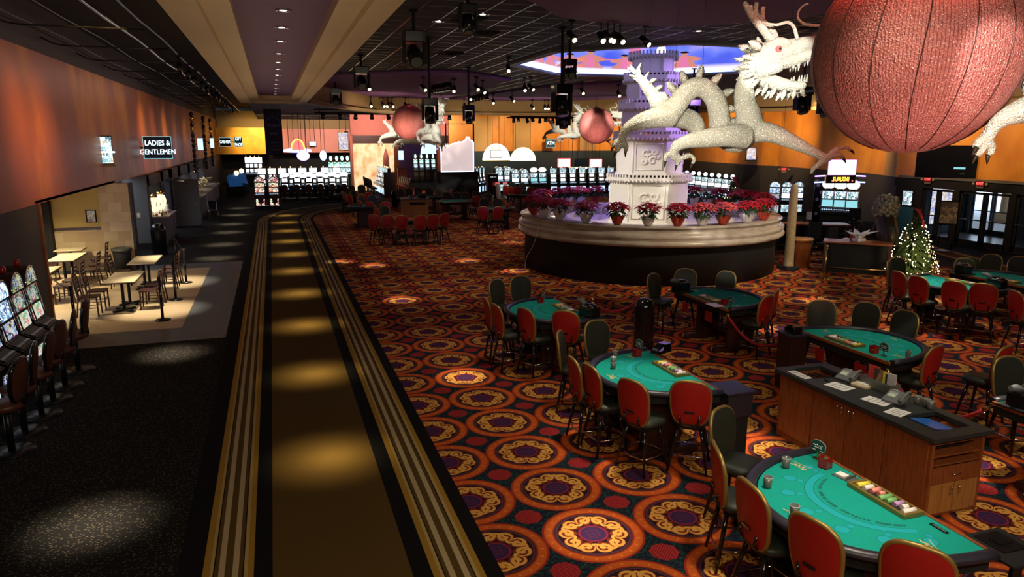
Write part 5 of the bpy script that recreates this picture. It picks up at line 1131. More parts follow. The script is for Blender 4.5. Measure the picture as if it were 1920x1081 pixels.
# ---------------------------------------------------------------- slot machines
def make_slot(top, upper, main, belly, h=1.55, deck='screen_blue', w=.58, gap=0.0):
    t = thing('slot_machine', '', 'slot machine'); d = .62; hw = w/2
    mb = MB(); side = [(-d/2, 0), (d/2, 0), (d/2, h), (-d/2+.22, h), (-d/2+.12, .92), (-d/2-.10, .80), (-d/2-.10, .70), (-d/2, .66)]
    vs_ = [(sx*hw, y, z) for sx in (-1, 1) for y, z in side]; n = len(side); tris = geometry.tessellate_polygon([[Vector((y, z, 0)) for y, z in side]])
    mb.add(vs_, [tuple(x) for x in tris]+[tuple(n+i for i in reversed(x)) for x in tris]+[(i, (i+1) % n, n+(i+1) % n, n+i) for i in range(n)]); mb.build('cabinet', 'black_gloss', t, .006)
    def slab(name, z0, z1, mat, inset=.06, off=.012):
        f = lambda z: -d/2+.12+(z-.92)/(h-.92)*.10 if z >= .92 else -d/2
        a, b = f(z0)-off, f(z1)-off; q = [(-hw+inset, a, z0), (hw-inset, a, z0), (hw-inset, b, z1), (-hw+inset, b, z1)]
        return MB().add(q+[(x, y+off+.004, z) for x, y, z in q], [(0, 1, 2, 3), (4, 7, 6, 5), (0, 4, 5, 1), (1, 5, 6, 2), (2, 6, 7, 3), (3, 7, 4, 0)]).build(name, mat, t)
    slab('belly_glass', .20, .60, belly); slab('reel_window', .96+gap*.5, 1.20-gap*.5, main, .06+gap); slab('pay_glass', 1.25+gap*.6, h-.04, upper, .06+gap)
    MB().add([(-hw+.05, -d/2-.075, .826), (hw-.05, -d/2-.075, .826), (hw-.05, -d/2+.09, .915), (-hw+.05, -d/2+.09, .915)], [(0, 1, 2, 3)]).build('button_deck', 'dark_metal', t)
    mb = MB()
    for i in range(5): mb.box((-hw+.10+i*(w-.2)/4, -d/2-.02, .865), (.06, .05, .02), 0)
    mb.build('buttons', 'screen_blue' if deck == 'screen_blue' else deck, t)
    for s in (-1, 1): MB().tube([(s*(hw-.03), -d/2+.09, .95), (s*(hw-.03), -d/2+.20, h-.02)], .012, 5).build('side_trim', 'chrome', t)
    y0 = -d/2+.20
    if top[0] == 'arch':
        r = hw; pts = arc(0, 0, r, 0, PI, 16); mb = MB(); vs_ = [(x, y0-.02, h+z*1.05) for x, z in pts]+[(x, d/2-.05, h+z*1.05) for x, z in pts]; n = len(pts)
        mb.add(vs_, [tuple(range(n)), tuple(range(2*n-1, n-1, -1))]+[(i, (i+1) % n, n+(i+1) % n, n+i) for i in range(n)]); mb.build('arch_top', 'black_gloss', t, .004)
        pts = arc(0, .02, r-.055, 0, PI, 16); MB().add([(x, y0-.032, h+z*1.03) for x, z in pts]+[(x, y0-.021, h+z*1.03) for x, z in pts], [tuple(range(n)), tuple(range(2*n-1, n-1, -1))]+[(i, (i+1) % n, n+(i+1) % n, n+i) for i in range(n)]).build('arch_glass', top[1], t)
        MB().tube([(x, y0-.025, h+z*1.05) for x, z in arc(0, 0, r-.015, 0, PI, 16)], .014, 6).build('arch_trim', 'chrome', t); MB().lathe([(.05, 0), (.05, .06), (.035, .10), (0, .11)], 10, (0, y0+.15, h+r*1.05)).build('candle_light', 'red_acrylic', t)
    elif top[0] == 'oval':
        M_ = Matrix.Identity(3); MB().ell((0, y0+.05, h+.20), (hw*.98, .06, .17), 0, 18, 8).build('oval_sign', top[1], t); MB().box((0, y0+.06, h+.03), (.2, .08, .08)).build('sign_neck', 'black_matte', t); MB().tube([(hw*math.cos(a), y0+.05, h+.20+.175*math.sin(a)) for a in [2*PI*i/18 for i in range(18)]], .015, 5, closed=True).build('sign_rim', 'chrome', t)
    elif top[0] == 'disc':
        MB().box((0, y0+.12, h+.16), (w, .2, .34)).build('sign_box', 'black_gloss', t, .01); MB().tube([(0, y0-.02, h+.18), (0, y0+.02, h+.18)], .135, 20).build('disc_sign', top[1], t); MB().tube([(.15*math.cos(a), y0-.01, h+.18+.15*math.sin(a)) for a in [2*PI*i/20 for i in range(20)]], .012, 5, closed=True).build('disc_rim', 'chrome', t)
    else:
        MB().box((0, y0+.12, h+.2), (w*.96, .22, .42)).build('sign_box', 'black_gloss', t, .01); MB().box((0, y0, h+.2), (w*.86, .03, .36)).build('top_screen', top[1], t, .005); MB().tube([(-.1, y0+.1, h+.4), (-.1, y0+.1, h+.5)], .025, 8).build('candle_light', 'candle', t)
    return t
ARC = Stamp(lambda: make_slot(('arch', 'glass_arcade'), 'glass_arcade', 'glass_card', 'glass_card', 1.56, 'grey_plastic_light', .62))
ARB = Stamp(lambda: make_slot(('arch', 'glass_blue'), 'glass_blue', 'glass_reels', 'glass_reels', 1.56, 'grey_plastic_light', .62))
BRT = Stamp(lambda: make_slot(('oval', 'screen_white'), 'screen_white', 'screen_white', 'black_gloss', gap=.06))
BRB = Stamp(lambda: make_slot(('box', 'screen_white'), 'reel_white', 'screen_white', 'black_gloss', gap=.05))
TWN = Stamp(lambda: make_slot(('arch', 'glass_red'), 'glass_red', 'glass_red', 'glass_red', 1.5))
TEA = Stamp(lambda: make_slot(('arch', 'glass_teal'), 'glass_teal', 'screen_white', 'glass_teal'))
FLT = Stamp(lambda: make_slot(('box', 'glass_teal'), 'screen_white', 'screen_white', 'screen_blue', gap=.05))
DSC = Stamp(lambda: make_slot(('disc', 'screen_white'), 'glass_teal', 'screen_white', 'screen_blue'))
GRN = Stamp(lambda: make_slot(('disc', 'reel_green'), 'reel_green', 'glass_teal', 'black_gloss'))
OVT = Stamp(lambda: make_slot(('oval', 'screen_white'), 'glass_teal', 'screen_teal', 'black_gloss', 1.55, 'screen_blue', .60))
for i, y in enumerate((14.25, 13.53, 12.81, 12.09, 11.37, 10.65)):
    (ARC if i < 2 else ARB)('%s arch topped slot machine from the food court corner along the left wall' % ORD[i], (-4.24, y, .002), PI/2, 'slot machines along the left wall')
def bank(stamp, items, y, lb, group, rz=0.0, sc=1.0, base=340, dy=0.0, s3=None):
    for i, px in enumerate(items):
        p = PY(px, base, y+dy*i); o = stamp('%s slot machine from the left in %s' % (ORD[i], lb), (p.x, y+dy*i, .003), rz, group, sc)
        if s3: o.scale = s3
bank(BRT, (534, 557, 579, 601, 623, 645), 50.0, 'the bright front bank', 'bright front slot bank')
bank(BRB, (492, 511, 530, 549, 568, 588, 610, 632), 53.6, 'the bright second bank', 'bright second slot bank', 0, 1.06)
bank(TWN, (486, 512), 44.9, 'the red and gold pair', 'red and gold slot pair', 0, 1.05)
bank(GRN, (622, 633, 643, 653), 62, 'the green lit far bank', 'green slot bank', 0, 1, 340, 0, (.84, 1, 1.45))
bank(BRB, (466, 474, 482, 490), 67, 'the bank below the golden wall', 'far golden slot bank', 0, 1, 340, 0, (.68, .8, 1.3))
bank(FLT, (892, 898, 904), 52, 'the narrow trio beside the panel', 'narrow slot trio', 1.1, 1.0, 340, .66)
bank(TEA, (935, 951), 53, 'the pair behind the kiosk', 'arched kiosk pair', 0, 1.1); bank(TEA, (965, 982), 50.5, 'the far arched pair', 'arched far pair', 0, 1.05)
bank(OVT, (1000, 1016), 50.5, 'the far oval topped pair', 'oval far pair', 0, 1.05); bank(FLT, (1036, 1054, 1072, 1090, 1108, 1126, 1143), 50.5, 'the long far bank', 'long far slot bank', 0, 1.0)
for i, px in enumerate((1288, 1300, 1311, 1323, 1335, 1348, 1361, 1374)):
    y = 46.0-6.2*i/7; p = PY(px, 340, y); DSC('%s disc topped slot machine from the left in the row right of the tower' % ORD[i], (p.x, y, .003), -.80, 'disc topped slot row', .98)
for i, px in enumerate((1451, 1473, 1495)): p = PY(px, 380, 32.5); (ARB if i == 0 else TEA)('%s arched slot machine from the left behind the pale stone post' % ORD[i], (p.x, 32.5, .003), -.65, 'arched trio behind the post', .98)
for i, px in enumerate((1551, 1574, 1597)): p = PY(px, 380, 25.8-.41*i); o = OVT('%s oval topped slot machine under the jackpot sign' % ORD[i], (p.x, p.y, .003), -.72, 'jackpot trio'); o.scale = (.9, .9, 1.2)
for lb, x0, x1, y in (('long black plinth under the bright front slot bank', 528, 652, 50.0), ('short black plinth under the red and gold pair', 478, 521, 44.9)):
    a, b = PY(x0, 370, y), PY(x1, 370, y); t = thing('slot_plinth', lb, 'plinth', ((a.x+b.x)/2, y-.55, .003)); MB().box((0, 0, .13), (b.x-a.x, .30, .26)).build('box', 'black_gloss', t, .01); MB().box((0, -.16, .03), (b.x-a.x, .03, .06)).build('kick_strip', 'dark_metal', t)
# row seen from its side, left of the entrance with red carpet
for i in range(7): y = 51.5+.78*i; p = PY(729, 350, 51.5); FLT('%s slot machine from the near end beside the flame picture' % ORD[i], (p.x, y, .003), -PI/2, 'row beside the flame picture', 1.05)
e = MB().box((0, 0, .9), (.86, .05, 1.8)).build('end_panel', 'dark_wood', None, .01); e.location = (p.x, 50.95, .003); tag(e, 'dark end panel closing the slot row beside the flame picture', 'panel')
for i, px in enumerate((779, 790, 801, 812)): p = PY(px, 320, 71); o = GRN('%s slot machine from the left deep inside the pink framed entrance' % ORD[i], (p.x, 71, .003), 0, 'inner slot cluster'); o.scale = (.74, 1, 1.4)
def make_stool():
    t = thing('slot_stool', '', 'stool'); MB().lathe([(0, 0), (.25, 0), (.25, .012), (.08, .03), (0, .035)], 22).build('base', 'dark_metal', t); MB().tube([(0, 0, .03), (0, 0, .56)], .04, 10).build('pole', 'dark_metal', t); MB().lathe([(0, .54), (.17, .54), (.21, .58), (.20, .63), (.12, .66), (0, .665)], 20).build('seat', 'brown_vinyl', t)
    ol = [sup(2*PI*i/24, .185, .27, 2.3, .12) for i in range(24)]; yb = lambda x, z: -.20-.16*z+.6*x*x
    dished(ol, lambda x, z: yb(x, z)+.03, bulge=.02).build('back_pad', 'brown_vinyl', t); dished(ol, lambda x, z: yb(x, z)-.02, bulge=.02, sgn=-1).build('back_shell', 'brown_vinyl', t); MB().tube([(x, yb(x, z)+.004, z+.895) for x, z in ol], .027, 7, closed=True).build('back_edge', 'black_gloss', t); MB().tube([(0, -.12, .57), (0, -.2, .62), (0, -.18, .78)], .03, 7).build('bracket', 'dark_metal', t); return t
stool = Stamp(make_stool)
for i, y in enumerate((14.0, 13.1, 12.45, 11.75, 11.1, 10.4)): stool('%s brown stool from the food court corner facing the left slot machines' % ORD[i], (-3.50+.04*math.sin(i*3), y, .003), PI/2+.2*math.sin(i*2.1), 'stools at the left slot machines', 1.08)
def stools(items, y, lb, group, rz=0.0, sc=1.0):
    for i, px in enumerate(items): p = PY(px, 360, y); stool('%s stool from the left %s' % (ORD[i], lb), (p.x, y, .003), rz, group, sc)
stools((534, 557, 579, 601, 623, 645), 49.1, 'in front of the bright front bank', 'stools at the bright front bank'); stools((488, 514), 44.0, 'in front of the red and gold pair', 'stools at the red and gold pair', 0, .8)
for i in range(6): p = PY(729, 350, 51.5); stool('%s stool from the near end, left of the flame picture slot row' % ORD[i], (p.x-1.0, 51.6+.82*i, .003), -PI/2, 'stools by the flame picture', 1.1); stool('%s stool from the near end, right of the flame picture slot row' % ORD[i], (p.x+1.3, 51.6+.82*i, .003), PI/2, 'stools at the red walkway', 1.1)
# big lit toppers and signs over the far banks
def sign_box(name, lb, cat, px0, py0, px1, py1, y, face, frame='black_gloss', shape='box', depth=.15, hang=True):
    a, b = PY(px0, py0, y), PY(px1, py1, y); w_, h_ = b.x-a.x, a.z-b.z; t = thing(name, lb, cat, ((a.x+b.x)/2, y, (a.z+b.z)/2)); 
    if shape == 'box': MB().box((0, 0, 0), (w_, depth, h_)).build('frame', frame, t, .01); MB().box((0, -depth/2-.01, 0), (w_*.9, .02, h_*.86)).build('face', face, t)
    elif shape == 'oval': MB().ell((0, 0, 0), (w_/2, depth, h_/2), 0, 20, 10).build('face', face, t); MB().tube([(w_/2*math.cos(a_), 0, h_/2*math.sin(a_)) for a_ in [2*PI*i/24 for i in range(24)]], .04, 6, closed=True).build('frame', frame, t)
    else:
        pts = arc(0, -h_/2, 1, 0, PI, 18); q = [(x*w_/2, z) for x, z in [(c[0], -h_/2+(c[1]+h_/2)*h_) for c in pts]]; n = len(q)
        MB().add([(x, -depth/2, z) for x, z in q]+[(x, depth/2, z) for x, z in q], [tuple(range(n)), tuple(range(2*n-1, n-1, -1))]+[(i, (i+1) % n, n+(i+1) % n, n+i) for i in range(n)]).build('face', face, t); MB().tube([(x, -depth/2, z) for x, z in q], .05, 6).build('frame', frame, t)
    if hang and y > 40:
        for s in (-.3, .3): MB().tube([(s*w_, 0, h_*.3), (s*w_, 0, 5.95-t.location.z)], .018, 5).build('hanger', 'black_matte', t)
    return t, w_, h_
sign_box('neon_fan_sign', 'red neon fan shaped sign above the bright slot bank', 'sign', 545, 261, 571, 281, 58, 'sign_red', 'amber_text', 'fan'); sign_box('neon_bar_sign', 'pale purple neon bar under the fan sign', 'sign', 531, 279, 584, 285, 58.3, 'neon_purple', 'neon_blue', 'oval', .1)
sign_box('oval_sign', 'white glowing oval sign above the bright slot bank', 'sign', 557, 284, 580, 300, 57.6, 'screen_white', 'neon_purple', 'oval', .2); sign_box('wall_monitor', 'small white lit monitor on the far pink wall', 'monitor', 579, 265, 593, 274, 72.6, 'screen_blue'); sign_box('lit_topper', 'round white topper over the second slot bank', 'sign', 600, 283, 612, 300, 58, 'screen_white', 'neon_blue', 'oval', .2)
sign_box('arch_topper', 'bluish arched topper deep inside the pink framed entrance', 'sign', 789, 265, 819, 288, 70, 'screen_blue', 'neon_blue', 'fan'); sign_box('mushroom_sign', 'wide white and yellow domed sign over the far slot bank', 'sign', 957, 277, 1003, 301, 54.5, 'screen_white', 'candle', 'fan')
sign_box('winged_topper', 'large pale winged topper with a square screen right of the lit panel', 'sign', 905, 270, 955, 300, 54.8, 'candle', 'screen_white', 'fan'); sign_box('topper_screen', 'square white screen in the winged topper', 'screen', 919, 281, 940, 296, 54.2, 'screen_white')
sign_box('wall_screen', 'white screen in a red frame above the long far bank, left one', 'screen', 1046, 297, 1069, 313, 55.8, 'screen_white', 'sign_red'); sign_box('wall_screen', 'white screen in a red frame above the long far bank, right one', 'screen', 1106, 298, 1128, 313, 55.8, 'screen_white', 'sign_red'); sign_box('blue_screen_panel', 'dark blue panel between the two red framed screens', 'panel', 1078, 297, 1104, 314, 55.9, 'blue_wall')
sign_box('light_strip', 'warm lit strip above the long far bank', 'light', 1063, 313, 1112, 316, 54.9, 'candle')
sign_box('gold_poster', 'tall gold picture at the left edge of the pink wall', 'picture', 633, 246, 654, 283, 61, 'poster_mix', 'trim_gold')
# jackpot sign
t, w_, h_ = sign_box('jackpot_sign', 'amber jackpot display over the three slot machines on the right', 'sign', 1553, 328, 1597, 343, 25.0, 'black_matte', 'brass'); text('$1,490,555.01', .24, 'amber_text', t, (0, -.105, 0), depth=.004, sx=.52); t.rotation_euler.z = -.30
for s in (-1, 1): MB().tube([(s*w_*.52, 0, .14), (s*w_*.85, 0, .12)], .03, 6).build('neon_arm', 'neon_purple', t); MB().tube([(s*w_*.52, 0, -.12), (s*w_*.85, 0, -.14)], .03, 6).build('neon_arm', 'neon_blue', t)
t, w_, h_ = sign_box('jackpot_screen', 'tilted white screen on top of the jackpot display', 'screen', 1560, 300, 1598, 327, 25.0, 'screen_white', 'neon_purple'); t.rotation_euler.z = -.30
for i in range(6): MB().ell((-.42+.17*i, -.1, -.56), (.035, .035, .035), 0, 8, 6).build('bulb', 'sign_red', t)
# ---------------------------------------------------------------- pink framed entrance and the lit panel
YP = 59.5
def pbox(mb, x0, y0, x1, y1, y, d, m=0): a, b = PY(x0, y0, y), PY(x1, y1, y); mb.box(((a.x+b.x)/2, y+d/2, (a.z+b.z)/2), (b.x-a.x, d, a.z-b.z), m)
mb = MB(); pbox(mb, 655, 205, 906, 254, YP, .4); a, b = PY(655, 250, YP), PY(663, 250, YP); mb.box(((a.x+b.x)/2, YP+.2, 2.2), (b.x-a.x, .4, 4.4)); a, b = PY(895, 250, YP), PY(906, 250, YP); mb.box(((a.x+b.x)/2, YP+.2, 2.2), (b.x-a.x, .4, 4.4)); st('wall_pink', mb, 'pink_paint', 'salmon pink wall framing the inner entrance')
mb = MB(); pbox(mb, 661, 254, 896, 269, YP-.05, .45); st('trim_6', mb, 'dark_wood', 'dark wood beam under the pink wall', 'trim')
mb = MB(); a, b = PY(739, 270, YP), PY(748, 270, YP); mb.box(((a.x+b.x)/2, YP+.2, 2), (b.x-a.x, .5, 4)); a, b = PY(820, 270, YP), PY(826, 270, YP); mb.box(((a.x+b.x)/2, YP+.2, 2), (b.x-a.x, .5, 4)); st('trim_7', mb, 'cherry_wood', 'brown wood posts beside the inner entrance', 'trim')
t = thing('flame_picture', 'large glowing flame picture panel left of the inner entrance', 'picture', (PY(701, 300, YP-.1).x, YP-.1, 0)); a, b = PY(662, 269, YP), PY(739, 300, YP); MB().box((0, 0, a.z/2), (b.x-a.x, .12, a.z)).build('panel', 'flame_panel', t); c = PY(723, 295, YP); MB().tube([(c.x-t.location.x, -.08, 1.5), (c.x-t.location.x, -.08, 2.6), (c.x-t.location.x, -.08, 3.3)], [.28, .24, .04], 8).build('tower_shape', 'pink_paint', t)
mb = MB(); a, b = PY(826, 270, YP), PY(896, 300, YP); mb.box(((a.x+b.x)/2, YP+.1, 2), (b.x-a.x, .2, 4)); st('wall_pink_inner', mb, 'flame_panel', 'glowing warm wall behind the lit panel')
mb = MB(); a, b = PY(664, 300, 73.5), PY(1110, 300, 73.5); mb.box(((a.x+b.x)/2, 73.6, 3), (b.x-a.x, .2, 6)); st('wall_far_inner', mb, 'purple_dark', 'dark purple wall deep inside the inner entrance')
mb = MB(); mb.box((27, 66.5, 3), (.2, 14, 6)); st('wall_inner_side', mb, 'purple_dark', 'side wall inside the inner entrance')
t = thing('wood_cabinet', 'reddish wood cabinet inside the inner entrance on the left', 'cabinet', (PY(755, 330, 58.6).x, 58.6, .003)); box('body', (0, .3, .85), (.72, .6, 1.7), 'cherry_wood', t, .01); box('door', (0, -.01, .85), (.6, .02, 1.5), 'cherry_wood', t, .005); MB().box((0, .3, 1.73), (.8, .66, .06)).build('top', 'dark_wood', t)
sign_box('cabinet_screen', 'white screen standing on the wood cabinet in the inner entrance', 'screen', 746, 281, 757, 301, 58.7, 'screen_blue')
t = thing('glowing_display', 'big pale pink lit panel with a ragged top above a black base', 'panel', (PY(858, 322, 47.5).x, 47.5, .003)); a, b = PY(828, 322, 47.5), PY(889, 322, 47.5); hw = (b.x-a.x)/2; zb_ = a.z; zt = PY(858, 258, 47.5).z
top = [(-1, .72), (-.7, .78), (-.55, .74), (-.3, .82), (-.1, .84), (.1, .88), (.3, .87), (.52, .94), (.56, 1.02), (.74, 1.02), (.78, .93), (.9, .92), (1, .86)]; q = [(-hw, zb_), (hw, zb_)]+[(x*hw, zb_+(zt-zb_)*z) for x, z in reversed(top)]; n = len(q)
def slabp(q, y0, y1): n = len(q); tr = geometry.tessellate_polygon([[Vector((x, z, 0)) for x, z in q]]); return MB().add([(x, y0, z) for x, z in q]+[(x, y1, z) for x, z in q], [tuple(i) for i in tr]+[tuple(n+j for j in reversed(i)) for i in tr]+[(i, (i+1) % n, n+(i+1) % n, n+i) for i in range(n)])
slabp(q, 0, .12).build('acrylic_sheet', 'panel_white', t); MB().tube([(x, -.01, z) for x, z in q], .035, 6, closed=True).build('glowing_edge', 'panel_edge', t); bx = (PY(897, 340, 47.5).x-PY(820, 340, 47.5).x); MB().box(((PY(858.5, 340, 47.5).x-t.location.x), .45, zb_/2), (bx, 1.0, zb_)).build('base', 'black_matte', t, .03)
MB().tube([(PY(838, 300, 47.5).x-t.location.x, .2, zb_), (PY(838, 300, 47.5).x-t.location.x, .2, PY(838, 232, 47.5).z), (PY(890, 300, 47.5).x-t.location.x, .2, PY(890, 232, 47.5).z), (PY(890, 300, 47.5).x-t.location.x, .2, zb_)], .05, 6).build('frame', 'black_matte', t)
t = thing('wall_letters', 'white letters on the pink wall above the lit panel', 'lettering', (PY(852, 239, YP-.02).x, YP-.03, PY(852, 239, YP).z)); text('ULIBE', .38, 'paper', t, (0, 0, 0), depth=.02)
t = thing('black_kiosk', 'black kiosk with small lights right of the lit panel', 'kiosk', (PY(924, 350, 48).x, 48, .003)); MB().box((0, .2, .85), (.72, .6, 1.7)).build('body', 'black_gloss', t, .03); MB().box((0, -.12, 1.45), (.5, .04, .25)).build('screen', 'dark_metal', t); mb = MB(); [mb.ell((-.16+.11*i, -.15, 1.5), (.02, .02, .02), 0, 6, 4) for i in range(4)]; mb.build('indicator_lights', 'sign_letter', t)
for k, px in enumerate((934, 948)): t = thing('brochure_rack', 'white slanted display stand %s the black kiosk' % ('next to', 'second right of')[k], 'stand', (PY(px, 350, 47.5).x, 47.5, .003)); MB().box((0, 0, .6), (.3, .06, 1.0), 0, 0, Matrix.Rotation(-.2, 3, 'X')).build('panel', 'paper', t); MB().box((0, 0, .03), (.4, .3, .06)).build('base', 'dark_metal', t); box('header', (0, .1, 1.02), (.3, .05, .2), 'sign_red', t)
# ---------------------------------------------------------------- signs and screens along the left wall and elsewhere
def wall_sign(lb, lines, px0, py0, px1, py1, y, size, mat='sign_letter', board='black_matte', sx=1.0):
    a, b = PY(px0, py0, y), PY(px1, py1, y); w_, h_ = b.x-a.x, a.z-b.z; t = thing('lit_sign', lb, 'sign', ((a.x+b.x)/2, y, (a.z+b.z)/2)); MB().box((0, .09, 0), (w_, .2, h_)).build('case', board, t, .01); MB().tube([(-w_/2, -.02, -h_/2), (w_/2, -.02, -h_/2), (w_/2, -.02, h_/2), (-w_/2, -.02, h_/2)], .014, 5, closed=True).build('edge_light', 'screen_teal', t)
    for i, s in enumerate(lines): text(s, size, mat, t, (0, -.02, (len(lines)-1)*size*.62-i*size*1.24), depth=.008, sx=sx)
    L_ = max(.1, a.x+4.78); MB().box((-w_/2-L_/2, .1, 0), (L_, .06, .06)).build('bracket', 'black_matte', t) if L_ < 6 else MB().box((0, .45, 0), (.3, .6, .1)).build('bracket', 'black_matte', t); return t
wall_sign('lit black sign reading ladies and gentlemen on the left wall', ['LADIES &', 'GENTLEMEN'], 267, 256, 324, 297, 31, .27, board='blue_wall', sx=.82)
wall_sign('small lit cashier sign farther down the left wall', ['CASHIER'], 411, 258, 433, 274, 58, .30, sx=.62); wall_sign('lit gift shop sign at the far end of the left wall', ['GIFT', 'SHOP'], 439, 257, 455, 275, 62, .36, board='teal_paint', sx=.6)
def tv(lb, px0, py0, px1, py1, y, face, rz=0.0, ledge=True):
    a, b = PY(px0, py0, y), PY(px1, py1, y); w_, h_ = b.x-a.x, a.z-b.z; t = thing('wall_television', lb, 'television', ((a.x+b.x)/2, y, (a.z+b.z)/2), rz); MB().box((0, .05, 0), (w_, .08, h_)).build('casing', 'dark_metal', t, .008); MB().box((0, 0, 0), (w_*.95, .02, h_*.92)).build('screen', face, t); MB().box((-w_*.3, .25, 0), (.4, .3, .08)).build('mount', 'dark_metal', t)
    if ledge: MB().box((0, .03, -h_/2-.04), (w_*1.08, .2, .06)).build('ledge', 'beige_paint', t)
    return t, w_, h_
t, w_, h_ = tv('nearest lit television on the orange left wall', 153, 254, 214, 308, 24.2, 'tv_mix', .12)
text('XHAMS BBE', .115, 'sign_letter', t, (.08, -.015, .14), depth=.004, sx=.9); MB().tube([(-.15+.12*math.cos(a), -.015, .02+.28*math.sin(a)) for a in [2*PI*i/20 for i in range(20)]], .012, 5, closed=True).build('screen_oval', 'black_gloss', t); MB().box((.12, -.012, -.06), (.62, .01, .05)).build('screen_bar', 'screen_white', t)
tv('second lit television along the left wall, beyond the restroom sign', 369, 258, 382, 282, 46, 'screen_blue', 0, False); tv('third lit television along the left wall, small and far', 393, 258, 402, 278, 53, 'screen_blue', 0, False)
for i, (px, y) in enumerate(((358, 47.2), (385, 55), (402, 61))):
    p = PY(px, 300, y); t = thing('beaded_strip', '%s tall gold and black beaded strip along the left wall' % ORD[i], 'wall strip', (-4.37, y, 2.0), 0, 'beaded strips'); mb = MB(); [mb.ell((0, 0, .16+.30*k), (.12, .12, .16), k % 2 if k > 6 else 1, 8, 6) for k in range(12)]; mb.build('beads', ['brass', 'black_gloss'], t); MB().tube([(0, 0, 0), (0, 0, 3.6)], .05, 6).build('rod', 'chrome', t)
wall_sign('blue and white lit cash machine sign on the far amber wall', ['ATM'], 1024, 261, 1041, 276, 56.6, .42, board='blue_wall', sx=.8)
def exit_sign(lb, loc, rz, s=1.0):
    t = thing('exit_sign', lb, 'exit sign', loc, rz, None, s); MB().box((0, 0, 0), (.32, .05, .22)).build('case', 'dark_metal', t, .006); MB().box((0, -.028, 0), (.30, .008, .20)).build('face', 'red_acrylic', t); text('EXIT', .15, 'sign_red', t, (0, -.036, 0), depth=.004, sx=.85)
    for sx in (-1, 1): MB().ell((sx*.24, -.02, -.02), (.06, .05, .06), 0, 10, 6).build('emergency_lamp', 'grey_plastic_light', t)
    MB().box((0, 0, -.15), (.26, .05, .07)).build('battery_box', 'grey_plastic', t); return t
def at_x(px, py, X_): d = ray(px, py); return Vector((0, 0, EYE))+d*(X_/d.x)
exit_sign('red exit sign above the left entrance doors', at_x(1740, 336, 25.12), -PI/2+.25, .95); exit_sign('red exit sign above the middle entrance doors', at_x(1838, 344, 25.12), -PI/2+.25, .95); p = PY(1470, 317, 35); exit_sign('far red exit sign on the dark wall right of the tower', (p.x, p.y, p.z), -.7, 1.0)
t = thing('hanging_monitor', 'large black hanging monitor cabinet below the big globe', 'monitor', PY(1774, 303, 20.2), -1.0); MB().box((0, .25, 0), (1.95, .55, 1.16)).build('cabinet', 'black_gloss', t, .02); MB().box((.10, -.04, 0), (1.3, .03, .84)).build('screen', 'black_gloss', t); MB().tube([(0, .2, .55), (0, .2, 3.05)], .03, 6).build('pole', 'black_matte', t); MB().box((.45, -.06, -.22), (.36, .01, .07)).build('painted_glint', 'screen_teal', t); MB().box((.55, -.06, -.42), (.14, .01, .04)).build('badge', 'grey_plastic_light', t)  # glowing teal bar stands in for a greenish reflection on the screen
t = thing('angled_wall_screen', 'angled lit poster screen on the amber right wall', 'screen', PY(1408, 289, 37.5), -.55); MB().box((0, .06, 0), (.62, .1, .84)).build('casing', 'black_matte', t, .01); MB().box((.02, 0, .03), (.52, .02, .70)).build('screen', 'poster_mix', t); MB().box((-.1, .35, 0), (.1, .5, .1)).build('arm', 'black_matte', t)
t = thing('hanging_banner', 'tall dark hanging banner with faint lettering over the aisle end', 'banner', (PY(513, 250, 38).x, 38, PY(513, 289, 38).z)); h_ = 5.45-t.location.z; w_ = PY(530, 250, 38).x-PY(497, 250, 38).x; box('cloth', (0, 0, h_/2), (w_, .03, h_), 'black_matte', t); text('TONIGHT', .17, 'grey_paint', t, (0, -.02, h_*.64), sx=.85); text('9 PM', .16, 'grey_paint', t, (0, -.02, h_*.46)); MB().tube([(.34*math.cos(a), -.02, h_*.70+.26*math.sin(a)) for a in [PI*i/10 for i in range(11)]], .010, 5).build('arch_mark', 'grey_paint', t)
for k, s in enumerate(('THE BAND', 'LIVE MUSIC', 'IN CONCERT')): text(s, .085, 'grey_paint', t, (0, -.02, h_*(.26-.08*k)))
MB().tube([(-w_/2, 0, 0), (w_/2, 0, 0)], .025, 6).build('bottom_rod', 'dark_metal', t); MB().tube([(-w_/2, 0, h_), (w_/2, 0, h_)], .025, 6).build('top_rod', 'dark_metal', t)
for s in (-.4, .4): MB().tube([(s*w_, 0, h_), (s*w_, 0, 5.95-t.location.z)], .008, 5).build('hanging_wire', 'dark_metal', t)
# overhead truss and lights over the far slot floor
for i, (y, x0, x1, lb) in enumerate(((44.5, 2.5, 11, 'left'), (47.5, 15.5, 24.5, 'right'), (50, 16, 25, 'rear'))):
    t = thing('lighting_truss', 'dark lighting truss with lamps over the far floor, %s one' % lb, 'truss', (0, y, 5.55)); MB().tube([(x0, 0, 0), (x1, 0, 0)], .05, 6).build('rail', 'black_matte', t); MB().tube([(x0, .3, .2), (x1, .3, .2)], .04, 6).build('upper_rail', 'black_matte', t)
    for k in range(9): x = x0+(x1-x0)*(k+.5)/9; MB().tube([(x, 0, -.05), (x+.05*math.sin(k*2), -.12, -.32)], [.09, .13], 10).build('lamp', 'black_gloss', t)
    for x in (x0+.3, x1-.3): MB().tube([(x, .15, 0), (x, .15, .4)], .03, 6).build('hanger', 'black_matte', t)
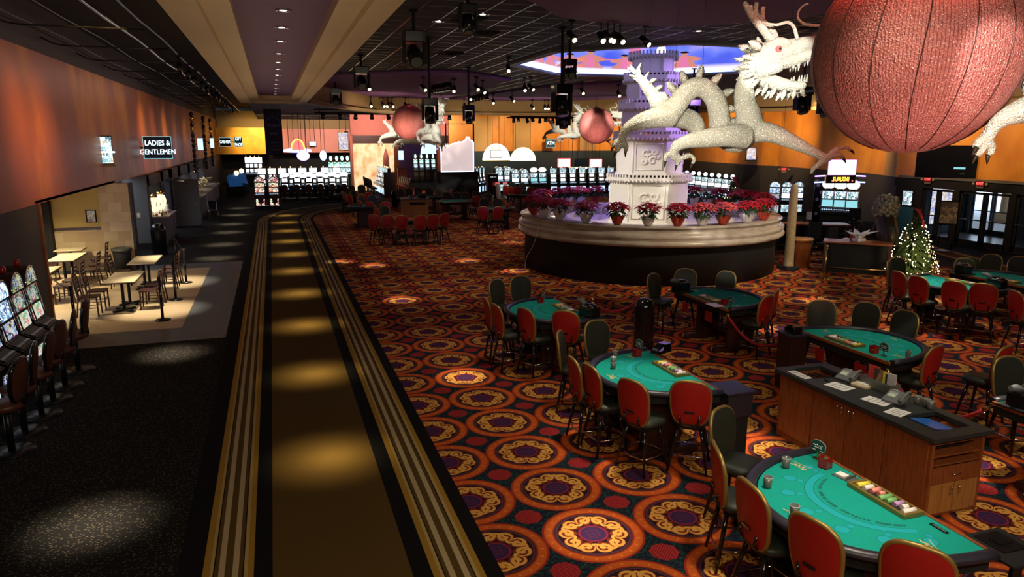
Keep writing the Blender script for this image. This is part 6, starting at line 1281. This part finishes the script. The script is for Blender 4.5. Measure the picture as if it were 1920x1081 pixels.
# ---------------------------------------------------------------- food court
def make_cafe_table():
    t = thing('cafe_table', '', 'table'); MB().box((0, 0, .735), (.68, .74, .03)).build('tabletop', 'table_laminate', t, .004); MB().box((0, 0, .722), (.70, .76, .018)).build('edge_band', 'dark_wood', t); MB().tube([(0, 0, .04), (0, 0, .72)], .035, 10).build('post', 'black_matte', t)
    mb = MB(); [mb.box((0, 0, .025), (.56, .07, .04), 0, a) for a in (PI/4, -PI/4)]; mb.build('cross_base', 'black_matte', t); return t
cafe = Stamp(make_cafe_table)
for (x, y0, y1, nm) in ((-3.58, 18.8, 19.56, 'nearest pair by the rope posts'), (-3.52, 21.5, 22.26, 'pair in front of the tall bin'), (-5.70, 22.7, 23.46, 'pair in the middle of the back row'), (-5.78, 20.3, 21.06, 'pair half hidden by the dark wall corner')):
    cafe('near table of the ' + nm, (x, y0, .008)); cafe('far table of the ' + nm, (x, y1, .008))
cafe('single pale table against the stone tiled wall', (-6.0, 24.75, .008), PI/2)
def make_ladder():
    t = thing('ladder_back_chair', '', 'chair'); MB().box((0, .0, .45), (.42, .42, .035)).build('seat', 'dark_wood', t, .015)
    for s in (-1, 1):
        MB().tube([(s*.18, .18, .44), (s*.19, .19, 0)], .018, 6).build('leg', 'dark_wood', t); MB().tube([(s*.18, -.25, 0), (s*.18, -.19, .45), (s*.18, -.26, .92)], .018, 6).build('leg', 'dark_wood', t); MB().tube([(s*.18, .18, .2), (s*.18, -.2, .2)], .01, 5).build('stretcher', 'dark_wood', t)
    for k in range(4): z = .58+.10*k; MB().box((0, -.205-.055*(z-.45)/.45, z), (.34, .015, .05)).build('back_rail', 'dark_wood', t)
    MB().tube([(-.18, .185, .28), (.18, .185, .28)], .01, 5).build('stretcher', 'dark_wood', t); return t
ladder = Stamp(make_ladder)
for x, y, rz, lb in ((-4.22, 18.5, -PI/2, 'dark chair at the near left of the nearest table pair'), (-4.20, 19.2, -PI/2, 'dark chair behind another at the nearest table pair'), (-3.02, 18.9, PI/2, 'dark chair at the near right of the nearest table pair'), (-3.0, 19.6, PI/2, 'dark chair at the far right of the nearest table pair'),
                     (-4.15, 21.9, -PI/2, 'dark chair left of the pair by the tall bin'), (-2.92, 21.4, PI/2, 'dark chair right of the pair by the tall bin, near one'), (-2.92, 22.2, PI/2, 'dark chair right of the pair by the tall bin, far one'), (-5.05, 22.6, PI/2, 'dark chair facing the middle back table pair'), (-5.0, 23.4, PI/2, 'second dark chair facing the middle back table pair'),
                     (-6.36, 22.9, -PI/2, 'dark chair left of the middle back table pair'), (-6.34, 23.7, -PI/2, 'dark chair far left of the middle back table pair'), (-5.25, 24.75, PI/2, 'dark chair right of the single table by the stone wall'), (-6.75, 24.6, -PI/2, 'dark chair left of the single table by the stone wall'), (-5.12, 20.2, PI/2, 'dark chair near the dark wall corner'), (-5.10, 20.95, PI/2, 'second dark chair near the dark wall corner')):
    ladder(lb, (x, y, .008), rz)
t = thing('framed_picture', 'small dark framed picture on the yellow food court wall', 'picture', (-5.45, 25.28, 1.68)); MB().tube([(-.13, 0, -.18), (.13, 0, -.18), (.13, 0, .18), (-.13, 0, .18)], .025, 4, closed=True).build('frame', 'dark_wood', t); MB().box((0, .005, 0), (.24, .01, .34)).build('print', 'picture_mix', t)
t = thing('trash_can', 'round dark trash can with a bag over its rim by the stone pier', 'trash can', (-4.62, 24.80, .008)); MB().lathe([(0, 0), (.22, 0), (.27, .70), (.25, .70), (.21, .04), (0, .04)], 22).build('barrel', 'black_matte', t); MB().lathe([(.25, .66), (.29, .62), (.30, .68), (.285, .72), (.24, .71), (.20, .5), (0, .45)], 18).build('bag', 'smoke_acrylic', t)
t = thing('domed_bin', 'tall shiny black domed bin beyond the food court', 'bin', (-4.0, 28.0, .003)); MB().lathe([(0, 0), (.24, 0), (.25, .03), (.25, .82)], 24).build('body', 'black_gloss', t); MB().lathe([(.255, .80), (.255, .86), (.23, .98), (.14, 1.08), (0, 1.12)], 24).build('dome_lid', 'black_gloss', t); MB().box((0, -.24, .93), (.22, .04, .12)).build('flap', 'dark_metal', t)
def make_belt():
    t = thing('belt_post', '', 'barrier post'); MB().lathe([(0, 0), (.17, 0), (.17, .015), (.06, .035), (0, .04)], 20).build('base', 'dark_metal', t); MB().tube([(0, 0, .03), (0, 0, .96)], .032, 10).build('post', 'black_gloss', t); MB().lathe([(.038, .88), (.038, .98), (0, .985)], 12).build('belt_head', 'black_matte', t); return t
belt = Stamp(make_belt); BP = [(-4.2, 17.0), (-2.58, 17.5), (-2.56, 19.72), (-2.55, 22.07), (-3.15, 25.3)]
for i, (x, y) in enumerate(BP): belt('black belt post, %s from the camera around the food court' % ORD[i], (x, y, .008), 0, 'belt posts')
def strap(lb, a, b, sag): a, b = Vector((*a, .93)), Vector((*b, .93)); t = thing('barrier_belt', lb, 'barrier belt', (0, 0, 0)); pts = [a+(b-a)*(i/10)-Vector((0, 0, sag*4*(i/10)*(1-i/10))) for i in range(11)]; mb = MB(); mb.add([p+Vector((0, 0, dz)) for p in pts for dz in (.025, -.025)], [(2*i, 2*i+1, 2*i+3, 2*i+2) for i in range(10)]); mb.build('webbing', 'black_matte', t); MB().box(b, (.03, .03, .06)).build('clip', 'dark_metal', t)
strap('black belt stretched to the post by the domed bin', BP[3], BP[4], .05); strap('black belt from the nearest post into the food court', BP[0], (-5.3, 19.5), .08)
# serving counters beyond the food court
def counter(lb, y0, y1, x=-4.35, d=.9, z=1.06):
    t = thing('service_counter', lb, 'counter', (x, (y0+y1)/2, .003)); MB().box((0, 0, z/2), (d*.85, y1-y0, z)).build('front_panel', 'grey_paint', t, .01); MB().box((0, 0, z+.025), (d, y1-y0+.04, .05)).build('worktop', 'marble', t, .01); MB().box((d*.43, 0, .08), (.03, y1-y0, .16)).build('kick_plate', 'black_matte', t); return t
counter('snack counter just beyond the food court pier', 30.6, 33.1, -4.4); counter('first cashier counter beyond the grey door', 40.7, 44.1, -4.1, 1.1); counter('second cashier counter farther along', 45.3, 48.9, -4.1, 1.1); counter('third cashier counter farther along', 50.3, 53.9, -4.1, 1.1)
def make_lantern():
    t = thing('glass_lantern', '', 'lantern'); MB().lathe([(0, 0), (.12, 0), (.08, .08), (.05, .12)], 14).build('foot', 'brass', t); MB().lathe([(.05, .12), (.16, .30), (.20, .50), (.15, .68), (.09, .74)], 16).build('globe', 'lantern_glow', t); MB().lathe([(.12, .74), (.15, .78), (.06, .86), (0, .88)], 14).build('cap', 'brass', t); mb = MB(); [mb.tube([(.055*math.cos(a), .055*math.sin(a), .12), (.205*math.cos(a), .205*math.sin(a), .48), (.1*math.cos(a), .1*math.sin(a), .74)], .012, 5) for a in [i*PI/3 for i in range(6)]]; mb.build('ribs', 'dark_metal', t); return t
lant = Stamp(make_lantern); lant('left glowing glass lantern on the snack counter', (-4.45, 30.95, 1.08)); lant('right glowing glass lantern on the snack counter', (-4.35, 31.9, 1.08), 0, None, 1.08)
for k in range(5): t = thing('cup_stack', '%s small stack of cups on the snack counter' % ORD[k], 'cups', (-4.2+.03*k, 30.8+.28*k, 1.08), 0, 'cup stacks'); MB().lathe([(0, 0), (.035, 0), (.045, .16), (0, .16)], 10).build('cups', 'brass' if k % 2 else 'smoke_acrylic', t); MB().lathe([(.046, .15), (.05, .16), (.046, .17)], 10).build('rim', 'paper', t)
t = thing('white_box', 'white box on the far end of the snack counter', 'box', (-4.4, 32.7, 1.08)); box('carton', (0, 0, .14), (.4, .4, .28), 'paper', t, .01); box('lid', (0, 0, .29), (.42, .42, .03), 'paper', t)
for k, y in enumerate((41.6, 43.0, 46.6, 48.0, 51.6)): t = thing('gold_flower_arrangement', 'glowing gold flower arrangement, %s along the cashier counters' % ORD[k], 'flowers', (-4.2, y, 1.08), 0, 'gold arrangements'); MB().lathe([(0, 0), (.09, 0), (.13, .25), (.08, .3)], 12).build('vase', 'brass', t); r = random.Random(k); mb = MB(); [leaf(mb, (0, 0, .3), (math.cos(a), math.sin(a), .9*r.random()), (0, 0, 1), .35+.25*r.random(), .14) for a in [i*.7 for i in range(24)]]; mb.build('blooms', 'poinsettia_cream', t)
for y in (31.5, 42.4, 47.2, 52): point((-4.9, y, 2.2), 45, (1, .74, .40), .15)
t = thing('panel_door', 'plain grey door standing open across the left walkway', 'door', (-3.93, 37.1, .003)); MB().box((0, 0, 1.1), (1.1, .06, 2.2)).build('leaf', 'grey_paint', t, .01); MB().tube([(.44, -.04, 1.0), (.44, -.09, 1.0), (.34, -.09, 1.0)], .015, 6).build('handle', 'chrome', t); box('hinge', (-.55, -.035, 1.8), (.03, .03, .12), 'chrome', t); box('closer', (-.2, -.06, 2.12), (.3, .06, .06), 'chrome', t); box('kick_block', (.5, -.06, .04), (.06, .06, .08), 'chrome', t)
t = thing('wheelchair', 'folded dark wheeled chair parked beside the grey door', 'wheelchair', (-3.0, 39.5, .003), .3)
for s in (-1, 1): MB().tube([(s*.22, .28*math.cos(a), .30+.28*math.sin(a)) for a in [2*PI*i/20 for i in range(20)]], .02, 6, closed=True).build('wheel', 'black_matte', t); MB().tube([(s*.2, -.2, .1), (s*.2, .1, .5), (s*.2, .22, 1.0), (s*.2, .36, 1.02)], .016, 6).build('side_frame', 'chrome', t)
MB().box((0, 0, .5), (.38, .42, .04)).build('seat', 'brown_vinyl', t); MB().box((0, .2, .78), (.38, .03, .36)).build('backrest', 'black_matte', t)
for k, (px, py, y) in enumerate(((437, 300, 56), (447, 298, 60))): p = PY(px, py, y); t = thing('prize_display', 'angled lit prize display by the gift shop, %s' % ('near one' if k == 0 else 'far one'), 'display', (p.x, y, .003), .5, None, .72); MB().box((0, 0, .5), (1.4, 1.0, 1.0)).build('plinth', 'black_gloss', t, .02); MB().box((0, 0, 1.5), (1.2, .5, 1.2), 0, 0, Matrix.Rotation(-.4, 3, 'X')).build('lit_face', 'blue_screen', t); MB().tube([(-.6, 0, 1), (-.6, .2, 2.6)], .03, 6).build('post', 'chrome', t); MB().ell((.2, -.1, 2.3), (.25, .2, .25), 0, 12, 8).build('topper', 'candle', t)
# ---------------------------------------------------------------- right side: post, desks, statue, tree
t = thing('stone_post', 'slim pale stone post right of the planter', 'post', (15.25, 18.55, .004)); MB().lathe([(.16, .10), (.15, .3), (.125, 2.4), (.10, 2.60), (.05, 2.66), (0, 2.67)], 16).build('shaft', 'stone_column', t); MB().box((0, 0, .06), (.5, .5, .12)).build('base', 'black_matte', t, .02)
t = thing('round_topped_stand', 'low reddish wood stand beside the stone post', 'stand', (15.9, 18.9, .004)); MB().lathe([(0, 0), (.36, 0), (.36, .86)], 20).build('body', 'cherry_wood', t); MB().lathe([(0, .86), (.42, .86), (.42, .92), (0, .92)], 20).build('top', 'oak_wood', t)
def desk(lb, x, y, rz, L_, D_=.8, z=.95):
    t = thing('reception_desk', lb, 'desk', (x, y, .004), rz); MB().box((0, 0, z+.02), (L_, D_, .05)).build('desktop', 'cherry_wood', t, .015); MB().box((0, D_*.25, z*.5), (L_*.94, D_*.4, z)).build('body', 'black_matte', t, .01)
    for s in (-1, 1): MB().box((s*(L_/2-.08), -D_*.3, z/2), (.10, .10, z)).build('leg', 'dark_wood', t, .01)
    MB().tube([(-L_/2+.1, -D_*.36, .2), (L_/2-.1, -D_*.36, .2)], .02, 6).build('foot_rail', 'brass', t); return t
D1 = P(1520, 418, 1.0); D2 = P(1608, 452, 1.0)
desk('dark reception desk behind the stone post', D1.x, D1.y, -.45, 2.6); desk('dark reception desk in front of the jackpot machines', D2.x, D2.y, -.75, 1.9)
for k, (px, py, sx, sy) in enumerate(((1505, 415, .35, .25), (1532, 424, .30, .22), (1590, 447, .3, .25))): p = P(px, py, .996); t = thing('desk_paper', 'white paper on the dark reception desks, %s from the left' % ORD[k], 'paper', p, .4); box('sheet', (0, 0, .004), (sx, sy, .004), 'paper', t); box('weight', (sx*.3, 0, .02), (.05, .05, .03), 'dark_metal', t)
p = P(1610, 452, .996); t = thing('wrapped_gift', 'white wrapped paper bundle on the right reception desk', 'bundle', p, .2); mb = MB(); r = random.Random(4); [leaf(mb, (0, 0, .05), (math.cos(a), math.sin(a), .9), (0, 0, 1), .42+.2*r.random(), .26) for a in [i*.9 for i in range(9)]]; mb.build('paper_wrap', 'paper', t); MB().box((0, 0, .05), (.35, .25, .10)).build('box', 'foil_white', t, .02)
p = P(1600, 449, .996); t = thing('red_bag', 'small orange red bag on the right reception desk', 'bag', p, .2); MB().box((0, 0, .09), (.22, .12, .18)).build('bag', 'foil_red', t, .02); MB().tube([(-.06, 0, .18), (-.04, 0, .25), (.04, 0, .25), (.06, 0, .18)], .008, 5).build('handle', 'foil_red', t)
p = P(1516, 412, .996); t = thing('upright_card', 'white upright card on the left reception desk', 'card', p, -.2); box('card', (0, 0, .16), (.22, .02, .30), 'paper', t); box('foot', (0, 0, .01), (.22, .1, .02), 'dark_metal', t)
def make_ostool():
    t = thing('dark_office_stool', '', 'stool'); MB().box((0, 0, .62), (.46, .46, .08)).build('seat', 'black_matte', t, .03); MB().box((0, -.24, .95), (.46, .06, .5)).build('backrest', 'black_matte', t, .04); MB().tube([(0, 0, .08), (0, 0, .6)], .03, 8).build('column', 'chrome', t); MB().tube([(.2*math.cos(a), .2*math.sin(a), .3) for a in [2*PI*i/16 for i in range(16)]], .012, 6, closed=True).build('foot_ring', 'chrome', t)
    for i in range(5): a = 2*PI*i/5; MB().tube([(0, 0, .08), (.26*math.cos(a), .26*math.sin(a), .05)], .02, 6).build('leg', 'chrome', t)
    return t
ost = Stamp(make_ostool)
for k, (px, py, rz) in enumerate(((1545, 492, .2), (1520, 478, -.4), (1582, 470, .8), (1622, 480, 2.2), (1600, 445, 2.5))): p = P(px, py); ost('dark office stool at the reception desks, %s one from the left' % ['second', 'first', 'third', 'fifth', 'fourth'][k], (p.x, p.y, .004), rz, 'reception stools')
p = P(1571, 508); t = thing('waste_bag', 'white plastic bag on the floor under the right reception desk', 'bag', (p.x, p.y, .004)); MB().ell((0, 0, .16), (.16, .14, .16), 0, 10, 8).build('bag', 'foil_white', t); MB().tube([(0, 0, .3), (.03, 0, .36), (.08, 0, .40)], [.03, .04, .06], 6).build('knot', 'foil_white', t)
t = thing('tall_dark_plaque', 'tall dark panel with pale round marks beside the jackpot machines', 'panel', (PY(1532, 400, 27).x, 27, .003), -.3); MB().box((0, 0, 1.25), (.45, .08, 2.0)).build('panel', 'black_gloss', t, .01); MB().box((0, 0, .12), (.5, .4, .24)).build('base', 'black_matte', t); mb = MB(); [mb.tube([((-.08+.16*(k % 2)), -.05, .7+.32*k), ((-.08+.16*(k % 2)), -.06, .7+.32*k)], .075, 14) for k in range(5)]; mb.build('round_marks', 'grey_plastic_light', t)
# guardian lion statue, one continuous body
t = thing('lion_statue', 'dark bronze guardian lion seen from behind on a dark block', 'statue', (P(1652, 508).x, P(1652, 508).y, .004), -.5, None, 1.15)
MB().box((0, 0, .30), (.74, .9, .60)).build('pedestal', 'dark_wood', t, .03)
mb = MB()
for pts in ([(0, -.28, .70, .22), (0, -.25, .95, .27), (0, -.08, 1.20, .26), (0, .10, 1.42, .25), (0, .22, 1.62, .22)], [(-.2, -.25, .72, .16), (-.26, -.02, .74, .12), (-.26, .18, .66, .08)], [(.2, -.25, .72, .16), (.26, -.02, .74, .12), (.26, .18, .66, .08)], [(-.14, .12, 1.25, .12), (-.17, .27, .95, .10), (-.18, .33, .66, .09), (-.18, .42, .64, .07)], [(.14, .12, 1.25, .12), (.17, .27, .95, .10), (.18, .33, .66, .09), (.18, .42, .64, .07)], [(0, .26, 1.68, .20), (0, .40, 1.64, .16), (0, .50, 1.58, .10)], [(0, -.45, .75, .07), (0, -.52, 1.0, .08), (0, -.46, 1.25, .06)]):
    a, r = swept(pts, 5); mb.tube(a, r, 12)
mb.build('body', 'bronze', t, remesh=.022)
mb = MB(); r = random.Random(9)
for i in range(90): zz = 1-2*(i+.5)/90; a = i*2.39996; q = math.sqrt(1-zz*zz); k = .23+.09*r.random(); mb.ell((k*q*math.cos(a), .16+k*q*math.sin(a)*.9-.04, 1.70+k*zz*1.1), (.065+.03*r.random(),)*3, 0, 7, 5)
mb.build('curled_mane', 'bronze_light', t)
for s in (-1, 1): MB().ell((s*.14, .3, 1.9), (.05, .04, .07)).build('ear', 'bronze_light', t)
# christmas tree
def xtree(lb, loc, H_, R0, nb, seed, sc=1.0):
    t = thing('christmas_tree', lb, 'tree', loc, 0, None, sc); r = random.Random(seed); MB().tube([(0, 0, 0), (0, 0, H_*.5), (0, 0, H_*.95)], [.05, .035, .01], 7).build('trunk', 'dark_wood', t); MB().lathe([(0, 0), (.20, 0), (.18, .16), (.06, .18)], 12).build('stand', 'foil_red', t)
    mb = MB()
    for i in range(900):
        z = .16+(H_-.2)*(1-math.sqrt(r.random())*.98); k = 1-(z-.1)/(H_-.05); a = r.random()*2*PI; R1 = R0*k*(.45+.5*r.random()); d = Vector((math.cos(a), math.sin(a), -.12)); leaf(mb, d*R1*.55+Vector((0, 0, z)), d, (0, 0, 1), R0*k*.42+.10, .10, 0, .15)
    mb.build('needle_branches', 'pine_green', t)
    sc0 = R0/.8
    bulb = MB().ell((0, 0, 0), (.011, .011, .013), 0, 6, 4).build('bulb', 'bulb_white', t); orn = MB().ell((0, 0, 0), (.05, .05, .05), 0, 10, 7).build('bauble', 'brass', t)
    def surf(k_=1.0): z = .2+(H_-.35)*(1-math.sqrt(r.random())); a = r.random()*2*PI; k = 1-(z-.1)/(H_-.05); return Vector(((R0*k*k_+.085*sc0)*math.cos(a), (R0*k*k_+.085*sc0)*math.sin(a), z))
    for i in range(nb):
        o = bulb if i == 0 else bulb.copy()
        if i: COL.objects.link(o); o.parent = t
        o.location = surf(.97)
    if nb > 60:
        mb = MB()
        for i in range(130): mb.ell(surf(.9), (.012, .012, .014), 0, 5, 3)
        mb.build('light_string', 'bulb_white', t)['kind'] = 'stuff'
    for i in range(14 if nb > 60 else 5):
        o = orn if i == 0 else orn.copy()
        if i: COL.objects.link(o); o.parent = t
        o.location = surf(.95)
        if i % 3 == 1: o.scale = (1.2, 1.2, 1.2)
    mb = MB()
    for a in (.3, 1.4, 2.6, 3.9, 5.2): leaf(mb, (0, 0, H_-.04), (math.cos(a), math.sin(a), .5), (0, 0, 1), .20, .14)
    mb.tube([(.02, -.02, H_), (.10, -.08, H_-.25), (.12, -.16, H_-.55)], [.05, .045, .02], 5); mb.tube([(-.02, -.02, H_), (.18, -.02, H_-.3), (.24, -.08, H_-.5)], [.05, .045, .02], 5); mb.build('ribbon_bow', 'velvet_rope', t); return t
xtree('christmas tree covered in warm lights near the entrance', (P(1707, 519).x, P(1707, 519).y, .004), 2.0, .74, 100, 5)
p = rim(1384, 388, 3.80); xtree('tiny lit christmas tree among the plants on the planter rim', p, 1.05, .30, 22, 6)
point((P(1707, 520).x-.5, P(1707, 520).y-.9, 1.0), 45, (1, .75, .4), .2)
t = thing('signboard_stand', 'dark signboard on a thin stand before the entrance doors', 'sign', (23.2, 19.9, .012), -.95)
MB().box((0, 0, 1.40), (.62, .04, .86)).build('board', 'black_matte', t, .006); MB().box((0, -.025, 1.40), (.54, .01, .78)).build('poster', 'poster_brown', t)
for s in (-1, 1): MB().tube([(s*.2, 0, .0), (s*.2, 0, 1.0)], .014, 6).build('leg', 'dark_metal', t)
MB().box((0, 0, .012), (.6, .36, .024)).build('foot', 'dark_metal', t)
# far tables with their chairs
FT = [(P(768, 408, .95), -.05, 'long red felt table at the far left of the pit', tab_red, PI-.05, 1.35), (P(703, 386, .95), PI/2, 'far teal felt table left of the far podium', tab_teal, PI/2, 1.0), (P(668, 364, .95), PI/2, 'farthest teal felt table at the left edge of the pit', tab_teal, PI/2, 1.0),
      (P(922, 388, .95), 0, 'far teal felt table right of the far podium', tab_teal, PI, 1.0), (P(862, 378, .95), 0, 'far teal felt table behind the far podium on the right', tab_teal, .2, 1.0), (P(800, 369, .95), 0, 'far dark table behind the far podium', tab_teal, 0, 1.1), (P(985, 364, .95), 0, 'far teal table left of the planter plants', tab_teal, PI, 1.0)]
for p, _, lb, stp, rz, sc in FT: stp(lb, (p.x, p.y, .004), rz, None, 1.0)
def fchair(px, py, rz, lb): p = P(px, py, .88); f = Vector((-math.sin(rz), math.cos(rz))); chair(lb, (p.x+f.x*.22, p.y+f.y*.22, .004), rz)
for i, px in enumerate((701, 726, 753, 788, 812, 834)): fchair(px, (417, 418, 419, 419, 417, 414)[i], (-.55, -.2, -.05, .05, .2, .45)[i], '%s red backed chair from the left along the long red felt table' % ORD[i])
fchair(706, 404, -1.2, 'olive fronted chair at the left end of the long red felt table'); fchair(721, 400, PI-.4, 'olive fronted chair behind the long red felt table')
for i, (px, py, rz) in enumerate(((674, 388, -1.2), (694, 390, -.7), (723, 390, -.1))): fchair(px, py, rz, '%s red backed chair from the left at the far teal table' % ORD[i])
for i, (px, py, rz) in enumerate(((677, 378, PI+.6), (698, 377, PI+.1))): fchair(px, py, rz, '%s olive fronted chair from the left at the far teal table' % ORD[i])
for i, (px, py, rz) in enumerate(((645, 370, -1.3), (655, 375, -1.0), (676, 374, -.4), (690, 371, .3))): fchair(px, py, rz, '%s red backed chair from the left at the farthest teal table' % ORD[i])
for i, (px, py, rz) in enumerate(((659, 357, PI+.5), (678, 356, PI), (662, 367, PI+.7), (680, 366, PI))): fchair(px, py, rz, '%s olive fronted chair from the left at the farthest teal table' % ORD[i])
for i, (px, py, rz) in enumerate(((906, 401, -.1), (934, 401, .15), (952, 393, .9))): fchair(px, py, rz, '%s red backed chair from the left in the group right of the far podium' % ORD[i])
for i, (px, py, rz) in enumerate(((908, 384, PI), (933, 385, PI-.2))): fchair(px, py, rz, '%s olive fronted chair from the left in the group right of the far podium' % ORD[i])
for i, (px, py, rz) in enumerate(((892, 379, .1), (915, 374, PI), (924, 378, 1.4))): fchair(px, py, rz, '%s chair from the left between the far right tables' % ORD[i])
for i, (px, py, rz) in enumerate(((837, 371, PI), (857, 371, PI), (872, 371, PI), (893, 369, PI), (912, 369, PI))): fchair(px, py, rz, '%s olive fronted chair from the left in the far right row' % ORD[i])
for i, (px, py, rz) in enumerate(((750, 364, PI), (767, 363, PI), (784, 362, PI), (805, 362, PI), (825, 362, PI), (845, 365, 1.0))): fchair(px, py, rz, '%s chair from the left in the farthest row behind the podium' % ORD[i])
for i, (px, py, rz) in enumerate(((948, 358, -1.0), (956, 358, -.8), (970, 359, -.2), (995, 360, .1), (1011, 361, .3), (980, 352, PI), (960, 351, PI))): fchair(px, py, rz, '%s chair from the left in the group beside the planter plants' % ORD[i])
t = thing('podium_cabinet', 'far light wood podium among the distant tables', 'cabinet', (P(782, 408).x, P(782, 408).y+.6, .004), -.1)
MB().box((0, 0, .46), (1.35, 1.2, .92)).build('carcass', 'oak_wood', t, .01); MB().box((.0, 0, .95), (1.5, 1.4, .05)).build('countertop', 'counter_stone', t, .01); box('shelf_gap', (.1, -.61, .74), (.8, .02, .12), 'black_matte', t); 
for k, x in enumerate((-.42, .02, .44)): box('door', (x, -.61, .34), (.38, .02, .56), 'oak_wood', t, .004)
phone('far desk phone on the light wood podium', (P(782, 408).x-.1, P(782, 408).y+.8, .98), 1.5); shuf('far black machine at the right of the light wood podium', (P(782, 408).x+.42, P(782, 408).y+.55, 1.004), .4)
t = thing('lidded_bin', 'far black domed bin left of the light wood podium', 'bin', (P(741, 388).x, P(741, 388).y, .004)); MB().lathe([(0, 0), (.2, 0), (.2, .8)], 20).build('body', 'black_gloss', t); MB().lathe([(.205, .79), (.18, .92), (.11, .98), (0, 1.0)], 20).build('lid', 'black_gloss', t)
t = thing('white_cable', 'thin white cable hanging down the left side of the planter drum', 'cable', (0, 0, 0)); q = [P(975, 425, 1.5), P(978, 460, .9), P(983, 490, .3), P(984, 506, .01)]; MB().tube(smooth_path([Vector((CTR.x+(v.x-CTR.x)/max((v.xy-CTR.xy).length, .01)*4.30, CTR.y+(v.y-CTR.y)/max((v.xy-CTR.xy).length, .01)*4.30, z)) for v, z in zip(q, (1.5, .95, .4, .01))], 5), .008, 5).build('cord', 'paper', t)
